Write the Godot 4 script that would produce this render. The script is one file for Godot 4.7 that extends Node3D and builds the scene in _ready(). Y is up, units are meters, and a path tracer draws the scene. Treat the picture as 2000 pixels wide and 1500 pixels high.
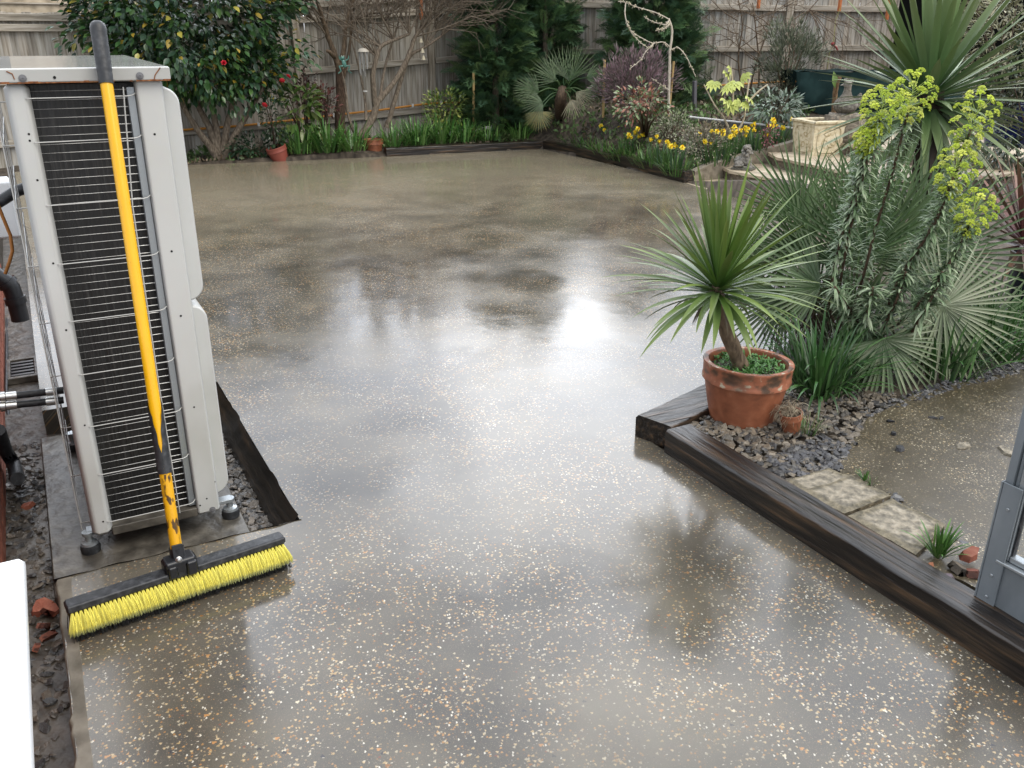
extends Node3D
# A wet exposed-aggregate patio in a walled garden under a bright overcast sky. x runs along the front of the heat pump, -z away along the house wall.

const DOWN := Vector3(0, -1, 0)
var M := {}
var origin := {}
var rng := RandomNumberGenerator.new()


class Geo:
	# Collects triangles with normals, colours (linear) and texture coordinates, wound so that each face looks along its normals.
	var v := PackedVector3Array()
	var n := PackedVector3Array()
	var c := PackedColorArray()
	var u := PackedVector2Array()
	var w := PackedVector2Array()
	var i := PackedInt32Array()

	func vert(p: Vector3, nn: Vector3, col := Color.WHITE, uv := Vector2.ZERO, uv2 := Vector2.ZERO) -> int:
		v.append(p)
		n.append(nn)
		c.append(col)
		u.append(uv)
		w.append(uv2)
		return v.size() - 1

	func tri(a: int, b: int, d: int) -> void:
		var f := (v[b] - v[a]).cross(v[d] - v[a])
		if f.dot(n[a] + n[b] + n[d]) > 0.0:
			i.append(a)
			i.append(d)
			i.append(b)
		else:
			i.append(a)
			i.append(b)
			i.append(d)

	func quad(a: int, b: int, d: int, e: int) -> void:
		tri(a, b, d)
		tri(a, d, e)

	func flat(pts: Array, nn: Vector3, col := Color.WHITE) -> void:
		var k := []
		for p in pts:
			k.append(vert(p, nn, col))
		for j in range(1, k.size() - 1):
			tri(k[0], k[j], k[j + 1])

	func box(at: Vector3, size: Vector3, bevel := 0.0, turn := Basis(), col := Color.WHITE) -> void:
		var h := size / 2.0
		var b: float = minf(bevel, h[h.min_axis_index()] * 0.99)
		var k := {}
		for sx in [-1, 1]:
			for sy in [-1, 1]:
				for sz in [-1, 1]:
					var s := Vector3(sx, sy, sz)
					for ax in 3:
						var p := Vector3.ZERO
						var nn := Vector3.ZERO
						for q in 3:
							p[q] = s[q] * (h[q] - (0.0 if q == ax else b))
						nn[ax] = s[ax]
						k[[sx, sy, sz, ax]] = vert(at + turn * p, turn * nn, col)
		for ax in 3:
			var o: int = (ax + 1) % 3
			var r: int = (ax + 2) % 3
			for s in [-1, 1]:
				var q := []
				for pr in [[-1, -1], [1, -1], [1, 1], [-1, 1]]:
					var g := [0, 0, 0, ax]
					g[ax] = s
					g[o] = pr[0]
					g[r] = pr[1]
					q.append(k[g])
				quad(q[0], q[1], q[2], q[3])
		if b <= 0.0:
			return
		for ax in 3:
			var o: int = (ax + 1) % 3
			var r: int = (ax + 2) % 3
			for so in [-1, 1]:
				for sr in [-1, 1]:
					var q := []
					for e in [[-1, o], [1, o], [1, r], [-1, r]]:
						var g := [0, 0, 0, e[1]]
						g[ax] = e[0]
						g[o] = so
						g[r] = sr
						q.append(k[g])
					quad(q[0], q[1], q[2], q[3])
		for sx in [-1, 1]:
			for sy in [-1, 1]:
				for sz in [-1, 1]:
					tri(k[[sx, sy, sz, 0]], k[[sx, sy, sz, 1]], k[[sx, sy, sz, 2]])

	func span(lo: Vector3, hi: Vector3, bevel := 0.0, col := Color.WHITE) -> void:
		box((lo + hi) / 2.0, (hi - lo).abs(), bevel, Basis(), col)

	func bar(a: Vector3, b: Vector3, wide: float, deep: float, bevel := 0.0, col := Color.WHITE, up := Vector3.UP) -> void:
		var z := (b - a).normalized()
		var x := up.cross(z).normalized()
		box((a + b) / 2.0, Vector3(wide, deep, a.distance_to(b)), bevel, Basis(x, z.cross(x), z), col)

	func tube(pts: Array, radii: Variant, sides := 8, col := Color.WHITE, caps := true, col2: Variant = null) -> void:
		var last := -1
		var x := Vector3.ZERO
		var m := pts.size()
		for j in m:
			var t: Vector3 = (pts[mini(j + 1, m - 1)] - pts[maxi(j - 1, 0)]).normalized()
			if x == Vector3.ZERO:
				x = t.cross(Vector3.UP if absf(t.y) < 0.9 else Vector3.RIGHT).normalized()
			x = (x - t * x.dot(t)).normalized()
			var y := t.cross(x)
			var r: float = radii[j] if radii is Array else radii
			var cc: Color = col if col2 == null else col.lerp(col2, float(j) / (m - 1))
			var first := v.size()
			for s in sides:
				var a := TAU * s / sides
				var d := x * cos(a) + y * sin(a)
				vert(pts[j] + d * r, d, cc)
			if last >= 0:
				for s in sides:
					quad(last + s, last + (s + 1) % sides, first + (s + 1) % sides, first + s)
			last = first
			if caps and (j == 0 or j == m - 1):
				var out := t if j > 0 else -t
				var mid := vert(pts[j], out, cc)
				var ring := []
				for s in sides:
					ring.append(vert(v[first + s], out, cc))
				for s in sides:
					tri(mid, ring[s], ring[(s + 1) % sides])

	func lathe(profile: Array, segs: int, at: Vector3, turn := Basis(), col := Color.WHITE, wobble := 0.0) -> void:
		# profile: Vector2(radius, height), up the outside and down the inside
		var m := profile.size()
		var dirs := []
		for j in m - 1:
			var d: Vector2 = profile[j + 1] - profile[j]
			dirs.append(Vector2(d.y, -d.x).normalized())
		for j in m - 1:
			var n0: Vector2 = dirs[j]
			var n1: Vector2 = dirs[j]
			if j > 0 and dirs[j - 1].dot(n0) > 0.7:
				n0 = (n0 + dirs[j - 1]).normalized()
			if j < m - 2 and dirs[j + 1].dot(n1) > 0.7:
				n1 = (n1 + dirs[j + 1]).normalized()
			var a := v.size()
			for s in segs + 1:
				var t := TAU * s / segs
				var d := Vector3(cos(t), 0, sin(t))
				var q := 1.0 + wobble * sin(t * 2.0 + 1.0) + wobble * 0.5 * sin(t * 5.0)
				for e in [[profile[j], n0], [profile[j + 1], n1]]:
					vert(at + turn * (d * e[0].x * q + Vector3.UP * e[0].y), turn * (d * e[1].x + Vector3.UP * e[1].y), col)
			for s in segs:
				quad(a + s * 2, a + s * 2 + 1, a + s * 2 + 3, a + s * 2 + 2)

	func ball(at: Vector3, r: Vector3, col := Color.WHITE, turn := Basis(), rings := 8, segs := 12) -> void:
		var a := v.size()
		for j in rings + 1:
			var p := PI * j / rings
			for s in segs + 1:
				var t := TAU * s / segs
				var d := Vector3(sin(p) * cos(t), cos(p), sin(p) * sin(t))
				vert(at + turn * (d * r), turn * (d / r).normalized(), col)
		for j in rings:
			for s in segs:
				var k := a + j * (segs + 1) + s
				quad(k, k + 1, k + segs + 2, k + segs + 1)

	func blade(from: Vector3, dir: Vector3, length: float, width: float, droop := 0.5, segs := 5, c0 := Color.WHITE, c1 := Color.WHITE, fold := 0.25, shape := 0, up := Vector3.UP) -> void:
		# a leaf: shape 0 tapers to a point, 1 is widest in the middle, 2 is a strap
		var p := from
		var d := dir.normalized()
		var last := -1
		for j in segs + 1:
			var t := float(j) / segs
			var side := d.cross(up)
			side = side.normalized() if side.length() > 0.05 else d.cross(Vector3(0.3, 0.1, 0.9)).normalized()
			var nn := side.cross(d)
			var wd := width / 2.0
			if shape == 0:
				wd *= (0.55 + 0.9 * t if t < 0.5 else 1.0) * (1.0 - pow(t, 3.0)) if t < 1.0 else 0.0
			elif shape == 1:
				wd *= sin(PI * pow(clampf(t, 0.03, 1.0), 0.8))
			else:
				wd *= (1.0 - pow(t, 5.0))
			var cc := c0.lerp(c1, t)
			var k := vert(p - side * wd + nn * wd * fold, (nn + side * fold).normalized(), cc)
			vert(p, nn, cc)
			vert(p + side * wd + nn * wd * fold, (nn - side * fold).normalized(), cc)
			if last >= 0:
				quad(last, last + 1, k + 1, k)
				quad(last + 1, last + 2, k + 2, k + 1)
			last = k
			p += d * length / segs
			d = (d + Vector3(0, -1, 0) * droop * (0.4 + 1.2 * t) / segs).normalized()

	func mesh(offset := Vector3.ZERO) -> ArrayMesh:
		var a := []
		a.resize(Mesh.ARRAY_MAX)
		if offset != Vector3.ZERO:
			for j in v.size():
				v[j] -= offset
		a[Mesh.ARRAY_VERTEX] = v
		a[Mesh.ARRAY_NORMAL] = n
		a[Mesh.ARRAY_COLOR] = c
		a[Mesh.ARRAY_TEX_UV] = u
		a[Mesh.ARRAY_TEX_UV2] = w
		a[Mesh.ARRAY_INDEX] = i
		var m := ArrayMesh.new()
		m.add_surface_from_arrays(Mesh.PRIMITIVE_TRIANGLES, a)
		return m


# ---- objects -----------------------------------------------------------------------------------------------------------------
func tag(o: Node3D, label: String, category: String, group := "", kind := "") -> Node3D:
	if label:
		o.set_meta("label", label)
	if category:
		o.set_meta("category", category)
	if group:
		o.set_meta("group", group)
	if kind:
		o.set_meta("kind", kind)
	return o


func thing(called: String, label: String, category: String, at := Vector3.ZERO, group := "") -> Node3D:
	var o := Node3D.new()
	o.name = numbered(called)
	add_child(o)
	o.position = at
	origin[o] = at
	return tag(o, label, category, group)


func numbered(called: String) -> String:
	if not has_node(NodePath(called)):
		return called
	var k := 1
	while has_node(NodePath("%s_%03d" % [called, k])):
		k += 1
	return "%s_%03d" % [called, k]


func numbered_in(parent: Node, called: String) -> String:
	var key := "count_of_" + called
	var k: int = parent.get_meta(key) if parent.has_meta(key) else 0
	parent.set_meta(key, k + 1)
	return called if k == 0 else "%s_%03d" % [called, k]


func part(parent: Node3D, called: String, g: Geo, m: Material, label := "") -> MeshInstance3D:
	var o := MeshInstance3D.new()
	o.name = numbered_in(parent, called)
	o.mesh = g.mesh(origin.get(parent, Vector3.ZERO))
	o.material_override = m
	parent.add_child(o, true)
	origin[o] = origin.get(parent, Vector3.ZERO)
	if label:
		o.set_meta("label", label)
	return o


func place(parent: Node3D, called: String, mesh: Mesh, m: Material, at: Transform3D) -> MeshInstance3D:
	# a part that shares its mesh; at is in the world
	var o := MeshInstance3D.new()
	o.name = numbered_in(parent, called)
	o.mesh = mesh
	o.material_override = m
	parent.add_child(o, true)
	o.transform = Transform3D(at.basis, at.origin - origin.get(parent, Vector3.ZERO))
	return o


func single(called: String, g: Geo, m: Material, label: String, category: String, at := Vector3.ZERO, group := "", kind := "") -> MeshInstance3D:
	var o := MeshInstance3D.new()
	o.name = numbered(called)
	o.mesh = g.mesh(at)
	o.material_override = m
	add_child(o)
	o.position = at
	origin[o] = at
	return tag(o, label, category, group, kind) as MeshInstance3D


func swarm(parent: Node3D, called: String, mesh: Mesh, m: Material, places: Array, colors: Array) -> MultiMeshInstance3D:
	# many copies of one mesh as stuff; places are in the world
	var mm := MultiMesh.new()
	mm.transform_format = MultiMesh.TRANSFORM_3D
	mm.use_colors = true
	mm.mesh = mesh
	mm.instance_count = places.size()
	var off: Vector3 = origin.get(parent, Vector3.ZERO)
	for k in places.size():
		var t: Transform3D = places[k]
		t.origin -= off
		mm.set_instance_transform(k, t)
		mm.set_instance_color(k, colors[k])
	var o := MultiMeshInstance3D.new()
	o.name = numbered(called) if parent == self else numbered_in(parent, called)
	o.multimesh = mm
	o.material_override = m
	parent.add_child(o, true)
	o.set_meta("kind", "stuff")
	return o


# ---- materials ---------------------------------------------------------------------------------------------------------------
func lin(r: float, g: float, b: float) -> Color:
	return Color(r, g, b).linear_to_srgb()


func mat(called: String, color: Color, rough := 0.6, metal := 0.0) -> StandardMaterial3D:
	var m := StandardMaterial3D.new()
	m.resource_name = called
	m.albedo_color = color
	m.roughness = rough
	m.metallic = metal
	m.vertex_color_use_as_albedo = true
	M[called] = m
	return m


func noise(frequency: float, seed_ := 1, octaves := 5, kind := FastNoiseLite.TYPE_SIMPLEX_SMOOTH) -> FastNoiseLite:
	var f := FastNoiseLite.new()
	f.seed = seed_
	f.frequency = frequency
	f.noise_type = kind
	f.fractal_octaves = octaves
	return f


func noise_texture(frequency: float, stops: Array, seed_ := 1, octaves := 5, side := 512) -> NoiseTexture2D:
	# stops: [offset, colour] in linear values
	var t := NoiseTexture2D.new()
	t.width = side
	t.height = side
	t.seamless = true
	t.noise = noise(frequency, seed_, octaves)
	if stops:
		var g := Gradient.new()
		g.offsets = PackedFloat32Array(stops.map(func(s): return s[0]))
		g.colors = PackedColorArray(stops.map(func(s): return s[1]))
		t.color_ramp = g
	return t


func textured(called: String, stops: Array, frequency: float, scale: Vector3, rough := 0.7, bump := 0.0, seed_ := 1, octaves := 5) -> StandardMaterial3D:
	var m := mat(called, Color.WHITE, rough)
	m.albedo_texture = noise_texture(frequency, stops, seed_, octaves)
	m.uv1_triplanar = true
	m.uv1_world_triplanar = true
	m.uv1_scale = scale
	m.uv1_triplanar_sharpness = 4.0
	if bump > 0.0:
		m.heightmap_enabled = true
		m.heightmap_texture = noise_texture(frequency, [], seed_, octaves)
		m.heightmap_scale = bump
	return m


func leaf(called: String, rough := 0.4, through := 0.35) -> StandardMaterial3D:
	var m := mat(called, Color.WHITE, rough)
	m.cull_mode = BaseMaterial3D.CULL_DISABLED
	m.backlight_enabled = true
	m.backlight = Color(through, through, through)
	return m


func materials() -> void:
	textured("weathered_board", [[0.0, lin(0.18, 0.16, 0.125)], [0.4, lin(0.35, 0.315, 0.265)], [0.62, lin(0.45, 0.42, 0.37)], [1.0, lin(0.56, 0.535, 0.49)]], 0.012, Vector3(3.2, 0.22, 3.2), 0.85, 0.25, 3)
	textured("weathered_rail", [[0.0, lin(0.2, 0.17, 0.13)], [0.45, lin(0.36, 0.32, 0.26)], [1.0, lin(0.52, 0.48, 0.42)]], 0.012, Vector3(0.3, 3.0, 3.0), 0.85, 0.3, 4)
	textured("wet_sleeper", [[0.0, lin(0.004, 0.003, 0.003)], [0.42, lin(0.012, 0.009, 0.007)], [0.6, lin(0.027, 0.019, 0.013)], [0.78, lin(0.06, 0.037, 0.021)], [1.0, lin(0.13, 0.075, 0.036)]], 0.02, Vector3(2.6, 2.6, 0.17), 0.36, 0.6, 8, 6)
	textured("wet_sleeper_across", [[0.0, lin(0.004, 0.003, 0.003)], [0.42, lin(0.012, 0.009, 0.007)], [0.6, lin(0.027, 0.019, 0.013)], [0.78, lin(0.06, 0.037, 0.021)], [1.0, lin(0.13, 0.075, 0.036)]], 0.02, Vector3(0.17, 2.6, 2.6), 0.36, 0.6, 9, 6)
	textured("soil", [[0.0, lin(0.018, 0.013, 0.009)], [0.5, lin(0.06, 0.046, 0.032)], [1.0, lin(0.13, 0.105, 0.078)]], 0.03, Vector3(0.7, 0.7, 0.7), 0.8, 1.2, 11)
	textured("mud", [[0.0, lin(0.03, 0.025, 0.02)], [0.5, lin(0.075, 0.064, 0.051)], [1.0, lin(0.13, 0.11, 0.09)]], 0.02, Vector3(0.9, 0.9, 0.9), 0.45, 0.6, 12)
	textured("old_concrete", [[0.0, lin(0.10, 0.085, 0.06)], [0.5, lin(0.22, 0.19, 0.145)], [1.0, lin(0.34, 0.30, 0.235)]], 0.02, Vector3(0.8, 0.8, 0.8), 0.65, 0.5, 13)
	textured("step_concrete", [[0.0, lin(0.22, 0.18, 0.125)], [0.5, lin(0.40, 0.33, 0.235)], [1.0, lin(0.52, 0.45, 0.34)]], 0.012, Vector3(0.5, 0.5, 0.5), 0.6, 0.5, 14)
	textured("rough_concrete", [[0.0, lin(0.05, 0.04, 0.028)], [0.5, lin(0.14, 0.115, 0.085)], [1.0, lin(0.3, 0.255, 0.19)]], 0.03, Vector3(1.0, 1.0, 1.0), 0.8, 1.5, 15)
	textured("base_concrete", [[0.0, lin(0.035, 0.031, 0.026)], [0.5, lin(0.085, 0.077, 0.064)], [1.0, lin(0.17, 0.155, 0.13)]], 0.02, Vector3(1.0, 1.0, 1.0), 0.4, 0.4, 16)
	textured("terracotta", [[0.0, lin(0.17, 0.06, 0.03)], [0.45, lin(0.26, 0.088, 0.042)], [0.7, lin(0.30, 0.108, 0.053)], [1.0, lin(0.36, 0.17, 0.10)]], 0.012, Vector3(2.2, 2.2, 2.2), 0.5, 0.1, 17)
	textured("terracotta_rim", [[0.0, lin(0.035, 0.022, 0.014)], [0.36, lin(0.11, 0.055, 0.03)], [0.55, lin(0.26, 0.09, 0.045)], [0.78, lin(0.32, 0.115, 0.06)], [0.86, lin(0.42, 0.36, 0.26)], [1.0, lin(0.45, 0.4, 0.3)]], 0.010, Vector3(2.2, 2.8, 2.2), 0.5, 0.25, 25)
	textured("york_stone", [[0.0, lin(0.085, 0.075, 0.058)], [0.4, lin(0.19, 0.168, 0.128)], [0.62, lin(0.27, 0.235, 0.178)], [1.0, lin(0.38, 0.34, 0.275)]], 0.035, Vector3(1.3, 1.3, 1.3), 0.7, 1.2, 18, 7)
	textured("cream_stone", [[0.0, lin(0.22, 0.17, 0.09)], [0.4, lin(0.55, 0.47, 0.31)], [1.0, lin(0.68, 0.62, 0.47)]], 0.02, Vector3(1.2, 1.2, 1.2), 0.7, 0.4, 19)
	textured("grey_stone", [[0.0, lin(0.07, 0.065, 0.055)], [0.5, lin(0.22, 0.205, 0.18)], [1.0, lin(0.40, 0.38, 0.34)]], 0.03, Vector3(1.6, 1.6, 1.6), 0.8, 0.6, 20)
	textured("rough_stone", [[0.0, lin(0.05, 0.04, 0.03)], [0.5, lin(0.17, 0.145, 0.11)], [0.75, lin(0.3, 0.26, 0.2)], [1.0, lin(0.36, 0.14, 0.08)]], 0.03, Vector3(1.4, 1.4, 1.4), 0.8, 1.0, 21)
	textured("bark", [[0.0, lin(0.05, 0.037, 0.026)], [0.5, lin(0.15, 0.118, 0.085)], [1.0, lin(0.27, 0.23, 0.175)]], 0.03, Vector3(2.5, 0.9, 2.5), 0.85, 0.8, 22)
	textured("pale_bark", [[0.0, lin(0.30, 0.26, 0.20)], [0.5, lin(0.48, 0.43, 0.35)], [1.0, lin(0.62, 0.57, 0.48)]], 0.03, Vector3(2.5, 0.9, 2.5), 0.85, 0.4, 23)
	textured("slate", [[0.0, lin(0.55, 0.55, 0.55)], [1.0, lin(1.0, 1.0, 1.0)]], 0.03, Vector3(3, 3, 3), 0.42, 0.3, 24)
	textured("brickwork", [[0.0, lin(0.16, 0.045, 0.025)], [0.5, lin(0.28, 0.085, 0.05)], [1.0, lin(0.36, 0.15, 0.1)]], 0.02, Vector3(1.5, 1.5, 1.5), 0.8, 0.4, 26)
	textured("cloth_cover", [[0.0, lin(0.003, 0.007, 0.007)], [0.45, lin(0.007, 0.018, 0.018)], [0.8, lin(0.016, 0.036, 0.036)], [1.0, lin(0.022, 0.045, 0.043)]], 0.006, Vector3(0.8, 0.5, 0.8), 0.8, 1.0, 27).metallic_specular = 0.2
	textured("white_paint", [[0.0, lin(0.40, 0.40, 0.375)], [0.35, lin(0.485, 0.49, 0.475)], [1.0, lin(0.53, 0.535, 0.525)]], 0.006, Vector3(0.5, 0.35, 0.5), 0.35, 0.0, 28)
	textured("cover_paint", [[0.0, lin(0.36, 0.36, 0.34)], [1.0, lin(0.5, 0.505, 0.495)]], 0.006, Vector3(0.5, 0.35, 0.5), 0.08, 0.0, 38)
	textured("grey_paint", [[0.0, lin(0.11, 0.125, 0.135)], [0.5, lin(0.165, 0.185, 0.20)], [1.0, lin(0.22, 0.24, 0.255)]], 0.01, Vector3(1.2, 0.4, 1.2), 0.4, 0.05, 29)
	textured("coil_fins", [[0.0, lin(0.003, 0.003, 0.003)], [0.6, lin(0.010, 0.010, 0.010)], [0.8, lin(0.022, 0.021, 0.02)], [1.0, lin(0.06, 0.058, 0.055)]], 0.02, Vector3(9.0, 0.45, 9.0), 0.45, 0.2, 30)
	textured("rust", [[0.0, lin(0.08, 0.025, 0.008)], [0.5, lin(0.22, 0.075, 0.02)], [1.0, lin(0.4, 0.2, 0.08)]], 0.03, Vector3(4, 4, 4), 0.8, 0.0, 31)
	textured("yellow_enamel", [[0.0, lin(0.10, 0.05, 0.01)], [0.06, lin(0.4, 0.2, 0.01)], [0.12, lin(0.74, 0.385, 0.004)], [1.0, lin(0.78, 0.42, 0.006)]], 0.02, Vector3(3.0, 1.2, 3.0), 0.28, 0.0, 32)
	textured("scuffed_enamel", [[0.0, lin(0.03, 0.02, 0.01)], [0.30, lin(0.10, 0.05, 0.012)], [0.36, lin(0.66, 0.335, 0.006)], [1.0, lin(0.75, 0.40, 0.008)]], 0.02, Vector3(4.0, 1.6, 4.0), 0.4, 0.0, 33)
	textured("black_rubber", [[0.0, lin(0.010, 0.011, 0.013)], [0.6, lin(0.028, 0.03, 0.034)], [1.0, lin(0.075, 0.078, 0.085)]], 0.02, Vector3(3, 3, 3), 0.5, 0.1, 34)
	mat("black_plastic", lin(0.012, 0.013, 0.016), 0.35)
	mat("dark_hole", lin(0.004, 0.004, 0.004), 0.9)
	mat("silver", lin(0.5, 0.5, 0.49), 0.32, 0.9)
	mat("dull_tube", lin(0.30, 0.29, 0.28), 0.35, 0.8)
	mat("white_wire", lin(0.48, 0.48, 0.465), 0.4, 0.2)
	mat("galvanised", lin(0.36, 0.39, 0.41), 0.35, 0.6)
	mat("bristle", Color.WHITE, 0.55)
	mat("plain", Color.WHITE, 0.6)
	mat("gloss", Color.WHITE, 0.25)
	mat("white_plastic", lin(0.66, 0.67, 0.68), 0.3)
	mat("orange_cable", lin(0.55, 0.23, 0.03), 0.5)
	mat("bamboo", lin(0.42, 0.29, 0.12), 0.5)
	mat("petal", Color.WHITE, 0.6).backlight_enabled = true
	M.petal.backlight = Color(0.5, 0.5, 0.5)
	M.petal.cull_mode = BaseMaterial3D.CULL_DISABLED
	leaf("leaf_gloss", 0.32, 0.3)
	leaf("leaf_mat", 0.55, 0.4)
	leaf("leaf_sheen", 0.42, 0.35)
	var glass := mat("glass", Color(0.85, 0.9, 0.9, 0.12), 0.05)
	glass.transparency = BaseMaterial3D.TRANSPARENCY_ALPHA


func concrete_material(called: String, base: Array, seed_: int, tile: Image, metres: float, mask_at: float, wet_from := 32.0, sheen_or_dry := 0.0) -> StandardMaterial3D:
	# tint, wetness and how much aggregate shows vary over the whole slab (first coordinates); the stones repeat (second coordinates)
	var side := 1024
	var broad := noise(0.0035, seed_, 4)
	var fine := noise(0.025, seed_ + 1, 5)
	var wet := noise(0.006, seed_ + 2, 4)
	wet.domain_warp_enabled = true
	wet.domain_warp_amplitude = 40.0
	var A := broad.get_image(side, side).get_data()
	var B := fine.get_image(side, side).get_data()
	var W := wet.get_image(side, side).get_data()
	var color := PackedByteArray()
	color.resize(side * side * 3)
	var rough := PackedByteArray()
	rough.resize(side * side)
	var ramp := PackedByteArray()
	for k in 256:
		var t := k / 255.0
		var dark: Vector3 = base[0].lerp(base[1], smoothstep(0.25, 0.75, t))
		var q := lin(dark.x, dark.y, dark.z)
		ramp.append_array(PackedByteArray([int(q.r * 255), int(q.g * 255), int(q.b * 255)]))
	for k in side * side:
		var t: int = clampi(int(A[k] * 0.10 + B[k] * 0.22 + 63 + sheen_or_dry * smoothstep(0.42, 0.1, float(k) / (side * side))), 0, 255) * 3  # far rows paled: grazing sheen painted into the albedo
		color[k * 3] = ramp[t]
		color[k * 3 + 1] = ramp[t + 1]
		color[k * 3 + 2] = ramp[t + 2]
		var r: float = smoothstep(105.0, 165.0, W[k]) * 26.0 + wet_from + (B[k] - 128) * 0.10
		rough[k] = clampi(int(r), 8, 255)
	var m := mat(called, Color.WHITE, 1.0)
	m.albedo_texture = ImageTexture.create_from_image(Image.create_from_data(side, side, false, Image.FORMAT_RGB8, color))
	m.roughness_texture = ImageTexture.create_from_image(Image.create_from_data(side, side, false, Image.FORMAT_L8, rough))
	m.roughness_texture_channel = BaseMaterial3D.TEXTURE_CHANNEL_RED
	m.detail_enabled = true
	m.detail_uv_layer = BaseMaterial3D.DETAIL_UV_2
	m.detail_albedo = ImageTexture.create_from_image(tile)
	var g := noise_texture(0.012, [[0.0, Color(mask_at * 0.35, 0, 0)], [0.42, Color(mask_at * 0.6, 0, 0)], [0.62, Color(mask_at, 0, 0)], [1.0, Color(1, 0, 0)]], seed_ + 4, 5, 1024)
	m.detail_mask = g
	m.heightmap_enabled = true
	m.heightmap_texture = noise_texture(0.03, [], seed_ + 5, 4, 1024)
	m.heightmap_scale = 0.12
	return m


func aggregate_tile(side: int, metres: float, count: int, seed_: int, tones: Array, big: float) -> Image:
	# flint and gravel chips cut flush with the surface: stamps of many outlines, laid at random over a tile that repeats
	rng.seed = seed_
	var per := side / metres
	var stamps := []
	for k in 90:
		var length := rng.randf_range(0.007, 0.013) * per if k < 8 and big > 0.9 else (0.0014 + 0.0080 * pow(rng.randf(), 5.5) * big) * per
		var wide := length * rng.randf_range(0.4, 0.85)
		var a := rng.randf() * PI
		var s := int(ceil(length)) + 2
		var im := Image.create(s, s, false, Image.FORMAT_RGBA8)
		var tone: Vector3 = tones[rng.randi() % tones.size()] * rng.randf_range(0.42, 0.85)
		var q := lin(minf(tone.x, 0.85), minf(tone.y, 0.8), minf(tone.z, 0.72))
		var pa := rng.randf() * TAU
		for y in s:
			for x in s:
				var p := (Vector2(x + 0.5, y + 0.5) - Vector2(s, s) / 2.0).rotated(a)
				var th := atan2(p.y, p.x)
				var edge := 1.0 + 0.22 * sin(3.0 * th + pa) + 0.12 * sin(5.0 * th + pa * 2.0)
				var r := Vector2(p.x / (length / 2.0), p.y / (wide / 2.0)).length() / edge
				var al := clampf((1.0 - r) * wide * 0.6 + 0.3, 0.0, 1.0)
				im.set_pixel(x, y, Color(q.r, q.g, q.b, al))
		stamps.append(im)
	var out := Image.create(side, side, false, Image.FORMAT_RGBA8)
	out.fill(Color(0.5, 0.45, 0.38, 0.0))
	for k in side * side / 10:
		out.set_pixel(rng.randi() % side, rng.randi() % side, Color(0.78, 0.70, 0.56, 0.3) if rng.randf() < 0.55 else Color(0.12, 0.11, 0.11, 0.5))
	var crowd := noise(0.004, seed_ + 7, 3)
	for k in count:
		var s: Image = stamps[rng.randi() % 8] if rng.randf() < 0.006 else stamps[8 + rng.randi() % (stamps.size() - 8)]
		var x := rng.randi() % side
		var y := rng.randi() % side
		var e := minf(minf(x, side - x), minf(y, side - y)) / (side * 0.12)
		if crowd.get_noise_2d(x, y) * minf(e, 1.0) < rng.randf_range(-0.75, 0.35):
			continue
		var size := s.get_size()
		for dx in [0, -side]:
			for dy in [0, -side]:
				if x + dx + size.x > 0 and y + dy + size.y > 0:
					out.blend_rect(s, Rect2i(Vector2i.ZERO, size), Vector2i(x + dx, y + dy))
	return out


func sky_picture() -> Image:
	# bright overcast: broken layers of cloud, thin in front where the sun stands behind them
	var high := 256
	var im := Image.create(high * 2, high, false, Image.FORMAT_RGBF)
	var f := noise(1.6, 5, 6)
	f.domain_warp_enabled = true
	f.domain_warp_amplitude = 0.35
	f.domain_warp_frequency = 1.2
	var sun := Vector3(0.38, 0.42, -0.83).normalized()
	for y in high:
		var up := PI * (0.5 - (y + 0.5) / high)
		for x in high * 2:
			# a panorama's left edge looks along -z
			var around := TAU * (x + 0.5) / (high * 2.0)
			var d := Vector3(sin(around) * cos(up), sin(up), -cos(around) * cos(up))
			var flat_ := Vector3(d.x, d.y * 1.7, d.z)
			var n := f.get_noise_3dv(flat_ * 1.3) * 0.5 + 0.5
			var c := smoothstep(0.36, 0.66, n)
			var near := maxf(d.dot(sun), 0.0)
			var glow := 2.1 * pow(near, 2.6)
			var grey := Vector3(0.57, 0.62, 0.71).lerp(Vector3(1.02, 1.055, 1.11), c)
			var light := 0.80 + glow * (0.55 + 0.45 * c) + 0.15 * (1.0 - clampf(d.y * 1.5, 0, 1))
			var q := grey * light
			if d.y < 0.0:
				q = Vector3(0.2, 0.19, 0.17)
			im.set_pixel(x, y, Color(q.x, q.y, q.z))
	return im


# ---- the ground and what is laid in it -----------------------------------------------------------------------------------------
func height_at(x: float, z: float) -> float:
	# level patio, beds that rise to the right and to the back right
	var away := x * 0.474 - z * 0.88
	var right := smoothstep(6.3, 7.2, x)
	var h := 0.03 + 0.03 * smoothstep(1.6, 2.2, x)
	h -= 0.09 * smoothstep(-11.0, -12.4, z) * smoothstep(4.5, 2.0, x)
	h += right * 0.46 * smoothstep(9.6, 13.6, away)
	h += 0.18 * smoothstep(3.0, 6.5, x) * smoothstep(-2.6, -4.6, z) * smoothstep(-8.0, -6.4, z) * (1.0 - right)
	h += right * 0.10
	return h


func inside(p: Vector2, poly: PackedVector2Array) -> bool:
	return Geometry2D.is_point_in_polygon(p, poly)


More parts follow.
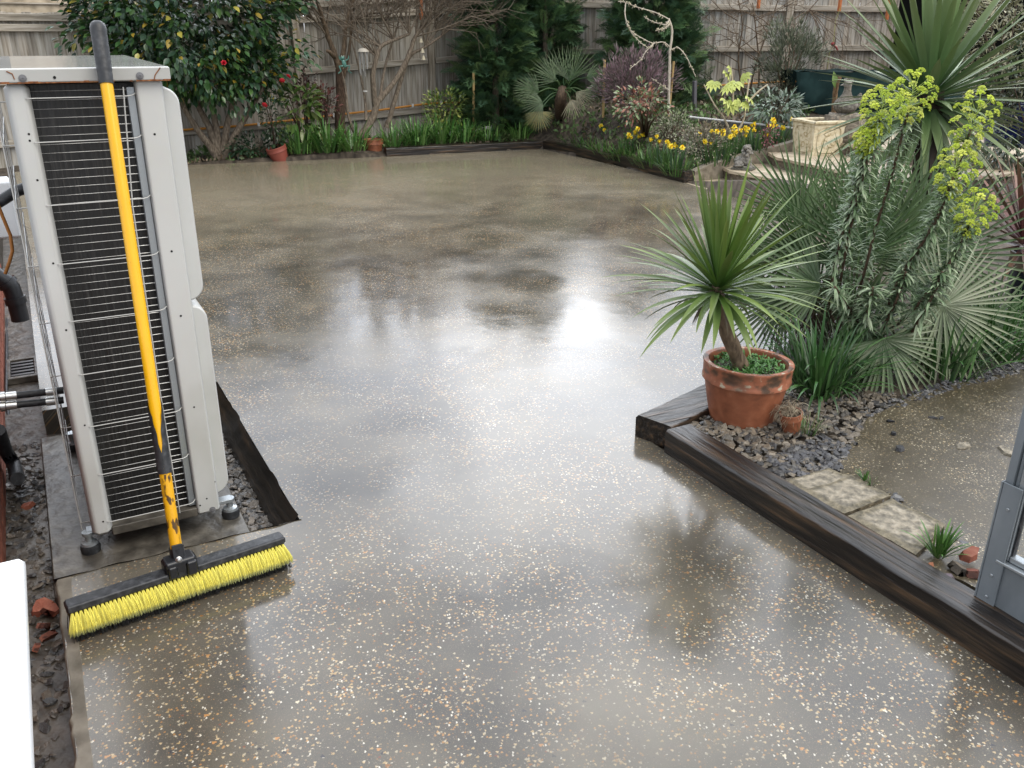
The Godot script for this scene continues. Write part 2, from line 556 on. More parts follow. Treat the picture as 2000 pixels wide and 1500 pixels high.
func slab(called: String, outline: PackedVector2Array, top: float, thick: float, m: Material, whole: Rect2, tile: float, jag := 0.0) -> MeshInstance3D:
	var poly := outline
	if jag > 0.0:
		poly = PackedVector2Array()
		for k in outline.size():
			var a := outline[k]
			var b := outline[(k + 1) % outline.size()]
			var steps := maxi(1, int(a.distance_to(b) / 0.06))
			for s in steps:
				var q := a.lerp(b, float(s) / steps)
				poly.append(q + Vector2(rng.randf_range(-jag, jag), rng.randf_range(-jag, jag)))
	var g := Geo.new()
	var idx := Geometry2D.triangulate_polygon(poly)
	for p in poly:
		g.vert(Vector3(p.x, top, p.y), Vector3.UP, Color.WHITE, (p - whole.position) / whole.size, p / tile)
	for k in range(0, idx.size(), 3):
		g.tri(idx[k], idx[k + 1], idx[k + 2])
	for k in poly.size():
		var a := poly[k]
		var b := poly[(k + 1) % poly.size()]
		var nn := Vector3(b.y - a.y, 0, a.x - b.x).normalized()
		if inside((a + b) / 2.0 + Vector2(nn.x, nn.z) * 0.001, poly):
			nn = -nn
		var q := []
		for e in [[a, top], [b, top], [b, top - thick], [a, top - thick]]:
			q.append(g.vert(Vector3(e[0].x, e[1], e[0].y), nn, Color.WHITE, (e[0] + Vector2(0, top - e[1]) - whole.position) / whole.size, (e[0] + Vector2(top - e[1], 0)) / tile))
		g.quad(q[0], q[1], q[2], q[3])
	var o := single(called, g, m, "", "")
	o.set_meta("kind", "structure")
	return o


func chip_mesh(seed_: int) -> Geo:
	# an angular slate chip
	rng.seed = seed_
	var g := Geo.new()
	var ring := []
	var m := 6
	for k in m:
		var a := TAU * (k + rng.randf_range(-0.3, 0.3)) / m
		ring.append(Vector3(cos(a), 0, sin(a)) * rng.randf_range(0.7, 1.1))
	var tilt := Vector3(rng.randf_range(-0.2, 0.2), 1, rng.randf_range(-0.2, 0.2))
	var top := []
	for p in ring:
		top.append(p * rng.randf_range(0.72, 0.95) + Vector3.UP * (0.33 + p.dot(tilt) * 0.12 - 0.0))
	g.flat(top, Vector3.UP)
	for k in m:
		var b := (k + 1) % m
		var q := [ring[k] - Vector3.UP * 0.33, ring[b] - Vector3.UP * 0.33, top[b], top[k]]
		g.flat(q, ((ring[k] + ring[b]) / 2.0 + Vector3.UP * 0.3).normalized())
	g.flat(ring.map(func(p): return p - Vector3.UP * 0.33), DOWN)
	return g


func strew(called: String, label: String, spots: Array, low: float, high: float, tones: Array, seed_: int) -> void:
	# slate chips: each spot is [polygon, chips, height]
	var root := thing(called, label, "gravel")
	root.set_meta("kind", "stuff")
	rng.seed = seed_
	var places := [[], [], []]
	var colors := [[], [], []]
	for s in spots:
		var poly: PackedVector2Array = s[0]
		var box := Rect2(poly[0], Vector2.ZERO)
		for p in poly:
			box = box.expand(p)
		var made := 0
		while made < s[1]:
			var p := box.position + Vector2(rng.randf(), rng.randf()) * box.size
			if not inside(p, poly):
				made += 0 if rng.randf() < 0.9 else 1
				continue
			made += 1
			var r := rng.randf_range(low, high)
			var b := Basis.from_euler(Vector3(rng.randf_range(-0.5, 0.5), rng.randf() * TAU, rng.randf_range(-0.5, 0.5))).scaled_local(Vector3(r, r * rng.randf_range(0.2, 0.65), r * rng.randf_range(0.5, 1.0)))
			var y: float = s[2] + rng.randf_range(-0.002, 0.012)
			if s.size() > 3:
				y = height_at(p.x, p.y) + s[2] + rng.randf_range(-0.004, 0.012)
			var k := rng.randi() % 3
			places[k].append(Transform3D(b, Vector3(p.x, y, p.y)))
			colors[k].append((tones[rng.randi() % tones.size()] as Color) * rng.randf_range(0.6, 1.25))
	for k in 3:
		swarm(root, "chips", chip_mesh(40 + k).mesh(), M.slate, places[k], colors[k])


func sleeper(label: String, a: Vector3, b: Vector3, wide: float, tall: float, m: Material) -> void:
	# a to b is the foot of the front edge; the timber lies to the right of it, seen from above
	rng.seed = hash(label)
	var g := Geo.new()
	var along := (b - a).normalized()
	var side := along.cross(Vector3.UP).normalized()
	var steps := maxi(4, int(a.distance_to(b) / 0.08))
	var last := []
	for k in steps + 1:
		var p := a.lerp(b, float(k) / steps)
		var j := func(s: float): return rng.randf_range(-s, s)
		var prof := [
			[p, -side], [p + Vector3.UP * (tall - 0.012 + j.call(0.003)) - side * j.call(0.002), -side],
			[p + Vector3.UP * (tall + j.call(0.0015)) + side * (0.012 + j.call(0.003)), Vector3.UP], [p + Vector3.UP * (tall + j.call(0.0015)) + side * (wide - 0.012), Vector3.UP],
			[p + Vector3.UP * (tall - 0.012 + j.call(0.003)) + side * wide, side], [p + side * wide, side]]
		var ids := []
		for e in prof:
			ids.append(g.vert(e[0], e[1]))
		if k > 0:
			for e in 5:
				g.quad(last[e], last[e + 1], ids[e + 1], ids[e])
		if k == 0 or k == steps:
			g.flat(prof.map(func(e): return e[0]), along if k else -along)
		last = ids
	single("timber_sleeper", g, m, label, "timber sleeper", a, "dark wet timber sleepers edging the beds")


func fence(called: String, label: String, a: Vector3, b: Vector3, foot: Array, top: Array, rails: Array, posts: Array, damp: Vector2) -> void:
	# boards nailed behind three rails, between posts; foot and top run from a to b as [share, height]
	var root := thing(called, label, "fence", Vector3(a.x, 0, a.z))
	var along := Vector3(b.x - a.x, 0, b.z - a.z)
	var length := along.length()
	along /= length
	var yaw := Basis(Vector3.UP, atan2(-along.z, along.x))
	var back := yaw * Vector3(0, 0, -1)
	var at := func(list: Array, t: float):
		for k in range(1, list.size()):
			if t <= list[k][0]:
				return lerpf(list[k - 1][1], list[k][1], (t - list[k - 1][0]) / maxf(list[k][0] - list[k - 1][0], 0.001))
		return list[-1][1]
	rng.seed = hash(called)
	var kinds := []
	for k in 8:
		var tone := Color(1, 1, 1) * rng.randf_range(0.72, 1.08)
		var warm := rng.randf_range(-0.05, 0.05)
		tone = Color(tone.r * (1.0 + warm), tone.g, tone.b * (1.0 - warm))
		var g := Geo.new()
		g.box(Vector3(0, 0.5, 0), Vector3(0.104, 1.0, 0.014), 0.002, Basis(Vector3.UP, 0.09), tone)
		kinds.append(g.mesh())
	var x := 0.0
	while x < length:
		var p := a + along * x
		var t := x / length
		var f: float = at.call(foot, t) + rng.randf_range(-0.02, 0.01)
		var h: float = at.call(top, t) + rng.randf_range(-0.008, 0.008) - f
		var turn := yaw * Basis.from_euler(Vector3(0, rng.randf_range(-0.02, 0.02), rng.randf_range(-0.006, 0.006)))
		place(root, "board", kinds[rng.randi() % kinds.size()], M.weathered_board, Transform3D(turn.scaled_local(Vector3(1, h, 1)), Vector3(p.x, f, p.z) + back * rng.randf_range(0.0, 0.006)))
		if x > damp.x and x < damp.y:
			# splashed wet patch, ragged along its upper edge
			var g := Geo.new()
			g.box(Vector3(p.x, f + 0.0, p.z) - back * 0.0095 + Vector3.UP * (0.2 + 0.12 * (sin(x * 5.0) + 1.0) + rng.randf_range(0, 0.09)), Vector3(0.094, 0.4 + 0.24 * (sin(x * 5.0) + 1.0), 0.002), 0.0, yaw * Basis(Vector3.UP, 0.09), Color(0.33, 0.3, 0.27))
			part(root, "damp_patch", g, M.weathered_board)
		x += 0.092
	for r in rails:
		for k in posts.size() - 1:
			var t0: float = posts[k]
			var t1: float = posts[k + 1]
			var y0: float = at.call(r, t0)
			var y1: float = at.call(r, t1)
			var q0 := a + along * (length * t0 + 0.06) - back * 0.04
			var q1 := a + along * (length * t1 - 0.06) - back * 0.04
			var g := Geo.new()
			g.bar(Vector3(q0.x, y0, q0.z), Vector3(q1.x, y1, q1.z), 0.055, 0.085, 0.008, Color.WHITE * rng.randf_range(0.85, 1.15))
			part(root, "rail", g, M.weathered_rail)
	for t in posts:
		var p: Vector3 = a + along * length * t - back * 0.03
		var g := Geo.new()
		var f: float = at.call(foot, t) - 0.1
		g.box(Vector3(p.x, (f + at.call(top, t) + 0.05) / 2.0, p.z), Vector3(0.1, at.call(top, t) + 0.05 - f, 0.1), 0.008, yaw, Color(0.9, 0.86, 0.8))
		part(root, "post", g, M.weathered_board)


func setting() -> void:
	var far := Geo.new()
	far.flat([Vector3(-300, -0.42, -300), Vector3(300, -0.42, -300), Vector3(300, -0.42, 300), Vector3(-300, -0.42, 300)], Vector3.UP)
	single("ground", far, M.soil, "", "").set_meta("kind", "structure")

	var patio := PackedVector2Array([Vector2(-0.145, 3.0), Vector2(-0.145, -2.70), Vector2(0.615, -2.70), Vector2(0.615, -4.15), Vector2(-0.145, -4.15), Vector2(-0.16, -9.0), Vector2(-0.2, -11.9),
		Vector2(1.72, -11.59), Vector2(2.5, -11.46), Vector2(3.125, -11.36), Vector2(4.17, -11.25), Vector2(6.42, -11.05), Vector2(6.44, -9.3), Vector2(6.38, -7.83), Vector2(6.2, -6.4), Vector2(6.1, -4.2), Vector2(4.7, -3.5), Vector2(2.08, -2.71), Vector2(2.06, 3.0)])
	var tones := [Vector3(0.55, 0.30, 0.11), Vector3(0.6, 0.42, 0.2), Vector3(0.48, 0.4, 0.3), Vector3(0.72, 0.62, 0.44), Vector3(0.78, 0.7, 0.55), Vector3(0.8, 0.75, 0.64), Vector3(0.62, 0.46, 0.26), Vector3(0.5, 0.24, 0.08), Vector3(0.45, 0.2, 0.06), Vector3(0.66, 0.6, 0.5), Vector3(0.75, 0.68, 0.5), Vector3(0.2, 0.17, 0.14), Vector3(0.05, 0.05, 0.06), Vector3(0.07, 0.07, 0.085), Vector3(0.3, 0.1, 0.06)]
	var tile := aggregate_tile(2048, 2.2, 180000, 77, tones, 1.0)
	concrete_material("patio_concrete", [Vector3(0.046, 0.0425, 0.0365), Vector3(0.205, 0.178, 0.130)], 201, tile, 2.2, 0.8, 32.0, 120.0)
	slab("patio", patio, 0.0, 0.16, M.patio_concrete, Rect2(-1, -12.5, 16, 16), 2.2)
	# the raised lip left along the edge of the slab by its shuttering
	var lip := Geo.new()
	var before := []
	var shape := noise(3.0, 17, 4)
	for k in 131:
		var z := 0.5 - 3.185 * k / 130.0
		var j := shape.get_noise_1d(z) * 0.016 + rng.randf_range(-0.0015, 0.0015)
		var rise := shape.get_noise_1d(z + 40.0) * 0.005
		var ids := []
		for e in [[Vector3(-0.16 + j, -0.18, z), Vector3.LEFT], [Vector3(-0.157 + j, -0.008 + rise, z), Vector3(-1, 0.4, 0).normalized()], [Vector3(-0.149 + j, 0.003 + rise, z), Vector3.UP], [Vector3(-0.112 + rise, 0.004 + rise * 0.5, z), Vector3.UP], [Vector3(-0.108 + rise, -0.01, z), Vector3.RIGHT]]:
			ids.append(lip.vert(e[0], e[1], Color(0.62, 0.63, 0.64)))
		if before:
			for e in 4:
				lip.quad(before[e], before[e + 1], ids[e + 1], ids[e])
		before = ids
	single("slab_edge", lip, M.old_concrete, "", "").set_meta("kind", "structure")

	# soil of the beds, with the slab, the pit and the channel cut out of it
	var g := Geo.new()
	var lump := noise(1.6, 31, 4)
	var nx := 150
	var nz := 140
	for j in nz + 1:
		for i in nx + 1:
			var x := -0.5 + 16.5 * i / nx
			var zz := -14.5 + 14.0 * j / nz
			var y := height_at(x, zz) + lump.get_noise_2d(x * 1.0, zz) * 0.03
			if x > 2.0 and x < 6.0 and zz > -2.7:
				y -= 0.025
			if x < 6.75 and zz < -6.5 and zz > -11.35:
				y -= 0.045
			if inside(Vector2(x, zz), patio):
				y = -0.14
			if x < -0.1 and zz > -11.4 or x < 0.7 and zz > -4.3:
				y = -0.3
			if x > 6.5 and x < 10.5 and inside(Vector2(x, zz), PackedVector2Array([Vector2(6.3, -7.9), Vector2(8.2, -8.0), Vector2(9.6, -8.0), Vector2(9.8, -6.0), Vector2(6.0, -6.0)])):
				y = -0.1
			g.vert(Vector3(x, y, zz), Vector3(-lump.get_noise_2d(x + 0.1, zz) * 0.3, 1, 0.1).normalized())
	for j in nz:
		for i in nx:
			var k := j * (nx + 1) + i
			g.quad(k, k + 1, k + nx + 2, k + nx + 1)
	single("bed_soil", g, M.soil, "", "").set_meta("kind", "structure")

	# the channel of mud between the house wall and the slab, and the pit under the heat pump
	g = Geo.new()
	for j in 61:
		for i in 11:
			var x := -0.34 + 1.0 * i / 10.0
			var zz := -12.0 + 14.0 * j / 60.0
			g.vert(Vector3(x, -0.125 + lump.get_noise_2d(x * 6.0, zz * 6.0) * 0.022, zz), Vector3.UP)
	for j in 60:
		for i in 10:
			var k := j * 11 + i
			g.quad(k, k + 1, k + 12, k + 11)
	single("channel_mud", g, M.mud, "", "").set_meta("kind", "structure")
	g = Geo.new()
	g.span(Vector3(-0.17, -0.2, -4.05), Vector3(0.47, -0.085, -2.735), 0.006)
	single("plinth_slab", g, M.base_concrete, "", "").set_meta("kind", "structure")

	# old concrete at the foot of the steps and the path on the right
	g = Geo.new()
	slab("lower_path", PackedVector2Array([Vector2(6.40, -7.85), Vector2(6.5, -8.05), Vector2(8.4, -8.0), Vector2(8.4, -5.6), Vector2(6.1, -5.2), Vector2(6.2, -6.4)]), -0.004, 0.1, M.step_concrete, Rect2(0, -10, 10, 10), 3.0)
	var path_tile := aggregate_tile(1024, 1.5, 90000, 91, [Vector3(1.05, 0.9, 0.58), Vector3(1.1, 0.98, 0.7), Vector3(0.9, 0.75, 0.45), Vector3(1.0, 0.88, 0.64), Vector3(0.55, 0.4, 0.2), Vector3(0.12, 0.1, 0.08)], 0.8)
	concrete_material("path_concrete", [Vector3(0.04, 0.032, 0.019), Vector3(0.10, 0.082, 0.054)], 301, path_tile, 1.5, 1.0, 85.0)
	slab("garden_path", PackedVector2Array([Vector3(2.191, 0.08, -1.605), Vector3(2.432, 0.08, -1.967), Vector3(2.589, 0.08, -2.099), Vector3(2.901, 0.08, -2.262), Vector3(3.174, 0.08, -2.335), Vector3(3.549, 0.08, -2.362), Vector3(4.054, 0.08, -2.322), Vector3(4.74, 0.08, -2.227), Vector3(5.5, 0, -1.0), Vector3(4.0, 0, 0.5), Vector3(2.3, 0, 0.6), Vector3(2.26, 0, -1.0)].map(func(p): return Vector2(p.x, p.z))), 0.078, 0.12, M.path_concrete, Rect2(1, -4, 6, 6), 1.5, 0.012)

	# steps up to the upper garden
	for s in [["lower_step", [Vector3(6.881, 0.12, -7.682), Vector3(6.914, 0.12, -6.667), Vector3(6.75, 0, -5.6), Vector3(8.2, 0, -5.6), Vector3(8.6, 0, -8.1), Vector3(7.05, 0, -8.1)], 0.12], ["middle_step", [Vector3(7.432, 0.25, -7.545), Vector3(7.302, 0.25, -6.509), Vector3(7.5, 0, -5.6), Vector3(9.2, 0, -5.6), Vector3(9.2, 0, -8.0), Vector3(7.75, 0, -8.1)], 0.25], ["upper_step", [Vector3(8.241, 0.38, -7.518), Vector3(8.263, 0.38, -6.379), Vector3(9.0, 0, -5.6), Vector3(11.5, 0, -5.6), Vector3(11.5, 0, -8.6), Vector3(8.9, 0, -8.4)], 0.38]]:
		var outline := PackedVector2Array(s[1].map(func(p): return Vector2(p.x, p.z)))
		rng.seed = hash(s[0])
		slab(s[0], outline, s[2], 0.03, M.step_concrete, Rect2(0, -10, 10, 10), 2.0, 0.006)
		var riser := PackedVector2Array()
		for p in Geometry2D.offset_polygon(outline, -0.03)[0]:
			riser.append(p)
		slab(s[0] + "_riser", riser, s[2] - 0.0305, 0.2, M.rough_concrete, Rect2(0, -10, 10, 10), 2.0, 0.01)


func timbers() -> void:
	sleeper("long dark sleeper along the patio in front of the paving stones", Vector3(2.058, 0, 0.6), Vector3(2.068, 0, -2.535), 0.135, 0.1, M.wet_sleeper)
	sleeper("sleeper running from the front corner back behind the big terracotta pot", Vector3(2.053, 0, -2.715), Vector3(4.2, 0, -3.375), 0.185, 0.1, M.wet_sleeper_across)
	sleeper("sleeper in front of the conifers along the back edge of the patio", Vector3(6.40, 0, -11.04), Vector3(4.17, 0, -11.28), 0.14, 0.105, M.wet_sleeper_across)
	sleeper("far half of the sleeper row beside the daffodils, from the back corner", Vector3(6.46, 0, -9.345), Vector3(6.405, 0, -11.03), 0.14, 0.11, M.wet_sleeper)
	sleeper("sleeper beside the daffodils with its cut end at the steps", Vector3(6.365, 0, -7.83), Vector3(6.46, 0, -9.335), 0.14, 0.125, M.wet_sleeper)
	# timber and membrane lining of the pit
	var g := Geo.new()
	var q := []
	for k in 25:
		var z := -2.72 - 1.42 * k / 24.0
		var j := rng.randf_range(-0.006, 0.006)
		q.append([g.vert(Vector3(0.612 + j, 0.006 + j * 0.4, z), Vector3.LEFT), g.vert(Vector3(0.565 + j, -0.05, z), Vector3(-1, 0.3, 0).normalized()), g.vert(Vector3(0.545 - j, -0.12, z), Vector3.LEFT)])
	for k in 24:
		g.quad(q[k][0], q[k][1], q[k + 1][1], q[k + 1][0])
		g.quad(q[k][1], q[k][2], q[k + 1][2], q[k + 1][1])
	single("pit_board", g, M.wet_sleeper, "dark wet board lining the right side of the heat pump pit", "board", Vector3(0.57, -0.1, -3.4))
	g = Geo.new()
	var prev := []
	for k in 31:
		var t := k / 30.0
		var x := lerpf(-0.16, 0.62, t)
		var wv := 0.012 * sin(t * 23.0) + 0.008 * sin(t * 51.0)
		var ids := [g.vert(Vector3(x, 0.004 + 0.002 * sin(t * 31.0), -2.695 + wv * 0.2), Vector3(0, 1, -0.5).normalized()), g.vert(Vector3(x, -0.03, -2.712 + wv * 0.5), Vector3(0, 0.3, -1).normalized()), g.vert(Vector3(x, -0.095, -2.73 - 0.035 * (1 - t) + wv), Vector3(0, 0.5, -1).normalized())]
		if k:
			for e in 2:
				g.quad(prev[e], prev[e + 1], ids[e + 1], ids[e])
		prev = ids
	single("membrane", g, M.black_plastic, "black plastic membrane showing along the front edge of the heat pump pit", "membrane", Vector3(0.2, -0.05, -2.7))

	var wall := Geo.new()
	var pts := [Vector3(6.409, 0.02, -7.863), Vector3(6.749, 0.12, -7.873), Vector3(7.521, 0.22, -7.942), Vector3(7.959, 0.32, -7.83), Vector3(8.65, 0.42, -7.79)]
	for k in pts.size() - 1:
		var a: Vector3 = pts[k]
		var b: Vector3 = pts[k + 1]
		var side := (b - a).cross(Vector3.UP).normalized() * 0.1
		var up := Vector3.UP * 0.045
		wall.flat([a + up, b + up, b + up - side, a + up - side], Vector3.UP)
		wall.flat([a + up, b + up, b - Vector3.UP * 0.4, a - Vector3.UP * 0.4], side.normalized())
		wall.flat([a + up - side, b + up - side, b - side - Vector3.UP * 0.4, a - side - Vector3.UP * 0.4], -side.normalized())
		if k == 0:
			wall.flat([a + up, a + up - side, a - side - Vector3.UP * 0.4, a - Vector3.UP * 0.4], (a - b).normalized())
	single("kerb_wall", wall, M.old_concrete, "low sloping concrete wall climbing along the left of the steps", "wall", pts[0])


func house_side() -> void:
	# the brick wall of the house along the left edge, seen nearly edge on
	var root := thing("house_wall", "red brick house wall at the far left edge of the picture", "wall", Vector3(-0.33, -0.2, -4))
	var g := Geo.new()
	g.span(Vector3(-0.55, -0.3, -11.0), Vector3(-0.318, 0.85, -1.2))
	part(root, "mortar", g, M.mud)
	g = Geo.new()
	rng.seed = 5
	for r in 14:
		var z := -1.3 - (0.11 if r % 2 else 0.0)
		while z > -7.0:
			g.box(Vector3(-0.35, -0.24 + r * 0.075, z - 0.11), Vector3(0.08 + rng.randf_range(-0.002, 0.002), 0.065, 0.21), 0.004, Basis(), Color.WHITE * rng.randf_range(0.7, 1.15))
			z -= 0.22
	part(root, "bricks", g, M.brickwork).set_meta("kind", "stuff")

	# the white box at the bottom left
	g = Geo.new()
	g.span(Vector3(-0.5, 0.776, Vector3(-0.12, 0.8, -1.447).z), Vector3(Vector3(-0.119, 0.8, -1.146).x, 0.8, 0.3), 0.008)
	single("white_ledge", g, M.white_plastic, "bright white plastic ledge along the house wall, cut off at the bottom left", "ledge", Vector3(-0.3, 0.776, -0.6))


func fences() -> void:
	fence("back_fence", "weathered grey board fence behind the bare trees and conifers", Vector3(-1.2, 0, -12.8), Vector3(6.95, 0, -12.8), [[0, -0.25], [0.5, -0.1], [1, 0.2]], [[0, 1.72], [0.33, 1.72], [0.335, 2.0], [0.6, 2.02], [1, 2.2]],
		[[[0, 0.2], [0.55, 0.3], [0.82, 0.44], [1, 0.5]], [[0, 0.93], [0.57, 1.0], [0.82, 1.125], [1, 1.214]], [[0, 1.55], [0.33, 1.55], [0.57, 1.66], [0.82, 1.79], [1, 1.9]], [[0, 1.665], [0.33, 1.665], [0.57, 1.84], [0.82, 1.98], [1, 2.1]]], [0.0, 0.33, 0.575, 0.82, 1.0], Vector2(4.45, 5.15))
	fence("side_fence", "weathered fence behind the tarpaulin and the right-hand beds", Vector3(6.95, 0, -12.62), Vector3(13.6, 0, -8.85), [[0, 0.25], [0.4, 0.45], [1, 0.55]], [[0, 2.3], [1, 2.3]],
		[[[0, 0.66], [0.4, 0.78], [1, 0.85]], [[0, 1.22], [0.4, 1.31], [1, 1.35]], [[0, 1.92], [0.4, 1.875], [1, 1.86]]], [0.01, 0.27, 0.52, 0.76, 0.99], Vector2(-1, -1))
	var k := 0
	for p in [Vector3(5.32, 1.939, -12.7), Vector3(9.739, 2.008, -10.6), Vector3(10.78, 1.994, -10.04), Vector3(11.408, 1.951, -9.702)]:
		var g := Geo.new()
		var low: float = [1.68, 1.86, 1.83, 1.72][k]
		g.span(Vector3(p.x - 0.022, low, p.z - 0.02), Vector3(p.x + 0.022, 2.5, p.z + 0.02), 0.004, Color(0.42, 0.13, 0.04))
		single("orange_batten", g, M.plain, ["orange timber batten on the fence above the bare trees", "orange batten nearest the third conifer on the right-hand fence", "orange batten above the red hook on the right-hand fence", "orange batten on the fence left of the tall cordyline"][k], "batten", Vector3(p.x, low, p.z), "orange battens on the fence")
		k += 1
	# cable clipped along the low rail
	var pts := [Vector3(1.18, 0.28, -12.7), Vector3(2.011, 0.307, -12.7), Vector3(2.582, 0.322, -12.7), Vector3(3.251, 0.362, -12.7), Vector3(3.915, 0.413, -12.7), Vector3(4.609, 0.459, -12.7), Vector3(5.336, 0.521, -12.7), Vector3(5.669, 0.532, -12.7), Vector3(6.447, 0.516, -12.7), Vector3(7.321, 0.619, -12.015), Vector3(8.276, 0.699, -11.501), Vector3(8.887, 0.762, -11.172), Vector3(9.363, 0.787, -10.916), Vector3(9.905, 0.828, -10.625), Vector3(10.446, 0.861, -10.333)]
	var cable := thing("orange_cable", "orange power cable clipped along the low rail of the fence", "cable", pts[4])
	var g := Geo.new()
	g.tube(pts, 0.016, 6)
	part(cable, "sheath", g, M.orange_cable)
	for p in [Vector3(2.854, 0.333, -12.68), Vector3(3.923, 0.414, -12.68), Vector3(5.13, 0.507, -12.68), Vector3(5.593, 0.536, -12.68), Vector3(9.647, 0.813, -10.729)]:
		g = Geo.new()
		g.box(p, Vector3(0.03, 0.05, 0.03), 0.004, Basis(), Color(0.7, 0.7, 0.68))
		part(cable, "clip", g, M.plain)
	# the neighbour's house beyond the fence, top left
	var home := thing("neighbour_house", "pale neighbouring house with dark window showing above the fence at top left", "house", Vector3(0, -0.3, -24))
	g = Geo.new()
	g.span(Vector3(-8, -0.3, -30), Vector3(3.2, 3.4, -24))
	part(home, "wall", g, M.step_concrete)
	g = Geo.new()
	g.span(Vector3(-8, -0.3, -24.06), Vector3(-0.45, 3.4, -24.002))
	part(home, "brick_front", g, M.brickwork)
	g = Geo.new()
	g.span(Vector3(-0.4, 0.9, -24.05), Vector3(0.0, 2.6, -23.99))
	part(home, "window", g, M.black_plastic)
	for h in [2.0, 2.25, 2.5, 2.75]:
		g = Geo.new()
		g.span(Vector3(0.0, h, -23.99), Vector3(3.2, h + 0.03, -23.95))
		part(home, "cladding_board", g, M.weathered_rail)
	g = Geo.new()
	g.flat([Vector3(-8.3, 3.3, -23.7), Vector3(3.5, 3.3, -23.7), Vector3(3.5, 4.4, -27), Vector3(-8.3, 4.4, -27)], Vector3(0, 1, 0.4).normalized())
	g.flat([Vector3(-8.3, 3.3, -30.3), Vector3(3.5, 3.3, -30.3), Vector3(3.5, 4.4, -27), Vector3(-8.3, 4.4, -27)], Vector3(0, 1, -0.4).normalized())
	part(home, "roof", g, M.grey_stone)


# ---- heat pump, broom and what stands on the left --------------------------------------------------------------------------------
func heat_pump() -> void:
	var root := thing("heat_pump", "tall white two-fan heat pump standing in the pit with a broom against it", "heat pump", Vector3(0.18, -0.09, -3.4))
	var g := Geo.new()
	g.span(Vector3(0.0, 0.02, -3.9), Vector3(0.33, 1.44, -2.945))
	part(root, "coil", g, M.coil_fins)
	var tube := CylinderMesh.new()
	tube.top_radius = 0.0003  # thin end imitates the highlight fading out along each fin line
	tube.bottom_radius = 0.0019
	tube.height = 0.268
	tube.radial_segments = 6
	tube.rings = 1
	for k in 57:
		place(root, "fin_line_glint", tube, M.silver, Transform3D(Basis(Vector3.BACK, PI / 2), Vector3(0.162, 0.05 + k * 0.0245, -2.944)))
	# corner post, front panel, back and fan side
	g = Geo.new()
	g.span(Vector3(-0.03, -0.005, -2.985), Vector3(0.034, 1.45, -2.9), 0.019)
	var post := part(root, "corner_post", g, M.white_paint)
	g = Geo.new()
	g.span(Vector3(0.308, -0.005, -3.0), Vector3(0.385, 1.45, -2.9), 0.009)
	var panel := part(root, "front_panel", g, M.white_paint)
	g = Geo.new()
	g.span(Vector3(0.332, 0.0, -3.95), Vector3(0.383, 1.45, -3.001), 0.004)
	part(root, "fan_panel", g, M.white_paint)
	g = Geo.new()
	g.span(Vector3(-0.03, 0.0, -3.95), Vector3(0.33, 1.45, -3.91), 0.012)
	part(root, "back_panel", g, M.white_paint)
	g = Geo.new()
	g.span(Vector3(0.285, 0.03, -2.943), Vector3(0.307, 1.43, -2.918), 0.002)
	part(root, "coil_end_strip", g, M.galvanised)
	g = Geo.new()
	g.span(Vector3(0.03, -0.012, -2.96), Vector3(0.31, 0.022, -2.908), 0.004)
	part(root, "base_rail", g, M.base_concrete)
	for y in [[0.757, 1.425], [0.036, 0.738]]:
		g = Geo.new()
		var out := []
		for k in 9:
			var t := PI / 2 * k / 8.0
			out.append([Vector2(0.386 + 0.048 * cos(t), y[1] - 0.05 + 0.05 * sin(t)), Vector2(cos(t), sin(t))])
		for k in 9:
			var t := PI / 2 * k / 8.0
			out.push_front([Vector2(0.386 + 0.048 * cos(t), y[0] + 0.05 - 0.05 * sin(t)), Vector2(cos(t), -sin(t))])
		var old := []
		for k in out.size():
			var p: Vector2 = out[k][0]
			var q: Vector2 = out[k][1]
			var inset := Vector3(q.x, q.y, 0) * 0.006
			var at := Vector3(p.x, p.y, 0)
			var nn := Vector3(q.x, q.y, 0)
			var ids := [g.vert(at - inset + Vector3.BACK * -2.955, Vector3.BACK), g.vert(at + Vector3.BACK * -2.961, nn), g.vert(at + Vector3.BACK * -3.9, nn)]
			if old:
				g.quad(old[1], old[2], ids[2], ids[1])
				g.quad(old[0], old[1], ids[1], ids[0])
			old = ids
		g.flat(out.map(func(e): return Vector3(e[0].x - e[1].x * 0.006, e[0].y - e[1].y * 0.006, -2.955)), Vector3.BACK)
		var guard := part(root, "fan_guard", g, M.white_paint)
		var rings := Geo.new()
		for r in 9:
			var pts := []
			for a in 41:
				var t := TAU * a / 40.0
				pts.append(Vector3(0.437, (y[0] + y[1]) / 2.0 + sin(t) * 0.03 * (r + 1.5), -3.43 + cos(t) * 0.03 * (r + 1.5)))
			rings.tube(pts, 0.002, 4, Color.WHITE, false)
		part(guard, "grille", rings, M.white_wire)
	# cover with folded, rusting corners
	g = Geo.new()
	g.span(Vector3(-0.042, 1.447, -3.99), Vector3(0.408, 1.486, -2.882), 0.005)
	var cover := part(root, "top_cover", g, M.cover_paint)
	for e in [[Vector3(0.002, 1.458, -2.881), Vector3(-0.001, 1.472, -2.881), Vector3(-0.014, 1.479, -2.881)], [Vector3(0.36, 1.448, -2.881), Vector3(0.365, 1.463, -2.881), Vector3(0.382, 1.483, -2.881)]]:
		g = Geo.new()
		g.tube(e, 0.0016, 5)
		part(cover, "rusty_seam", g, M.rust)
	g = Geo.new()
	rng.seed = 9
	var x := -0.04
	while x < 0.405:
		var e := x + rng.randf_range(0.006, 0.03)
		if rng.randf() < 0.72 or x < 0.05 or x > 0.33:
			g.span(Vector3(x, 1.4462, -2.8835), Vector3(minf(e, 0.406), 1.4462 + rng.randf_range(0.002, 0.0055), -2.8808), 0.0)
		x = e
	part(cover, "rusty_edge", g, M.rust).set_meta("kind", "stuff")
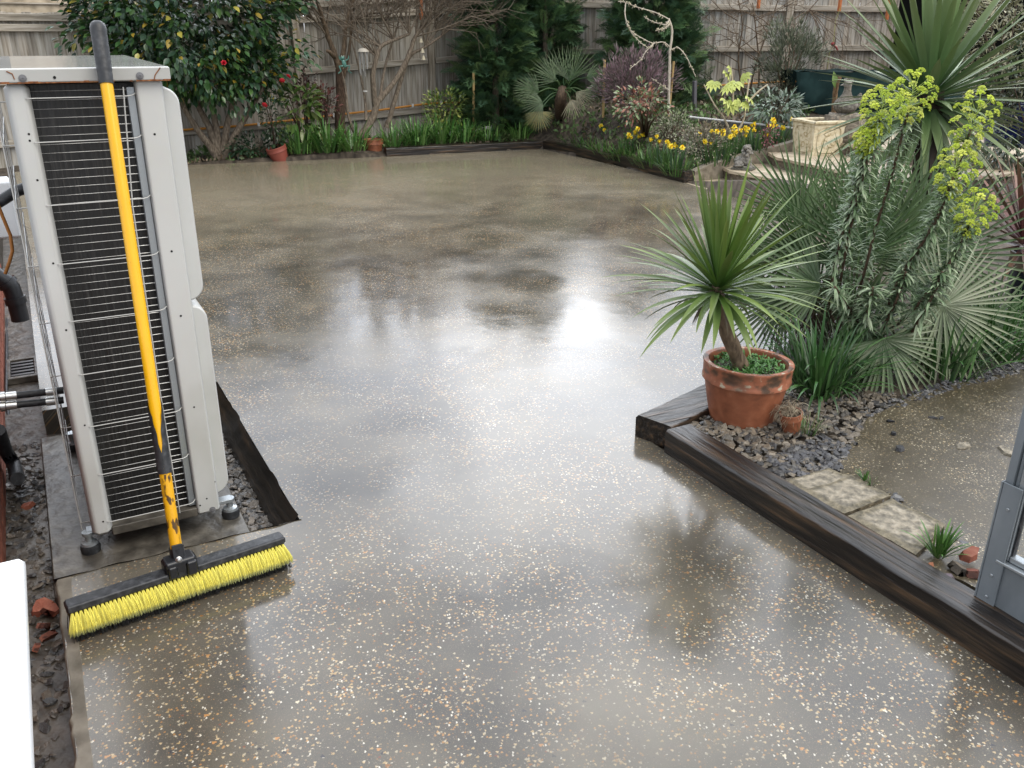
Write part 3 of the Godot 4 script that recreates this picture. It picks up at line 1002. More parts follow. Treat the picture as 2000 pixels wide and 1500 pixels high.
	for p in [Vector3(0.022, 1.46, -2.881), Vector3(0.323, 1.461, -2.881), Vector3(0.358, 0.007, -2.9)]:
		g = Geo.new()
		g.lathe([Vector2(0.0105, 0), Vector2(0.0105, 0.002), Vector2(0.006, 0.0022), Vector2(0.006, 0.005), Vector2(0.0025, 0.0055), Vector2(0.0025, 0.003), Vector2(0, 0.003)], 12, p, Basis(Vector3.RIGHT, PI / 2), Color(0.16, 0.16, 0.165))
		part(cover if p.y > 1.0 else panel, "bolt", g, M.gloss)
	for e in [[Vector3(0.101, 1.461, -2.881), cover, 0.004], [Vector3(0.343, 1.295, -2.9), panel, 0.0035], [Vector3(0.344, 0.939, -2.9), panel, 0.0035], [Vector3(0.344, 0.727, -2.9), panel, 0.0035], [Vector3(0.345, 0.405, -2.9), panel, 0.003], [Vector3(0.344, 0.054, -2.9), panel, 0.003], [Vector3(0.319, 0.033, -2.9), panel, 0.003], [Vector3(0.379, 0.112, -2.9), panel, 0.002],
			[Vector3(0.011, 1.311, -2.9), post, 0.0032], [Vector3(0.01, 1.293, -2.9), post, 0.0032], [Vector3(0.01, 1.183, -2.9), post, 0.0032], [Vector3(0.009, 0.939, -2.9), post, 0.0032], [Vector3(0.009, 0.73, -2.9), post, 0.0032], [Vector3(0.009, 0.409, -2.9), post, 0.003], [Vector3(0.008, 0.054, -2.9), post, 0.003]]:
		g = Geo.new()
		g.lathe([Vector2(e[2], 0), Vector2(e[2], 0.0008), Vector2(0, 0.0008)], 10, e[0], Basis(Vector3.RIGHT, PI / 2))
		part(e[1], "screw_hole", g, M.dark_hole)
	# guard wires over the coil, bent in at the strip, and the cage on the wall side
	for h in [Vector3(0.035, 1.406, -2.9).y, Vector3(0.034, 1.287, -2.9).y, Vector3(0.033, 1.109, -2.9).y, Vector3(0.033, 0.934, -2.9).y, Vector3(0.033, 0.755, -2.9).y, Vector3(0.035, 0.58, -2.9).y, Vector3(0.033, 0.401, -2.9).y, Vector3(0.033, 0.227, -2.9).y, Vector3(0.032, 0.049, -2.9).y]:
		g = Geo.new()
		g.tube([Vector3(0.02, h, -2.903), Vector3(0.033, h, -2.897), Vector3(0.285, h, -2.897), Vector3(0.297, h + 0.002, -2.9), Vector3(0.307, h + 0.006, -2.912)], 0.0017, 6)
		part(root, "guard_wire", g, M.white_wire)
		g = Geo.new()
		g.tube([Vector3(-0.012, h - 0.01, -2.95), Vector3(-0.058, h - 0.012, -2.955), Vector3(-0.058, h - 0.012, -3.9)], 0.002, 6)
		part(root, "side_wire", g, M.white_wire)
	for z in [-2.957, -3.0, -3.06, -3.3, -3.6, -3.88]:
		g = Geo.new()
		g.tube([Vector3(-0.06, 0.01, z), Vector3(-0.06, 1.42, z)], 0.0018, 6)
		part(root, "side_wire", g, M.white_wire)
	g = Geo.new()
	g.tube([Vector3(0.275, 1.431, -2.894), Vector3(0.251, 1.09, -2.894), Vector3(0.246, 0.51, -2.894), Vector3(0.249, 0.025, -2.894)], 0.0022, 6)
	part(root, "guard_wire", g, M.white_wire)
	for p in [Vector3(0.43, 0, -2.985), Vector3(-0.045, 0, -2.97), Vector3(0.43, 0, -3.86), Vector3(-0.045, 0, -3.86)]:
		g = Geo.new()
		g.lathe([Vector2(0, -0.088), Vector2(0.030, -0.088), Vector2(0.033, -0.07), Vector2(0.030, -0.055), Vector2(0, -0.055)], 18, p)
		var foot := part(root, "foot", g, M.black_rubber)
		g = Geo.new()
		g.lathe([Vector2(0.027, -0.056), Vector2(0.025, -0.047), Vector2(0.012, -0.042), Vector2(0.012, -0.02), Vector2(0.019, -0.02), Vector2(0.019, -0.008), Vector2(0, -0.008)], 16, p)
		part(foot, "foot_plate", g, M.galvanised)
	g = Geo.new()
	for z in [-2.985, -3.86]:
		g.span(Vector3(-0.05, -0.02, z - 0.02), Vector3(0.44, -0.006, z + 0.02), 0.002)
	part(root, "foot_bar", g, M.galvanised)


func broom() -> void:
	var a := Vector3(0.183, 0.14, -2.414)
	var b := Vector3(0.231, 1.56, -2.868)
	var root := thing("broom", "yellow handled broom with yellow bristles leaning against the heat pump", "broom", Vector3(0.19, 0, -2.4))
	var way := (b - a).normalized()
	var length := a.distance_to(b)
	var on := func(t: float) -> Vector3: return a + way * length * t
	var g := Geo.new()
	g.tube([on.call(0.0), on.call(0.17)], 0.0168, 20)
	part(root, "lower_handle", g, M.scuffed_enamel, "scuffed lower end of the handle")
	g = Geo.new()
	g.tube([on.call(0.17), on.call(0.93)], 0.0168, 20)
	part(root, "handle", g, M.yellow_enamel)
	# the worn black sleeve, torn open along the front
	g = Geo.new()
	var t0 := 0.172
	var t1 := 0.318
	var x := way.cross(Vector3.BACK).normalized()
	var y := x.cross(way)
	if y.z < 0.0:
		y = -y
	var rows := 22
	var seg := 28
	for r in rows + 1:
		var t := float(r) / rows
		var open := 0.0
		if t > 0.22:
			open = lerpf(0.05, 0.6, smoothstep(0.22, 0.8, t)) + 0.08 * sin(t * 19.0)
		if t > 0.78:
			open += (t - 0.78) * 7.0
		for s in seg + 1:
			var an := PI / 2 + 0.12 + open + (TAU - 2.0 * open) * s / seg
			var d := x * cos(an) + y * sin(an)
			g.vert(on.call(lerpf(t0, t1, t)) + d * (0.0196 + 0.0015 * sin(s * 1.7 + r)), d)
	for r in rows:
		for s in seg:
			var k := r * (seg + 1) + s
			g.quad(k, k + 1, k + seg + 2, k + seg + 1)
	part(root, "torn_sleeve", g, M.black_rubber)
	# hand grip with ribs, a hole and a rounded end
	g = Geo.new()
	var prof := []
	for k in 26:
		var t := k / 25.0
		prof.append(Vector2(0.0198 + (0.0012 if k % 2 and k > 6 and k < 18 else 0.0) + 0.0022 * t * t, t * 0.145))
	prof += [Vector2(0.0215, 0.155), Vector2(0.0185, 0.164), Vector2(0.012, 0.17), Vector2(0, 0.172)]
	var up := Basis(x, way, x.cross(way))
	g.lathe([Vector2(0, 0)] + prof, 24, on.call(0.918), up)
	var grip := part(root, "hand_grip", g, M.black_rubber)
	g = Geo.new()
	g.lathe([Vector2(0.0055, -0.02), Vector2(0.0055, 0.0205), Vector2(0, 0.0207)], 12, on.call(0.918) + way * 0.152, Basis(x, y, x.cross(y)))
	part(grip, "hanging_hole", g, M.dark_hole)
	# head: block, socket bracket, bolt
	var l := Vector3(-0.122, 0.1, -2.375)
	var r := Vector3(0.496, 0.1, -2.456)
	var ax := (r - l).normalized()
	var fwd := ax.cross(Vector3.UP).normalized()
	if fwd.z < 0.0:
		fwd = -fwd
	var turn := Basis(ax, Vector3.UP, ax.cross(Vector3.UP))
	var mid := (l + r) / 2.0
	g = Geo.new()
	g.box(mid - Vector3.UP * 0.004, Vector3(l.distance_to(r) + 0.012, 0.026, 0.052), 0.007, turn)
	part(root, "head_block", g, M.black_rubber)
	g = Geo.new()
	var s0 := mid + ax * (Vector3(0.185, 0.1, -2.414) - mid).dot(ax)
	g.box(s0 + Vector3.UP * 0.022 + ax * 0.0, Vector3(0.094, 0.05, 0.058), 0.011, turn)
	g.box(s0 + Vector3.UP * 0.012 + ax * 0.028 + fwd * 0.02, Vector3(0.034, 0.05, 0.036), 0.008, turn)
	g.box(s0 + Vector3.UP * 0.012 - ax * 0.026 + fwd * 0.018, Vector3(0.03, 0.044, 0.034), 0.008, turn)
	g.tube([s0 + Vector3.UP * 0.02, on.call(0.022)], [0.021, 0.0215], 16)
	var socket := part(root, "socket", g, M.black_plastic)
	g = Geo.new()
	g.bar(s0 + Vector3.UP * 0.03 + y * 0.018, on.call(0.03) + y * 0.018, 0.03, 0.006, 0.002, Color.WHITE, y)
	part(socket, "strap", g, M.black_plastic)
	g = Geo.new()
	g.lathe([Vector2(0.0095, 0), Vector2(0.0095, 0.003), Vector2(0.006, 0.005), Vector2(0.0045, 0.008), Vector2(0, 0.009)], 12, on.call(0.0) + y * 0.021, Basis(x, y, x.cross(y)))
	part(socket, "bolt", g, M.silver)
	# outer yellow tufts, one by one, over a core painted black as shadow below
	rng.seed = 21
	var tufts := []
	for k in 5:
		g = Geo.new()
		for n in 90:
			var q := Vector2(rng.randf_range(-1, 1), rng.randf_range(-1, 1)).limit_length(1.0)
			var p0 := Vector3(q.x * 0.003, 0, q.y * 0.003)
			var len := rng.randf_range(0.042, 0.054)
			var p1 := Vector3(q.x * 0.014, -len, 0.034 + q.y * 0.011 + rng.randf_range(-0.003, 0.003))
			var pm := (p0 + p1) / 2.0 + Vector3(q.x * 0.0015, 0, 0.005)
			var c := Color(0.82, 0.72, 0.10).lerp(Color(0.70, 0.65, 0.13), rng.randf()) * rng.randf_range(0.75, 1.15)
			g.tube([p0, pm, pm.lerp(p1, 0.6)], 0.00065, 3, c, false)
			g.tube([pm.lerp(p1, 0.6), p1], [0.00065, 0.00045], 3, c, false, Color(0.27, 0.30, 0.14) * rng.randf_range(0.7, 1.1))
		tufts.append(g.mesh())
	var count := 56
	for row in 2:
		for k in count:
			var t := (k + 0.5) / count
			var p := l.lerp(r, t) + Vector3.DOWN * 0.016 + fwd * (0.02 if row == 0 else -0.02)
			var face := turn if fwd.dot(turn.z) > 0 else turn.rotated(Vector3.UP, PI)
			if row:
				face = face.rotated(Vector3.UP, PI)
			var lean := rng.randf_range(-0.1, 0.1) + (0.16 if k > count - 4 else 0.0) - (0.16 if k < 3 else 0.0)
			if k == 23 and row == 0:
				lean = 0.25
			face = Basis(fwd if row == 0 else -fwd, lean) * face
			place(root, "bristle_tuft", tufts[rng.randi() % 5], M.bristle, Transform3D(face, p))
	g = Geo.new()
	for n in 4200:
		var t := rng.randf()
		var o := rng.randf_range(-1, 1)
		var p := l.lerp(r, t) + Vector3.DOWN * 0.016 + fwd * o * 0.016
		g.tube([p, p + Vector3.DOWN * (l.y - 0.02) + fwd * o * 0.03 + ax * rng.randf_range(-0.012, 0.012)], 0.0011, 3, Color(0.016, 0.017, 0.016) * rng.randf_range(0.5, 1.4), false)
	part(root, "shadow_core_bristles", g, M.bristle).set_meta("kind", "stuff")


func left_side() -> void:
	# hoses between wall and heat pump, with crimped ends
	for k in 2:
		var a: Vector3 = [Vector3(-0.256, 0.39, -3.34), Vector3(-0.262, 0.356, -3.34)][k]
		var b: Vector3 = [Vector3(-0.035, 0.377, -3.34), Vector3(-0.041, 0.34, -3.34)][k]
		var root := thing("water_hose", ["upper braided hose with steel ends between wall and heat pump", "lower braided hose with steel ends between wall and heat pump"][k], "hose", a, "hoses to the heat pump")
		var g := Geo.new()
		g.tube([a, b], 0.013, 12)
		part(root, "rubber_hose", g, M.black_rubber)
		for s in [[0.18, 0.33], [0.74, 0.9]]:
			g = Geo.new()
			g.tube([a.lerp(b, s[0]), a.lerp(b, s[0] + 0.01), a.lerp(b, s[1] - 0.01), a.lerp(b, s[1])], [0.013, 0.0155, 0.0155, 0.013], 12)
			part(root, "steel_ferrule", g, M.silver)
		g = Geo.new()
		g.tube([a.lerp(b, 0.1), a.lerp(b, 0.17)], 0.019, 6)
		part(root, "union_nut", g, M.silver)
	var g := Geo.new()
	g.tube([Vector3(-0.166, 0.944, -3.93), Vector3(-0.112, 0.973, -3.93), Vector3(-0.069, 0.997, -3.93), Vector3(-0.028, 1.01, -3.93)], 0.022, 12)
	single("insulated_pipe", g, M.black_rubber, "black insulated pipe curving from the wall to the top of the heat pump back", "pipe", Vector3(-0.112, 0.973, -3.93))
	g = Geo.new()
	g.tube([Vector3(-0.127, 1.015, -3.6), Vector3(-0.118, 0.96, -3.6), Vector3(-0.107, 0.895, -3.6), Vector3(-0.111, 0.839, -3.6), Vector3(-0.128, 0.8, -3.6), Vector3(-0.149, 0.759, -3.6)], 0.006, 8, Color(0.36, 0.14, 0.03))
	single("orange_flex", g, M.plain, "thin orange flex hanging against the house wall", "cable", Vector3(-0.116, 0.933, -3.6))
	g = Geo.new()
	g.span(Vector3(-0.203, 0.764, -4.2), Vector3(-0.085, 1, -4.35), 0.012)
	single("isolator_box", g, M.white_plastic, "small white electrical box on the house wall behind the heat pump", "electrical box", Vector3(-0.151, 0.76, -4.3))
	var root := thing("drain_pipe", "black plastic waste pipe bending down into the drain by the wall", "pipe", Vector3(-0.185, 0.308, -4.9))
	g = Geo.new()
	g.tube([Vector3(-0.25, 0.461, -4.9), Vector3(-0.213, 0.422, -4.9), Vector3(-0.189, 0.383, -4.9), Vector3(-0.182, 0.321, -4.9), Vector3(-0.179, 0.213, -4.9)], 0.042, 14)
	part(root, "pipe", g, M.black_plastic)
	g = Geo.new()
	g.tube([Vector3(-0.209, 0.419, -4.9), Vector3(-0.197, 0.399, -4.9)], 0.05, 14)
	g.tube([Vector3(-0.184, 0.335, -4.9), Vector3(-0.181, 0.302, -4.9)], 0.05, 14)
	part(root, "collar", g, M.black_plastic)
	var grate := thing("drain_grate", "dark drain grating in the channel under the waste pipe", "drain", Vector3(-0.21, -0.11, -5.1))
	g = Geo.new()
	for e in [[Vector3(-0.3, -0.13, -5.25), Vector3(-0.15, -0.095, -5.22)], [Vector3(-0.3, -0.13, -4.95), Vector3(-0.15, -0.095, -4.92)], [Vector3(-0.3, -0.13, -5.22), Vector3(-0.28, -0.095, -4.95)], [Vector3(-0.17, -0.13, -5.22), Vector3(-0.15, -0.095, -4.95)]]:
		g.span(e[0], e[1], 0.004)
	part(grate, "frame", g, M.base_concrete)
	for k in 5:
		g = Geo.new()
		g.span(Vector3(-0.28, -0.115, -5.2 + k * 0.05), Vector3(-0.17, -0.1, -5.175 + k * 0.05), 0.002)
		part(grate, "bar", g, M.black_plastic)
	# pipes that run along the foot of the wall
	for e in [[[Vector3(-0.3, -0.165, -7.148), Vector3(-0.3, -0.092, -4.767), Vector3(-0.3, -0.172, -4.233), Vector3(-0.3, -0.171, -3.633)], 0.008, "thin black pipe running along the house wall"], [[Vector3(-0.28, 0.181, -3.558), Vector3(-0.28, 0.052, -3.656), Vector3(-0.27, -0.053, -3.757), Vector3(-0.25, -0.007, -3.502)], 0.026, "thick black pipe bending into the gravel by the wall"]]:
		g = Geo.new()
		g.tube(e[0], e[1], 10)
		single("wall_pipe", g, M.black_rubber, e[2], "pipe", e[0][0])
	# broken brick in the channel
	rng.seed = 61
	var k := 0
	for e in [[52,988,0.03,"orange leaf-sized brick chip lying beside the plinth slab"], [80,1185,0.045,"larger broken red brick piece in the channel left of the broom"], [98,1190,0.032,"small red brick piece touching the larger broken one"], [85,1222,0.03,"dull red brick piece below the larger broken one"], [97,1240,0.03,"orange brick piece nearest the left end of the broom"], [70,1265,0.022,"little brick piece nearest the white cabinet"]]:
		var p: Vector3 = [Vector3(-0.238, -0.11, -3.467), Vector3(-0.212, -0.11, -2.74), Vector3(-0.186, -0.1, -2.696), Vector3(-0.209, -0.11, -2.631), Vector3(-0.193, -0.105, -2.566), Vector3(-0.232, -0.11, -2.527)][k]
		var c := chip_mesh(70 + k)
		for j in c.v.size():
			c.v[j] = p + (Basis.from_euler(Vector3(0.2 * k, k, 0.3)) * c.v[j]) * e[2] * Vector3(1, 0.8, 0.8)
		single("brick_piece", c, M.brickwork, e[3], "brick piece", p, "broken brick in the channel")
		k += 1
	var dark := [Color(0.095, 0.085, 0.075), Color(0.13, 0.115, 0.10), Color(0.16, 0.135, 0.11), Color(0.07, 0.07, 0.072)]
	strew("pit_gravel", "dark wet slate chips packed in the pit and channel around the heat pump", [[PackedVector2Array([Vector2(0.46, -2.75), Vector2(0.56, -2.75), Vector2(0.56, -4.1), Vector2(0.46, -4.1)]), 520, -0.112], [PackedVector2Array([Vector2(-0.31, -2.2), Vector2(-0.165, -2.2), Vector2(-0.165, -4.1), Vector2(-0.31, -4.1)]), 480, -0.128], [PackedVector2Array([Vector2(-0.3, -0.9), Vector2(-0.16, -0.9), Vector2(-0.16, -2.2), Vector2(-0.3, -2.2)]), 110, -0.13]], 0.009, 0.024, dark, 5)


# ---- plants ----------------------------------------------------------------------------------------------------------------------
const SIDEWAYS := Vector3(0.882, 0, 0.472)
const NEARER := Vector3(-0.472, 0, 0.882)


func frame(out: Vector3, roll := 0.0) -> Basis:
	# y along out, z as near to up as can be
	var y := out.normalized()
	var z := Vector3.UP - y * y.y
	z = z.normalized() if z.length() > 0.05 else Vector3.BACK
	return Basis(y, roll) * Basis(y.cross(z), y, z)


func any_way() -> Vector3:
	var y := rng.randf_range(-1, 1)
	var a := rng.randf() * TAU
	return Vector3(sqrt(1 - y * y) * cos(a), y, sqrt(1 - y * y) * sin(a))


func limb(g: Geo, pts: Array, r0: float, r1: float, sides := 7, col := Color.WHITE) -> void:
	# a tapered limb through the points, smoothed and slightly crooked
	var c := []
	var rad := []
	var m := pts.size()
	for k in m - 1:
		for s in 4:
			var t := s / 4.0
			var p: Vector3 = (pts[k] as Vector3).cubic_interpolate(pts[k + 1], pts[maxi(k - 1, 0)], pts[mini(k + 2, m - 1)], t)
			c.append(p + any_way() * lerpf(r0, r1, (k + t) / (m - 1)) * 0.12)
			rad.append(lerpf(r0, r1, (k + t) / (m - 1)) * rng.randf_range(0.92, 1.08))
	c.append(pts[-1])
	rad.append(r1)
	g.tube(c, rad, sides, col)


func twigs(g: Geo, from: Vector3, dir: Vector3, length: float, r: float, levels: int, rise := 0.15, spread := 0.7, col := Color.WHITE) -> void:
	var pts := [from]
	var d := dir.normalized()
	var p := from
	var n := 4
	for k in n:
		d = (d + any_way() * 0.22 + Vector3.UP * rise).normalized()
		p += d * length / n
		pts.append(p)
		if levels > 0 and k > 0:
			for e in (2 if rng.randf() < 0.35 else 1):
				twigs(g, p, d + any_way() * spread, length * rng.randf_range(0.45, 0.7), r * 0.6, levels - 1, rise, spread, col)
	g.tube(pts, [r, r * 0.85, r * 0.7, r * 0.6, r * 0.45], 5 if r > 0.006 else 3, col, false)


func leaf_mesh(length: float, width: float, droop := 0.3, fold := 0.25, shape := 1, segs := 3) -> ArrayMesh:
	# a white leaf along +y with its face to +z, tinted by its copy
	var g := Geo.new()
	g.blade(Vector3.ZERO, Vector3(0, 1, 0.0001), length, width, 0.0, segs, Color.WHITE, Color.WHITE, fold, shape, Vector3.BACK)
	for k in g.v.size():
		var t := g.v[k].y / length
		g.v[k].z -= droop * length * t * t
	return g.mesh()


func pick(tones: Array, low := 0.75, high := 1.25) -> Color:
	var c: Color = tones[rng.randi() % tones.size()]
	var f := rng.randf_range(low, high)
	return Color(c.r * f, c.g * f, c.b * f)


func foliage(root: Node3D, called: String, centre: Vector3, radii: Vector3, clumps: int, each: int, spread: float, mesh: Mesh, m: Material, tones: Array, hang := 0.0, hollow := 0.55) -> void:
	# leaves in clumps through the outer part of a lumpy crown
	var places := []
	var colors := []
	for k in clumps:
		var d := any_way()
		var r := lerpf(hollow, 1.0, sqrt(rng.randf()))
		r *= 1.0 + 0.13 * sin(d.x * 7.0 + d.y * 5.0 + clumps) + 0.08 * sin(d.z * 13.0 + d.y * 9.0)
		var c := centre + d * radii * r
		var shade := rng.randf_range(0.72, 1.2)
		for e in each:
			var o := any_way()
			var p := c + o * spread * pow(rng.randf(), 0.5)
			var way := (o * 0.8 + d * 0.9 + Vector3.UP * rng.randf_range(-0.3, 0.5) - Vector3.UP * hang).normalized()
			places.append(Transform3D(frame(way, rng.randf_range(-0.9, 0.9)).scaled_local(Vector3.ONE * rng.randf_range(0.65, 1.15)), p))
			var cc := pick(tones)
			colors.append(Color(cc.r * shade, cc.g * shade, cc.b * shade))
	swarm(root, called, mesh, m, places, colors)


func bush(called: String, label: String, category: String, at: Vector3, height: float, radii: Vector3, clumps: int, each: int, mesh: Mesh, m: Material, tones: Array, stem_tone := Color(0.6, 0.55, 0.5), hang := 0.0, stems := 7, spread := 0.09) -> Node3D:
	var root := thing(called, label, category, at)
	rng.seed = hash(label)
	var centre := at + Vector3.UP * height
	foliage(root, "foliage", centre, radii, clumps, each, spread, mesh, m, tones, hang, 0.3)
	var g := Geo.new()
	for k in stems:
		var d := any_way()
		d.y = absf(d.y)
		limb(g, [at + d * 0.03, at.lerp(centre, 0.5) + d * radii * 0.25, centre + d * radii * 0.75], 0.012, 0.004, 5, stem_tone)
	part(root, "stems", g, M.bark)
	return root


func clump(called: String, label: String, at: Vector3, count: int, length: float, width: float, tones: Array, droop := 1.1, spread := 0.1, group := "", low := 40.0) -> void:
	# strap leaves rising from the ground and bending over
	rng.seed = hash(label)
	var g := Geo.new()
	for k in count:
		var a := rng.randf() * TAU
		var e := deg_to_rad(rng.randf_range(low, 88))
		var d := Vector3(cos(a) * cos(e), sin(e), sin(a) * cos(e))
		var c := pick(tones)
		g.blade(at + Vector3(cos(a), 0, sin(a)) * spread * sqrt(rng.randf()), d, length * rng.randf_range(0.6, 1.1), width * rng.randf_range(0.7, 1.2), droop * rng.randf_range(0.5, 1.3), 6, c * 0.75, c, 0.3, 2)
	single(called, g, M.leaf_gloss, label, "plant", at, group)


func cordyline(root: Node3D, crown: Vector3, length: float, width: float, count: int, tones: Array, seed_: int, droop: float, low := -45.0, power := 1.15) -> void:
	# sword leaves round a crown, each leaf a part
	rng.seed = seed_
	var kinds := []
	for k in 12:
		var e := deg_to_rad(lerpf(86, low, k / 11.0))
		var two := []
		for j in 3:
			var g := Geo.new()
			var c := pick(tones, 0.8, 1.2)
			var tip := c.lerp(Color(0.3, 0.27, 0.08), 0.3)
			g.blade(Vector3.ZERO, Vector3(cos(e), sin(e), 0), length * rng.randf_range(0.82, 1.08) * (1.0 if k < 9 else 0.85), width * rng.randf_range(0.85, 1.1), droop * (0.06 + 0.5 * pow(k / 11.0, 1.6)) * rng.randf_range(0.6, 1.3), 9, c, tip, 0.35, 0)
			two.append(g.mesh())
		kinds.append(two)
	for k in count:
		var t := pow((k + 0.5) / count, power)
		var kind := clampi(int(t * 12.0), 0, 11)
		var turn := Basis(Vector3.UP, k * 2.39996 + rng.randf_range(-0.2, 0.2)) * Basis(Vector3.BACK, rng.randf_range(-0.09, 0.09)) * Basis(Vector3.RIGHT, rng.randf_range(-0.25, 0.25))
		place(root, "leaf", kinds[kind][rng.randi() % 3], M.leaf_sheen, Transform3D(turn, crown + Vector3.DOWN * length * 0.16 * t + turn.x * width * 0.35))


func frond_mesh(radius: float, leaflets: int, spread: float, width: float, droop: float, tones: Array, seed_: int, split := 0.3) -> ArrayMesh:
	# a fan of stiff leaflets round +y, facing +z, joined near the hub
	rng.seed = seed_
	var g := Geo.new()
	var shade := pick(tones, 0.8, 1.15)
	for k in leaflets:
		var t := (k + 0.5) / leaflets * 2.0 - 1.0
		var a := deg_to_rad(spread / 2.0) * t + rng.randf_range(-0.015, 0.015)
		var c := shade.lerp(pick(tones, 0.6, 1.4), 0.6)
		var d := Vector3(sin(a), cos(a), rng.randf_range(-0.05, 0.05) - 0.12 * t * t)
		g.blade(Vector3.ZERO, d, radius * (1.0 - 0.22 * t * t) * rng.randf_range(0.9, 1.05), width, 0.0, 6, c * 0.9, c.lerp(Color(0.2, 0.2, 0.08), 0.15), 0.75, 0, Vector3.BACK)
	for k in g.v.size():
		var r := g.v[k].length() / radius
		g.v[k].z -= droop * radius * r * r * rng.randf_range(0.95, 1.05)
	return g.mesh()


func fan_palm(root: Node3D, base: Vector3, fronds: Array, width: float, tones: Array, seed_: int) -> void:
	# each frond: hub, tilt on screen of its middle (degrees clockwise from up), radius, spread, lean towards the viewer, droop
	var k := 0
	for f in fronds:
		rng.seed = seed_ + k
		var a := deg_to_rad(f[1])
		var y: Vector3 = (SIDEWAYS * sin(a) + Vector3.UP * cos(a) + NEARER * f[4]).normalized()
		var facing: Vector3 = NEARER + Vector3.UP * 0.5
		var z: Vector3 = (facing - y * facing.dot(y)).normalized()
		var tn: Array = f[6] if f.size() > 6 else tones
		place(root, "frond", frond_mesh(f[2], int(f[3] / (6.0 if seed_ != 500 else 8.5)), f[3], width, f[5], tn, seed_ + k), M.leaf_sheen, Transform3D(Basis(y.cross(z), y, z), f[0]))
		var g := Geo.new()
		var hub: Vector3 = f[0]
		limb(g, [base + any_way() * 0.03, base.lerp(hub, 0.55) + Vector3.UP * 0.05, hub], 0.011, 0.006, 5, pick(tones, 0.9, 1.1))
		part(root, "leaf_stalk", g, M.leaf_mat)
		k += 1


func conifer(label: String, at: Vector3, tall: float, wide: float, count: int) -> void:
	var root := thing("conifer", label, "conifer", at, "conifers in front of the fence")
	rng.seed = hash(label)
	var g := Geo.new()
	limb(g, [at, at + Vector3.UP * tall * 0.5, at + Vector3.UP * tall * 0.98], 0.06, 0.012, 8)
	part(root, "trunk", g, M.bark)
	# a spray: flat, twice-branched, drooping at its tips
	var kinds := []
	for k in 3:
		g = Geo.new()
		var n := 15
		for j in n:
			var t := (j + 0.5) / n
			for s in [-1, 1]:
				var p := Vector3(0, 0.30 * t, -0.05 * t * t)
				var len := 0.13 * sin(PI * (0.18 + 0.8 * t)) * rng.randf_range(0.7, 1.2)
				var d := Vector3(s * rng.randf_range(0.6, 1.0), 1.0, rng.randf_range(-0.3, 0.15))
				g.blade(p, d, len, 0.009, 0.0, 2, Color.WHITE * 0.75, Color.WHITE * 1.2, 0.2, 1, Vector3.BACK)
				g.blade(p + d.normalized() * len * 0.4, d + Vector3(-s * 0.9, 0.3, 0), len * 0.55, 0.008, 0.0, 2, Color.WHITE * 0.9, Color(1.5, 1.35, 1.1), 0.2, 1, Vector3.BACK)
		g.blade(Vector3(0, 0.26, -0.04), Vector3(0, 1, -0.3), 0.08, 0.009, 0.0, 2, Color.WHITE, Color(1.5, 1.35, 1.1), 0.2, 1, Vector3.BACK)
		kinds.append(g.mesh())
	var places := [[], [], []]
	var colors := [[], [], []]
	var tones := [Color(0.058, 0.125, 0.055), Color(0.072, 0.145, 0.058), Color(0.05, 0.11, 0.062), Color(0.12, 0.195, 0.07)]
	var boughs := count / 9
	for b in boughs:
		var t := pow(rng.randf(), 0.9)
		var y := tall * (0.06 + 0.94 * t)
		var r := wide * (0.22 + 0.78 * pow(1.0 - t, 0.65)) * (0.85 if t > 0.15 else 0.9)
		var a := rng.randf() * TAU
		var out := Vector3(cos(a), 0, sin(a))
		var shade := rng.randf_range(0.6, 1.35)
		var reach := r * rng.randf_range(0.62, 1.12)
		for e in 9:
			var q := lerpf(0.25, 1.0, sqrt(rng.randf()))
			var p := at + Vector3.UP * (y + 0.16 * q - 0.2 * q * q) + out * reach * q + any_way() * 0.09
			var way := (out + any_way() * 0.75 + Vector3.UP * rng.randf_range(0.15, 0.75)).normalized()
			var k := rng.randi() % 3
			places[k].append(Transform3D(frame(way, rng.randf_range(-0.8, 0.8)).scaled_local(Vector3.ONE * rng.randf_range(0.6, 1.2)), p))
			var c := pick(tones, 0.8, 1.2)
			colors[k].append(Color(c.r * shade, c.g * shade, c.b * shade))
	for k in 3:
		swarm(root, "foliage", kinds[k], M.leaf_mat, places[k], colors[k])


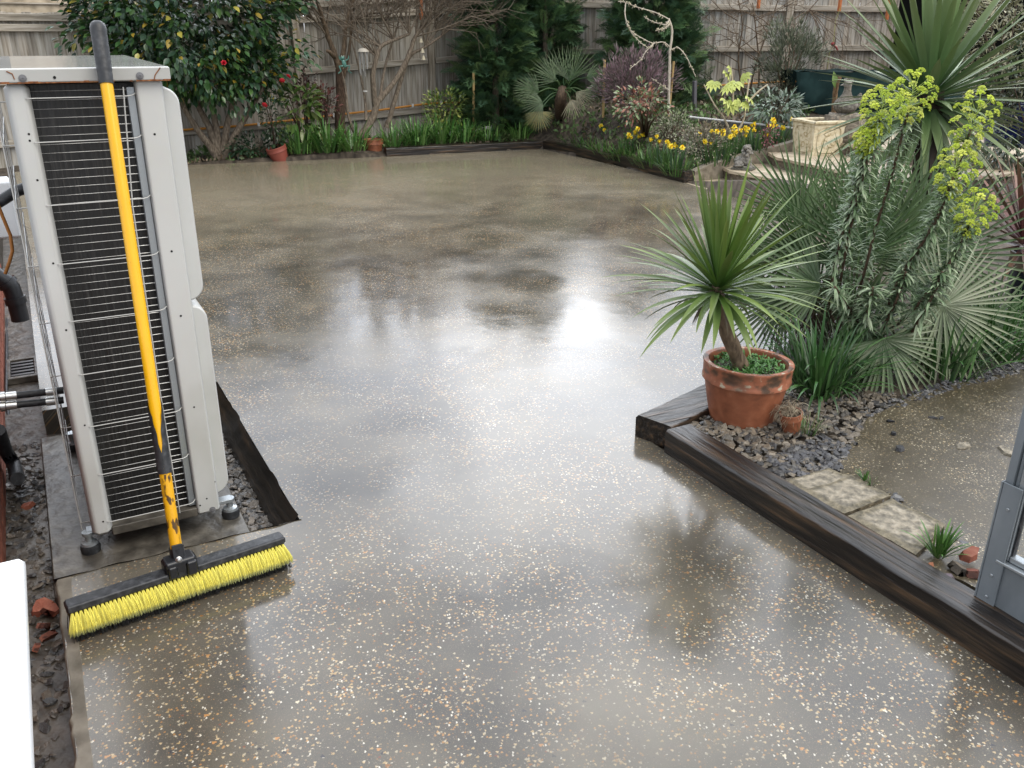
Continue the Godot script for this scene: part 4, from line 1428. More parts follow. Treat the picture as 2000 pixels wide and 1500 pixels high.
func back_plants() -> void:
	# camellia
	var at := Vector3(2.085, -0.03, -11.648)
	at.z = minf(at.z, -11.85)
	at.x = 1.95
	var root := thing("camellia", "large glossy camellia with red flowers and yellowing leaves, left of the bare trees", "camellia", at)
	rng.seed = 400
	var green := [Color(0.026, 0.070, 0.020), Color(0.036, 0.088, 0.025), Color(0.055, 0.115, 0.030), Color(0.020, 0.052, 0.024), Color(0.045, 0.095, 0.055)]
	var tones := []
	for k in 7:
		tones.append_array(green)
	tones += [Color(0.42, 0.30, 0.04), Color(0.30, 0.27, 0.05)]
	var lm := leaf_mesh(0.098, 0.056, 0.18, 0.3, 1, 4)
	foliage(root, "foliage", Vector3(1.989, 1.868, -11.95), Vector3(1.42, 1.15, 0.95), 420, 24, 0.19, lm, M.leaf_gloss, tones, 0.25, 0.5)
	foliage(root, "foliage", Vector3(2.627, 1.058, -11.75), Vector3(0.5, 0.36, 0.45), 45, 22, 0.16, lm, M.leaf_gloss, tones, 0.25, 0.3)
	foliage(root, "foliage", Vector3(1.446, 1.305, -11.7), Vector3(0.7, 0.5, 0.5), 55, 22, 0.17, lm, M.leaf_gloss, tones, 0.25, 0.3)
	var g := Geo.new()
	var trunks := Geo.new()
	for e in [[Vector3(2.128, 0.005, -11.85), Vector3(1.994, 0.246, -11.85), Vector3(1.843, 0.517, -11.85), Vector3(1.729, 0.83, -11.9)], [Vector3(2.141, 0.004, -11.85), Vector3(2.15, 0.327, -11.9), Vector3(2.133, 0.606, -11.9), Vector3(2.098, 1.058, -11.95)], [Vector3(2.166, 0.003, -11.85), Vector3(2.24, 0.315, -11.85), Vector3(2.35, 0.621, -11.85), Vector3(2.528, 1.114, -11.9)], [Vector3(2.185, 0.002, -11.85), Vector3(2.341, 0.296, -11.8), Vector3(2.52, 0.539, -11.8), Vector3(2.804, 0.931, -11.8)], [Vector3(2.121, 0.05, -11.85), Vector3(2.079, 0.388, -11.95), Vector3(1.97, 0.696, -12), Vector3(1.894, 1.295, -12)]]:
		limb(trunks, e, 0.055, 0.025, 9)
	part(root, "trunk", trunks, M.bark)
	var flower := flower_ball(0.045, Color(0.55, 0.012, 0.03), 77)
	for p in [Vector3(2.853, 0.973, -11.2), Vector3(2.926, 1.018, -11.2), Vector3(2.611, 0.697, -11.2), Vector3(2.171, 1.188, -11.1)]:
		place(root, "flower", flower, M.petal, Transform3D(Basis(any_way(), 1.0).scaled(Vector3.ONE * rng.randf_range(0.6, 1.0)), p))

	# two bare trees with crossing limbs
	root = thing("bare_tree", "reddish-barked bare tree with an upright trunk and a blue-green ornament", "tree", Vector3(3.805, 0.159, -12))
	rng.seed = 410
	g = Geo.new()
	limb(g, [Vector3(3.8, 0.092, -12), Vector3(3.791, 0.375, -12), Vector3(3.833, 0.769, -12), Vector3(3.839, 1.06, -12)], 0.075, 0.06, 10, Color(0.55, 0.42, 0.36))
	part(root, "trunk", g, M.bark)
	g = Geo.new()
	var ends := [[[Vector3(3.838, 1.041, -12), Vector3(3.788, 1.22, -12), Vector3(3.703, 1.47, -12), Vector3(3.579, 1.834, -11.9)], 0.05], [[Vector3(3.838, 1.041, -12), Vector3(3.915, 1.345, -12), Vector3(3.995, 1.626, -12.1), Vector3(4.111, 1.907, -12.1)], 0.04], [[Vector3(3.787, 1.207, -12), Vector3(3.691, 1.273, -11.9), Vector3(3.638, 1.292, -11.9)], 0.035], [[Vector3(3.838, 0.834, -12), Vector3(3.996, 1.215, -12.1), Vector3(4.097, 1.595, -12.2), Vector3(4.115, 2.094, -12.2)], 0.025],
		[[Vector3(3.732, 1.408, -12), Vector3(3.61, 1.593, -12), Vector3(3.454, 1.744, -12)], 0.018], [[Vector3(3.914, 1.533, -12), Vector3(4.062, 1.658, -12), Vector3(4.278, 1.753, -12)], 0.018]]
	for e in ends:
		limb(g, e[0], e[1], e[1] * 0.5, 7, Color(0.75, 0.66, 0.56))
		if e[1] < 0.03 or e[0].size() > 3:
			for s in 7:
				var d: Vector3 = e[0][-1] - e[0][-2]
				twigs(g, (e[0][-1] as Vector3).lerp(e[0][-2], s * 0.18), d.normalized() + any_way() * 0.7, rng.randf_range(0.5, 0.85), 0.013, 2, 0.1, 0.8, Color(1.5, 1.36, 1.18))
	part(root, "branches", g, M.bark)

	root = thing("bare_tree", "pale-barked bare tree with leaning crossing limbs and dense twigs, right of the ornament", "tree", Vector3(3.973, 0.219, -11.8))
	rng.seed = 420
	g = Geo.new()
	for e in [[[Vector3(3.993, 0.198, -11.8), Vector3(4.166, 0.411, -11.8), Vector3(4.249, 0.607, -11.8), Vector3(4.304, 0.684, -11.8), Vector3(4.52, 0.895, -11.8), Vector3(4.717, 1.185, -11.8), Vector3(4.854, 1.473, -11.8), Vector3(5.031, 1.665, -11.8)], 0.055], [[Vector3(4.234, 0.587, -11.8), Vector3(4.201, 0.969, -11.75), Vector3(4.272, 1.222, -11.75), Vector3(4.343, 1.348, -11.75), Vector3(4.525, 1.423, -11.75), Vector3(4.726, 1.5, -11.7)], 0.042], [[Vector3(4.417, 0.29, -11.9), Vector3(4.545, 0.623, -11.9), Vector3(4.672, 0.953, -11.9), Vector3(4.775, 1.215, -11.85), Vector3(4.982, 1.332, -11.8), Vector3(5.228, 1.474, -11.8)], 0.04],
			[[Vector3(3.924, 0.241, -11.8), Vector3(3.847, 0.489, -11.8), Vector3(3.855, 0.778, -11.85), Vector3(3.833, 1.032, -11.9)], 0.024], [[Vector3(4.093, 0.414, -11.8), Vector3(4.124, 0.702, -11.9), Vector3(4.052, 1.157, -11.9), Vector3(3.974, 1.472, -11.9)], 0.022], [[Vector3(4.304, 0.671, -11.8), Vector3(4.454, 1.085, -11.95), Vector3(4.665, 1.567, -12), Vector3(4.789, 1.885, -12)], 0.022]]:
		limb(g, e[0], e[1], e[1] * 0.42, 8, Color(1.3, 1.2, 1.06))
	part(root, "trunk", g, M.bark)
	g = Geo.new()
	for e in [[Vector3(5.031, 1.665, -11.8), 0.3], [Vector3(4.853, 1.461, -11.8), 0.5], [Vector3(5.228, 1.474, -11.8), 0.9], [Vector3(4.983, 1.345, -11.8), 0.4], [Vector3(4.726, 1.5, -11.7), -0.3], [Vector3(4.525, 1.423, -11.75), -0.5], [Vector3(4.916, 1.569, -11.8), 0.8], [Vector3(4.789, 1.885, -12), 0.0], [Vector3(4.342, 1.336, -11.75), -0.7], [Vector3(5.139, 1.538, -11.8), 0.5], [Vector3(4.272, 1.222, -11.75), -0.6], [Vector3(4.502, 1.661, -12), 0.1]]:
		for s in 6:
			twigs(g, e[0], SIDEWAYS * e[1] + Vector3.UP * 0.75 + any_way() * 0.6, rng.randf_range(0.5, 0.9), 0.011, 2, 0.03, 0.8, Color(1.9, 1.75, 1.55))
	part(root, "branches", g, M.bark)

	conifer("dark conifer left of the small fan palm, behind the bamboo cane", Vector3(6.158, 0.117, -12) * Vector3(1, 0, 1) + Vector3(0, 0.02, 0), 2.75, 0.62, 2300)
	conifer("middle dark conifer right behind the small fan palm", Vector3(6.99, 0.316, -12.023) * Vector3(1, 0, 1) + Vector3(0, 0.1, 0), 2.9, 0.52, 2000)
	conifer("broad dark conifer behind the pale weeping tree", Vector3(8.145, 0.579, -10.947) * Vector3(1, 0, 1) + Vector3(0, 0.35, 0), 2.2, 0.92, 2700)

	# small fan palm in the corner
	root = thing("fan_palm", "fan palm in the far corner between the conifers, some fronds yellowed", "palm", Vector3(7.189, 0.08, -11.889))
	var palm := [Color(0.025, 0.062, 0.018), Color(0.04, 0.085, 0.025), Color(0.07, 0.115, 0.045)]
	var old := [Color(0.22, 0.19, 0.06), Color(0.13, 0.14, 0.05)]
	var sheen_or_dry := [Color(0.32, 0.28, 0.18), Color(0.2, 0.2, 0.12)]
	rng.seed = 430
	g = Geo.new()
	limb(g, [Vector3(7.567, 0, -12.514), Vector3(6.537, 0.606, -10.791), Vector3(6.551, 0.806, -10.783)], 0.09, 0.07, 9, Color(0.45, 0.36, 0.28))
	part(root, "trunk", g, M.bark)
	fan_palm(root, Vector3(6.552, 0.773, -10.783), [[Vector3(6.581, 0.924, -10.653), 5, 0.47, 120, -0.1, 0.02], [Vector3(6.669, 0.971, -10.72), 28, 0.5, 100, -0.2, 0.02], [Vector3(6.571, 0.971, -10.772), -22, 0.46, 100, -0.2, 0.02], [Vector3(6.418, 0.923, -10.741), -52, 0.44, 110, 0.1, 0.15], [Vector3(6.726, 0.97, -10.462), 78, 0.36, 120, 0.1, 0.2], [Vector3(6.647, 0.807, -10.391), 95, 0.32, 110, 0.2, 0.25], [Vector3(6.12, 0.791, -10.674), -60, 0.36, 130, 0.3, 0.3], [Vector3(6.12, 0.669, -10.561), -95, 0.31, 160, 0.5, 0.3], [Vector3(6.074, 0.551, -10.585), 175, 0.26, 190, 0.5, 0.3, old], [Vector3(6.447, 0.703, -10.385), 150, 0.29, 130, 0.5, 0.35, sheen_or_dry], [Vector3(6.504, 0.8, -10.354), 120, 0.30, 110, 0.3, 0.3, sheen_or_dry], [Vector3(6.539, 0.96, -11.016), -15, 0.38, 140, -0.3, 0.1], [Vector3(6.146, 0.81, -10.887), -80, 0.30, 130, 0.2, 0.3]], 0.0115, palm, 500)

	# pale weeping tree with swelling buds
	root = thing("weeping_tree", "young pale weeping tree with bare arching branches and buds", "tree", Vector3(7.216, 0.693, -9.289))
	rng.seed = 440
	g = Geo.new()
	limb(g, [Vector3(7.224, 0.57, -9.285), Vector3(7.204, 0.968, -9.296), Vector3(7.192, 1.327, -9.302), Vector3(7.199, 1.561, -9.299), Vector3(7.152, 1.699, -9.324)], 0.019, 0.012, 8)
	part(root, "trunk", g, M.pale_bark)
	var arcs := [[Vector3(7.152, 1.693, -9.324), Vector3(6.975, 1.766, -9.363), Vector3(6.752, 1.821, -9.426), Vector3(6.596, 1.87, -9.453), Vector3(6.492, 1.885, -9.452)], [Vector3(6.597, 1.864, -9.453), Vector3(6.569, 1.728, -9.411), Vector3(6.625, 1.57, -9.38), Vector3(6.741, 1.433, -9.318), Vector3(6.825, 1.376, -9.273)], [Vector3(7.189, 1.374, -9.304), Vector3(7.047, 1.433, -9.267), Vector3(6.907, 1.422, -9.285), Vector3(6.766, 1.473, -9.305), Vector3(6.653, 1.547, -9.365), Vector3(6.578, 1.626, -9.383)], [Vector3(6.924, 1.422, -9.276), Vector3(6.812, 1.33, -9.28), Vector3(6.752, 1.224, -9.312), Vector3(6.618, 1.132, -9.328)], [Vector3(7.197, 1.344, -9.3), Vector3(7.247, 1.369, -9.216), Vector3(7.305, 1.271, -9.128), Vector3(7.369, 1.154, -9.094), Vector3(7.427, 1.035, -9.062)], [Vector3(7.153, 1.676, -9.323), Vector3(7.062, 1.63, -9.259), Vector3(6.923, 1.663, -9.333), Vector3(6.828, 1.719, -9.385)], [Vector3(7.171, 1.647, -9.313), Vector3(7.053, 1.589, -9.264), Vector3(6.927, 1.56, -9.275)], [Vector3(7.173, 0.88, -9.256), Vector3(7.049, 0.943, -9.266), Vector3(6.914, 1.023, -9.282)]]
	for e in arcs:
		g = Geo.new()
		limb(g, e, 0.0075, 0.0035, 6)
		for k in 22:
			var j: int = rng.randi() % (e.size() - 1)
			var p := (e[j] as Vector3).lerp(e[j + 1], rng.randf())
			g.tube([p, p + (any_way() + DOWN * 0.3) * 0.03], [0.004, 0.002], 4)
			if rng.randf() < 0.6:
				g.ball(p + any_way() * 0.018, Vector3.ONE * 0.009, Color(1.1, 1.1, 0.85), Basis(), 4, 5)
		part(root, "branch", g, M.pale_bark)

	# purple heather, rose bushes and the low shrubs
	var needle := leaf_mesh(0.085, 0.016, 0.1, 0.2, 1, 2)
	bush("heather", "purple-flowered heather mound behind the rose bush", "shrub", Vector3(7.013, 0.54, -9.739), 0.42, Vector3(0.52, 0.36, 0.4), 190, 26, needle, M.leaf_mat, [Color(0.23, 0.145, 0.17), Color(0.18, 0.13, 0.135), Color(0.30, 0.20, 0.23), Color(0.11, 0.11, 0.085), Color(0.17, 0.13, 0.12)], Color(0.5, 0.4, 0.35), -0.9, 8, 0.09)
	var small := leaf_mesh(0.055, 0.034, 0.15, 0.25, 1, 2)
	var tiny := leaf_mesh(0.032, 0.019, 0.1, 0.25, 1, 2)
	root = thing("rose_bush", "rose bush with red-tinged new leaves on a fan of dark stems", "rose bush", Vector3(7.22, 0.12, -9.756))
	rng.seed = 450
	g = Geo.new()
	for p in [Vector3(6.293, 0.802, -8.992), Vector3(6.421, 0.89, -8.922), Vector3(6.54, 0.862, -8.859), Vector3(6.665, 0.805, -8.791), Vector3(6.752, 0.69, -8.744), Vector3(6.309, 0.695, -8.869), Vector3(6.466, 0.791, -8.671)]:
		limb(g, [Vector3(7.415, 0.08, -10.02), (Vector3(6.55, 0.483, -8.853)).lerp(p, 0.3), p], 0.018, 0.006, 6, Color(0.6, 0.5, 0.42))
	part(root, "stems", g, M.bark)
	foliage(root, "foliage", Vector3(6.491, 0.775, -8.885), Vector3(0.33, 0.2, 0.28), 60, 12, 0.08, small, M.leaf_mat, [Color(0.13, 0.19, 0.08), Color(0.19, 0.25, 0.12), Color(0.25, 0.09, 0.06), Color(0.34, 0.16, 0.11), Color(0.28, 0.31, 0.2)], 0.2, 0.1)
	var pale := [Color(0.18, 0.21, 0.12), Color(0.28, 0.30, 0.19), Color(0.11, 0.14, 0.07), Color(0.36, 0.36, 0.25)]
	bush("euonymus", "pale variegated shrub in front of the corner fan palm", "shrub", Vector3(7.395, 0.1, -11.591), 0.22, Vector3(0.34, 0.22, 0.25), 55, 22, tiny, M.leaf_mat, pale)
	bush("euonymus", "twiggy grey-green shrub right of the rose bush", "shrub", Vector3(7.028, 0.15, -8.919), 0.26, Vector3(0.28, 0.24, 0.25), 60, 18, tiny, M.leaf_mat, pale)
	bush("euonymus", "low twiggy shrub with pale leaves behind the stone lion", "shrub", Vector3(6.855, 0.15, -8.122), 0.22, Vector3(0.36, 0.22, 0.25), 70, 18, tiny, M.leaf_mat, [Color(0.16, 0.15, 0.10), Color(0.2, 0.19, 0.12), Color(0.1, 0.11, 0.06), Color(0.26, 0.22, 0.16)])
	bush("dead_bush", "reddish dead clump of stalks between the palm and the rose bush", "shrub", Vector3(7.311, 0.1, -10.711), 0.16, Vector3(0.16, 0.16, 0.14), 30, 16, needle, M.leaf_mat, [Color(0.16, 0.09, 0.06), Color(0.22, 0.15, 0.1), Color(0.1, 0.06, 0.045)], Color(0.5, 0.35, 0.3), -1.0)
	bush("photinia", "shrub with dark red young shoots above large green leaves, left of the upright bare tree", "shrub", Vector3(3.197, 0.163, -11.75), 0.42, Vector3(0.28, 0.36, 0.22), 22, 9, leaf_mesh(0.15, 0.055, 0.3, 0.3, 1, 4), M.leaf_gloss, [Color(0.07, 0.13, 0.03), Color(0.10, 0.17, 0.04), Color(0.16, 0.2, 0.06)], Color(0.4, 0.25, 0.2), 0.3, 6)
	bush("nandina", "thin shrub of maroon leaves beside the upright bare tree", "shrub", Vector3(3.54, 0.096, -11.9), 0.58, Vector3(0.2, 0.2, 0.16), 22, 10, small, M.leaf_mat, [Color(0.10, 0.03, 0.028), Color(0.14, 0.05, 0.04), Color(0.06, 0.045, 0.025)], Color(0.4, 0.25, 0.2))
	bush("red_shoot_shrub", "dark red leafy shoots standing above the green photinia", "shrub", Vector3(3.367, 0.09, -12.1), 0.72, Vector3(0.14, 0.3, 0.12), 22, 9, small, M.leaf_mat, [Color(0.05, 0.018, 0.018), Color(0.08, 0.03, 0.025), Color(0.04, 0.03, 0.02)], Color(0.3, 0.2, 0.2))
	bush("golden_euonymus", "yellow-green variegated shrub right of the fence post", "shrub", Vector3(5.314, 0.039, -11.9), 0.46, Vector3(0.34, 0.24, 0.25), 70, 16, leaf_mesh(0.06, 0.026, 0.15, 0.25, 1, 2), M.leaf_gloss, [Color(0.20, 0.24, 0.05), Color(0.3, 0.33, 0.09), Color(0.10, 0.17, 0.04), Color(0.07, 0.13, 0.03)])
	bush("climbing_rose", "slender dark-leaved climber standing in the tilted red pot", "climber", Vector3(2.789, 0.079, -11.55), 0.45, Vector3(0.14, 0.42, 0.12), 36, 9, small, M.leaf_gloss, [Color(0.015, 0.035, 0.015), Color(0.025, 0.05, 0.02)], Color(0.4, 0.3, 0.25), 0.2, 4)
	bush("low_shrub", "dark low shrub at the foot of the camellia next to the tilted red pot", "shrub", Vector3(2.594, 0.041, -11.7), 0.1, Vector3(0.35, 0.16, 0.2), 45, 14, small, M.leaf_gloss, [Color(0.014, 0.036, 0.014), Color(0.02, 0.05, 0.025)])
	bush("rosemary", "tall feathery grey-green shrub left of the tarpaulin", "shrub", Vector3(9.384, 0.541, -9.485), 0.55, Vector3(0.5, 0.62, 0.35), 150, 26, needle, M.leaf_mat, [Color(0.10, 0.12, 0.075), Color(0.14, 0.16, 0.10), Color(0.075, 0.085, 0.055)], Color(0.7, 0.6, 0.5), -0.8, 14, 0.1)
	bush("silver_shrub", "shrub with silvery leaf rosettes behind the cream planter", "shrub", Vector3(8.366, 0.357, -8.557), 0.34, Vector3(0.36, 0.2, 0.28), 34, 12, leaf_mesh(0.11, 0.034, 0.3, 0.25, 1, 3), M.leaf_mat, [Color(0.13, 0.19, 0.13), Color(0.2, 0.26, 0.2), Color(0.26, 0.31, 0.26)], Color(0.7, 0.65, 0.6))
	bush("white_leaf_rose", "pale spotted rose shrub in front of the white-edged bed", "shrub", Vector3(8.587, 0.2, -10.028), 0.2, Vector3(0.26, 0.18, 0.2), 26, 12, small, M.leaf_mat, [Color(0.3, 0.32, 0.26), Color(0.16, 0.2, 0.12), Color(0.25, 0.12, 0.1)])
	bush("wine_shrub", "dark wine-red shrub among the daffodils by the cream planter", "shrub", Vector3(7.587, 0.3, -7.873), 0.16, Vector3(0.12, 0.13, 0.1), 16, 10, tiny, M.leaf_mat, [Color(0.12, 0.02, 0.03), Color(0.16, 0.04, 0.05)])
	bush("ground_cover", "low evergreen ground cover under the purple heather", "shrub", Vector3(8.011, 0.1, -11.608), 0.1, Vector3(0.5, 0.14, 0.35), 70, 16, small, M.leaf_mat, [Color(0.05, 0.075, 0.03), Color(0.09, 0.11, 0.055), Color(0.03, 0.05, 0.02)])
	bush("ground_cover", "twiggy grey ground cover between the rose bush and the raised bed", "shrub", Vector3(7.913, 0.18, -9.864), 0.1, Vector3(0.5, 0.13, 0.35), 70, 16, tiny, M.leaf_mat, [Color(0.13, 0.13, 0.08), Color(0.09, 0.11, 0.055), Color(0.2, 0.18, 0.12)])
	bush("dark_shrub", "dark green shrub in the shade under the corner fan palm", "shrub", Vector3(7.105, 0.08, -11.485), 0.16, Vector3(0.4, 0.2, 0.3), 60, 18, small, M.leaf_gloss, [Color(0.014, 0.034, 0.016), Color(0.02, 0.045, 0.02)])
	bush("olive_shrub", "olive shrub with narrow pale leaves behind the tall cordyline at the right edge", "shrub", Vector3(8.078, 0.832, -5.418), 0.75, Vector3(0.75, 0.75, 0.5), 220, 20, leaf_mesh(0.075, 0.017, 0.1, 0.2, 1, 2), M.leaf_mat, [Color(0.2, 0.2, 0.11), Color(0.26, 0.26, 0.15), Color(0.12, 0.13, 0.06), Color(0.32, 0.3, 0.2)])
	bush("dark_hedge", "dense dark shrub behind the tall cordyline, right of the screen", "shrub", Vector3(8.034, 0.42, -4.988), 0.55, Vector3(0.9, 0.6, 0.5), 160, 20, small, M.leaf_gloss, [Color(0.025, 0.045, 0.02), Color(0.04, 0.06, 0.028), Color(0.06, 0.075, 0.04)])

	# bare shrub on the right-hand fence
	root = thing("bare_shrub", "tangle of bare twigs trained against the right-hand fence", "shrub", Vector3(9.547, 0.58, -10.306))
	rng.seed = 470
	g = Geo.new()
	for e in [[Vector3(9.608, 0.509, -10.273), Vector3(9.592, 1.008, -10.282), Vector3(9.512, 1.493, -10.325), Vector3(9.418, 1.931, -10.375)], [Vector3(9.484, 0.544, -10.34), Vector3(9.463, 1.082, -10.238), Vector3(9.576, 1.562, -10.177), Vector3(9.662, 1.963, -10.13)], [Vector3(9.451, 0.544, -10.358), Vector3(9.31, 1.146, -10.433), Vector3(9.318, 1.628, -10.429), Vector3(9.218, 2.029, -10.483)]]:
		limb(g, e, 0.016, 0.007, 6, Color(0.8, 0.7, 0.6))
		for k in 7:
			var p: Vector3 = (e[1] as Vector3).lerp(e[3], rng.randf_range(-0.2, 1.0))
			twigs(g, p, SIDEWAYS * rng.randf_range(-1, 1) + Vector3.UP * 0.3, rng.randf_range(0.35, 0.7), 0.008, 2, -0.02, 0.9, Color(0.85, 0.75, 0.66))
	for k in 12:
		twigs(g, Vector3(10.057, 1.834, -9.918), SIDEWAYS * rng.randf_range(-0.8, 1.1) + DOWN * rng.randf_range(-0.2, 0.9), rng.randf_range(0.5, 0.95), 0.008, 2, -0.05, 0.8, Color(1.0, 0.92, 0.85))
	part(root, "branches", g, M.bark)

	# fig with big lime leaves on a forked stem
	root = thing("fig_plant", "young fig with large lime leaves on a bare forked stem", "plant", Vector3(7.378, 0.3, -8.234))
	rng.seed = 480
	g = Geo.new()
	for e in [[Vector3(7.548, 0.372, -8.429), Vector3(7.443, 0.586, -8.486), Vector3(7.327, 0.743, -8.548), Vector3(7.261, 0.969, -8.697)], [Vector3(7.554, 0.372, -8.426), Vector3(7.644, 0.569, -8.377), Vector3(7.655, 0.804, -8.372), Vector3(7.732, 1.059, -8.444)], [Vector3(7.65, 0.746, -8.375), Vector3(7.765, 0.892, -8.313), Vector3(7.863, 0.979, -8.26)], [Vector3(7.589, 0.619, -8.521), Vector3(7.576, 0.884, -8.528), Vector3(7.529, 1.172, -8.553)]]:
		limb(g, e, 0.015, 0.007, 7, Color(1.0, 0.95, 0.85))
	part(root, "stem", g, M.pale_bark)
	var big := lobed_leaf(0.17)
	for p in [Vector3(7.439, 0.781, -8.374), Vector3(7.49, 0.805, -8.347), Vector3(7.537, 0.786, -8.265), Vector3(7.425, 0.962, -8.439), Vector3(7.519, 1.005, -8.445), Vector3(7.452, 1.165, -8.481), Vector3(7.413, 1.119, -8.502), Vector3(7.612, 1.092, -8.395), Vector3(7.3, 1.004, -8.563), Vector3(7.604, 0.84, -8.286), Vector3(7.373, 0.804, -8.41)]:
		place(root, "leaf", big, M.leaf_mat, Transform3D(frame(DOWN * rng.randf_range(0.2, 1.0) + SIDEWAYS * rng.randf_range(-0.8, 0.8) + NEARER * 0.4, rng.randf_range(-0.5, 0.5)).scaled_local(Vector3.ONE * rng.randf_range(0.6, 1.0)), p))

	# clumps of strap leaves
	var fresh := [Color(0.07, 0.18, 0.035), Color(0.09, 0.215, 0.045), Color(0.05, 0.14, 0.032), Color(0.14, 0.26, 0.07)]
	var k := 0
	for e in [[Vector3(3.094, 0.071, -11.58), "strap-leaved clump nearest the tilted red pot", 46, 0.42], [Vector3(3.458, 0.068, -11.55), "strap-leaved clump under the photinia", 54, 0.46], [Vector3(3.79, 0.075, -11.5), "strap-leaved clump just left of the dark clay pot", 48, 0.4], [Vector3(4.365, 0.077, -11.5), "strap-leaved clump just right of the dark clay pot", 40, 0.36], [Vector3(4.721, 0.093, -11.55), "strap-leaved clump behind the left end of the back sleeper", 50, 0.42], [Vector3(5.103, 0.096, -11.6), "strap-leaved clump under the yellow-green shrub", 56, 0.46], [Vector3(5.394, 0.112, -11.5), "strap-leaved clump left of the bamboo cane", 46, 0.34], [Vector3(5.77, 0.12, -11.45), "low strap-leaved clump right of the bamboo cane", 36, 0.26], [Vector3(6.236, 0.131, -11.4), "low strap-leaved clump at the corner of the sleepers", 34, 0.24]]:
		var p: Vector3 = e[0]
		p.y = maxf(p.y, -0.03)
		clump("strap_leaf_plant", e[1], p, int(e[2] * 1.8), e[3], 0.02, fresh, 1.5, 0.19, "strap-leaved clumps along the back bed")
		k += 1
	for e in [[Vector3(6.785, 0.05, -11.031), "first grassy clump along the sleepers from the back corner"], [Vector3(6.693, 0.05, -10.57), "grassy clump before the corner palm's shade shrub"], [Vector3(6.642, 0.05, -10.179), "grassy clump left of the scattered daffodils' sleeper joint"], [Vector3(6.606, 0.05, -9.804), "grassy clump at the joint of the daffodil sleepers"], [Vector3(6.577, 0.05, -9.446), "grassy clump below the dead red stalks"], [Vector3(6.571, 0.05, -9.245), "grassy clump left of the dense daffodil group"], [Vector3(6.57, 0.05, -8.856), "grassy clump just right of the dense daffodil group"], [Vector3(6.514, 0.05, -8.605), "grassy clump between two daffodil groups near the cut sleeper"], [Vector3(6.431, 0.05, -8.041), "last grassy clump by the cut end of the sleeper"]]:
		clump("grass_tuft", e[1], e[0], 70, 0.24, 0.012, fresh + [Color(0.12, 0.16, 0.05)], 1.2, 0.16, "grassy clumps along the daffodil sleepers")
	clump("strap_leaf_plant", "grey-green strap-leaved clump in front of the raised bed", Vector3(7.928, 0.25, -9.835), 46, 0.34, 0.022, [Color(0.10, 0.17, 0.11), Color(0.16, 0.22, 0.15), Color(0.07, 0.12, 0.07)], 1.2, 0.1)
	clump("strap_leaf_plant", "small leafy clump behind the heat pump at the left edge", Vector3(-0.288, -0.1, -13.544), 40, 0.34, 0.05, [Color(0.03, 0.07, 0.025), Color(0.05, 0.1, 0.035)], 1.0, 0.1)
	clump("grass_tuft", "grass tuft on the corner by the cut end of the sleepers", Vector3(6.738, 0.05, -8.058), 40, 0.16, 0.008, fresh, 0.8, 0.09)

	# low leaves and weeds that cover the soil of the far beds
	var beds := [["low green weeds and leaf litter covering the soil of the left back bed", PackedVector2Array([Vector2(0.9, -11.75), Vector2(4.2, -11.45), Vector2(6.3, -11.3), Vector2(6.9, -12.6), Vector2(0.9, -12.7)]), 3200], ["low green weeds and leaf litter covering the soil of the daffodil bed", PackedVector2Array([Vector2(6.62, -11.2), Vector2(6.62, -8.0), Vector2(8.0, -8.2), Vector2(10.2, -9.4), Vector2(8.6, -11.6), Vector2(7.0, -12.4)]), 7000]]
	for b in beds:
		root = thing("ground_cover_leaves", b[0], "ground cover")
		root.set_meta("kind", "stuff")
		rng.seed = hash(b[0])
		var box := Rect2(b[1][0], Vector2.ZERO)
		for p in b[1]:
			box = box.expand(p)
		var places := []
		var colors := []
		var patch := noise(0.9, 51, 3)
		for n in b[2]:
			var p := box.position + Vector2(rng.randf(), rng.randf()) * box.size
			if not inside(p, b[1]):
				continue
			var v := patch.get_noise_2dv(p)
			var y := height_at(p.x, p.y) + 0.01 + maxf(v, 0.0) * rng.randf_range(0.0, 0.22)
			places.append(Transform3D(frame(any_way() + Vector3.UP * 0.9, rng.randf() * TAU).scaled_local(Vector3.ONE * rng.randf_range(0.6, 1.5)), Vector3(p.x, y, p.y)))
			colors.append(pick([Color(0.06, 0.12, 0.03), Color(0.09, 0.16, 0.045), Color(0.13, 0.17, 0.07)] if v > -0.05 else [Color(0.13, 0.095, 0.06), Color(0.2, 0.15, 0.1), Color(0.08, 0.10, 0.04)]))
		swarm(root, "leaves", small, M.leaf_mat, places, colors)

	# daffodils
	var spots := [[Vector3(7.161, 0.08, -11.177), 3, "daffodils nearest the corner fan palm"], [Vector3(6.98, 0.08, -10.535), 4, "scattered daffodils before the dead clump"], [Vector3(6.89, 0.09, -10.062), 3, "daffodils left of the rose bush"], [Vector3(6.761, 0.1, -9.364), 8, "dense daffodil group in front of the rose bush"], [Vector3(6.543, 0.1, -8.48), 6, "daffodils above the sleeper with the cut end"], [Vector3(6.484, 0.1, -8.153), 4, "small daffodils nearest the cut end of the sleeper"], [Vector3(7.014, 0.12, -8.568), 2, "few daffodils beside the low twiggy shrub"], [Vector3(7.107, 0.18, -8.038), 8, "daffodils right behind the stone lion"], [Vector3(7.428, 0.2, -8.203), 10, "brightest daffodil group left of the wine-red shrub"], [Vector3(7.606, 0.24, -8.081), 7, "daffodils under the wine-red shrub"], [Vector3(7.972, 0.28, -8.132), 7, "daffodils beside the cream planter"], [Vector3(6.897, 0.15, -7.921), 3, "low daffodils at the kerb wall left of the lion"]]
	for s in spots:
		daffodils(s[0], s[1], s[2])


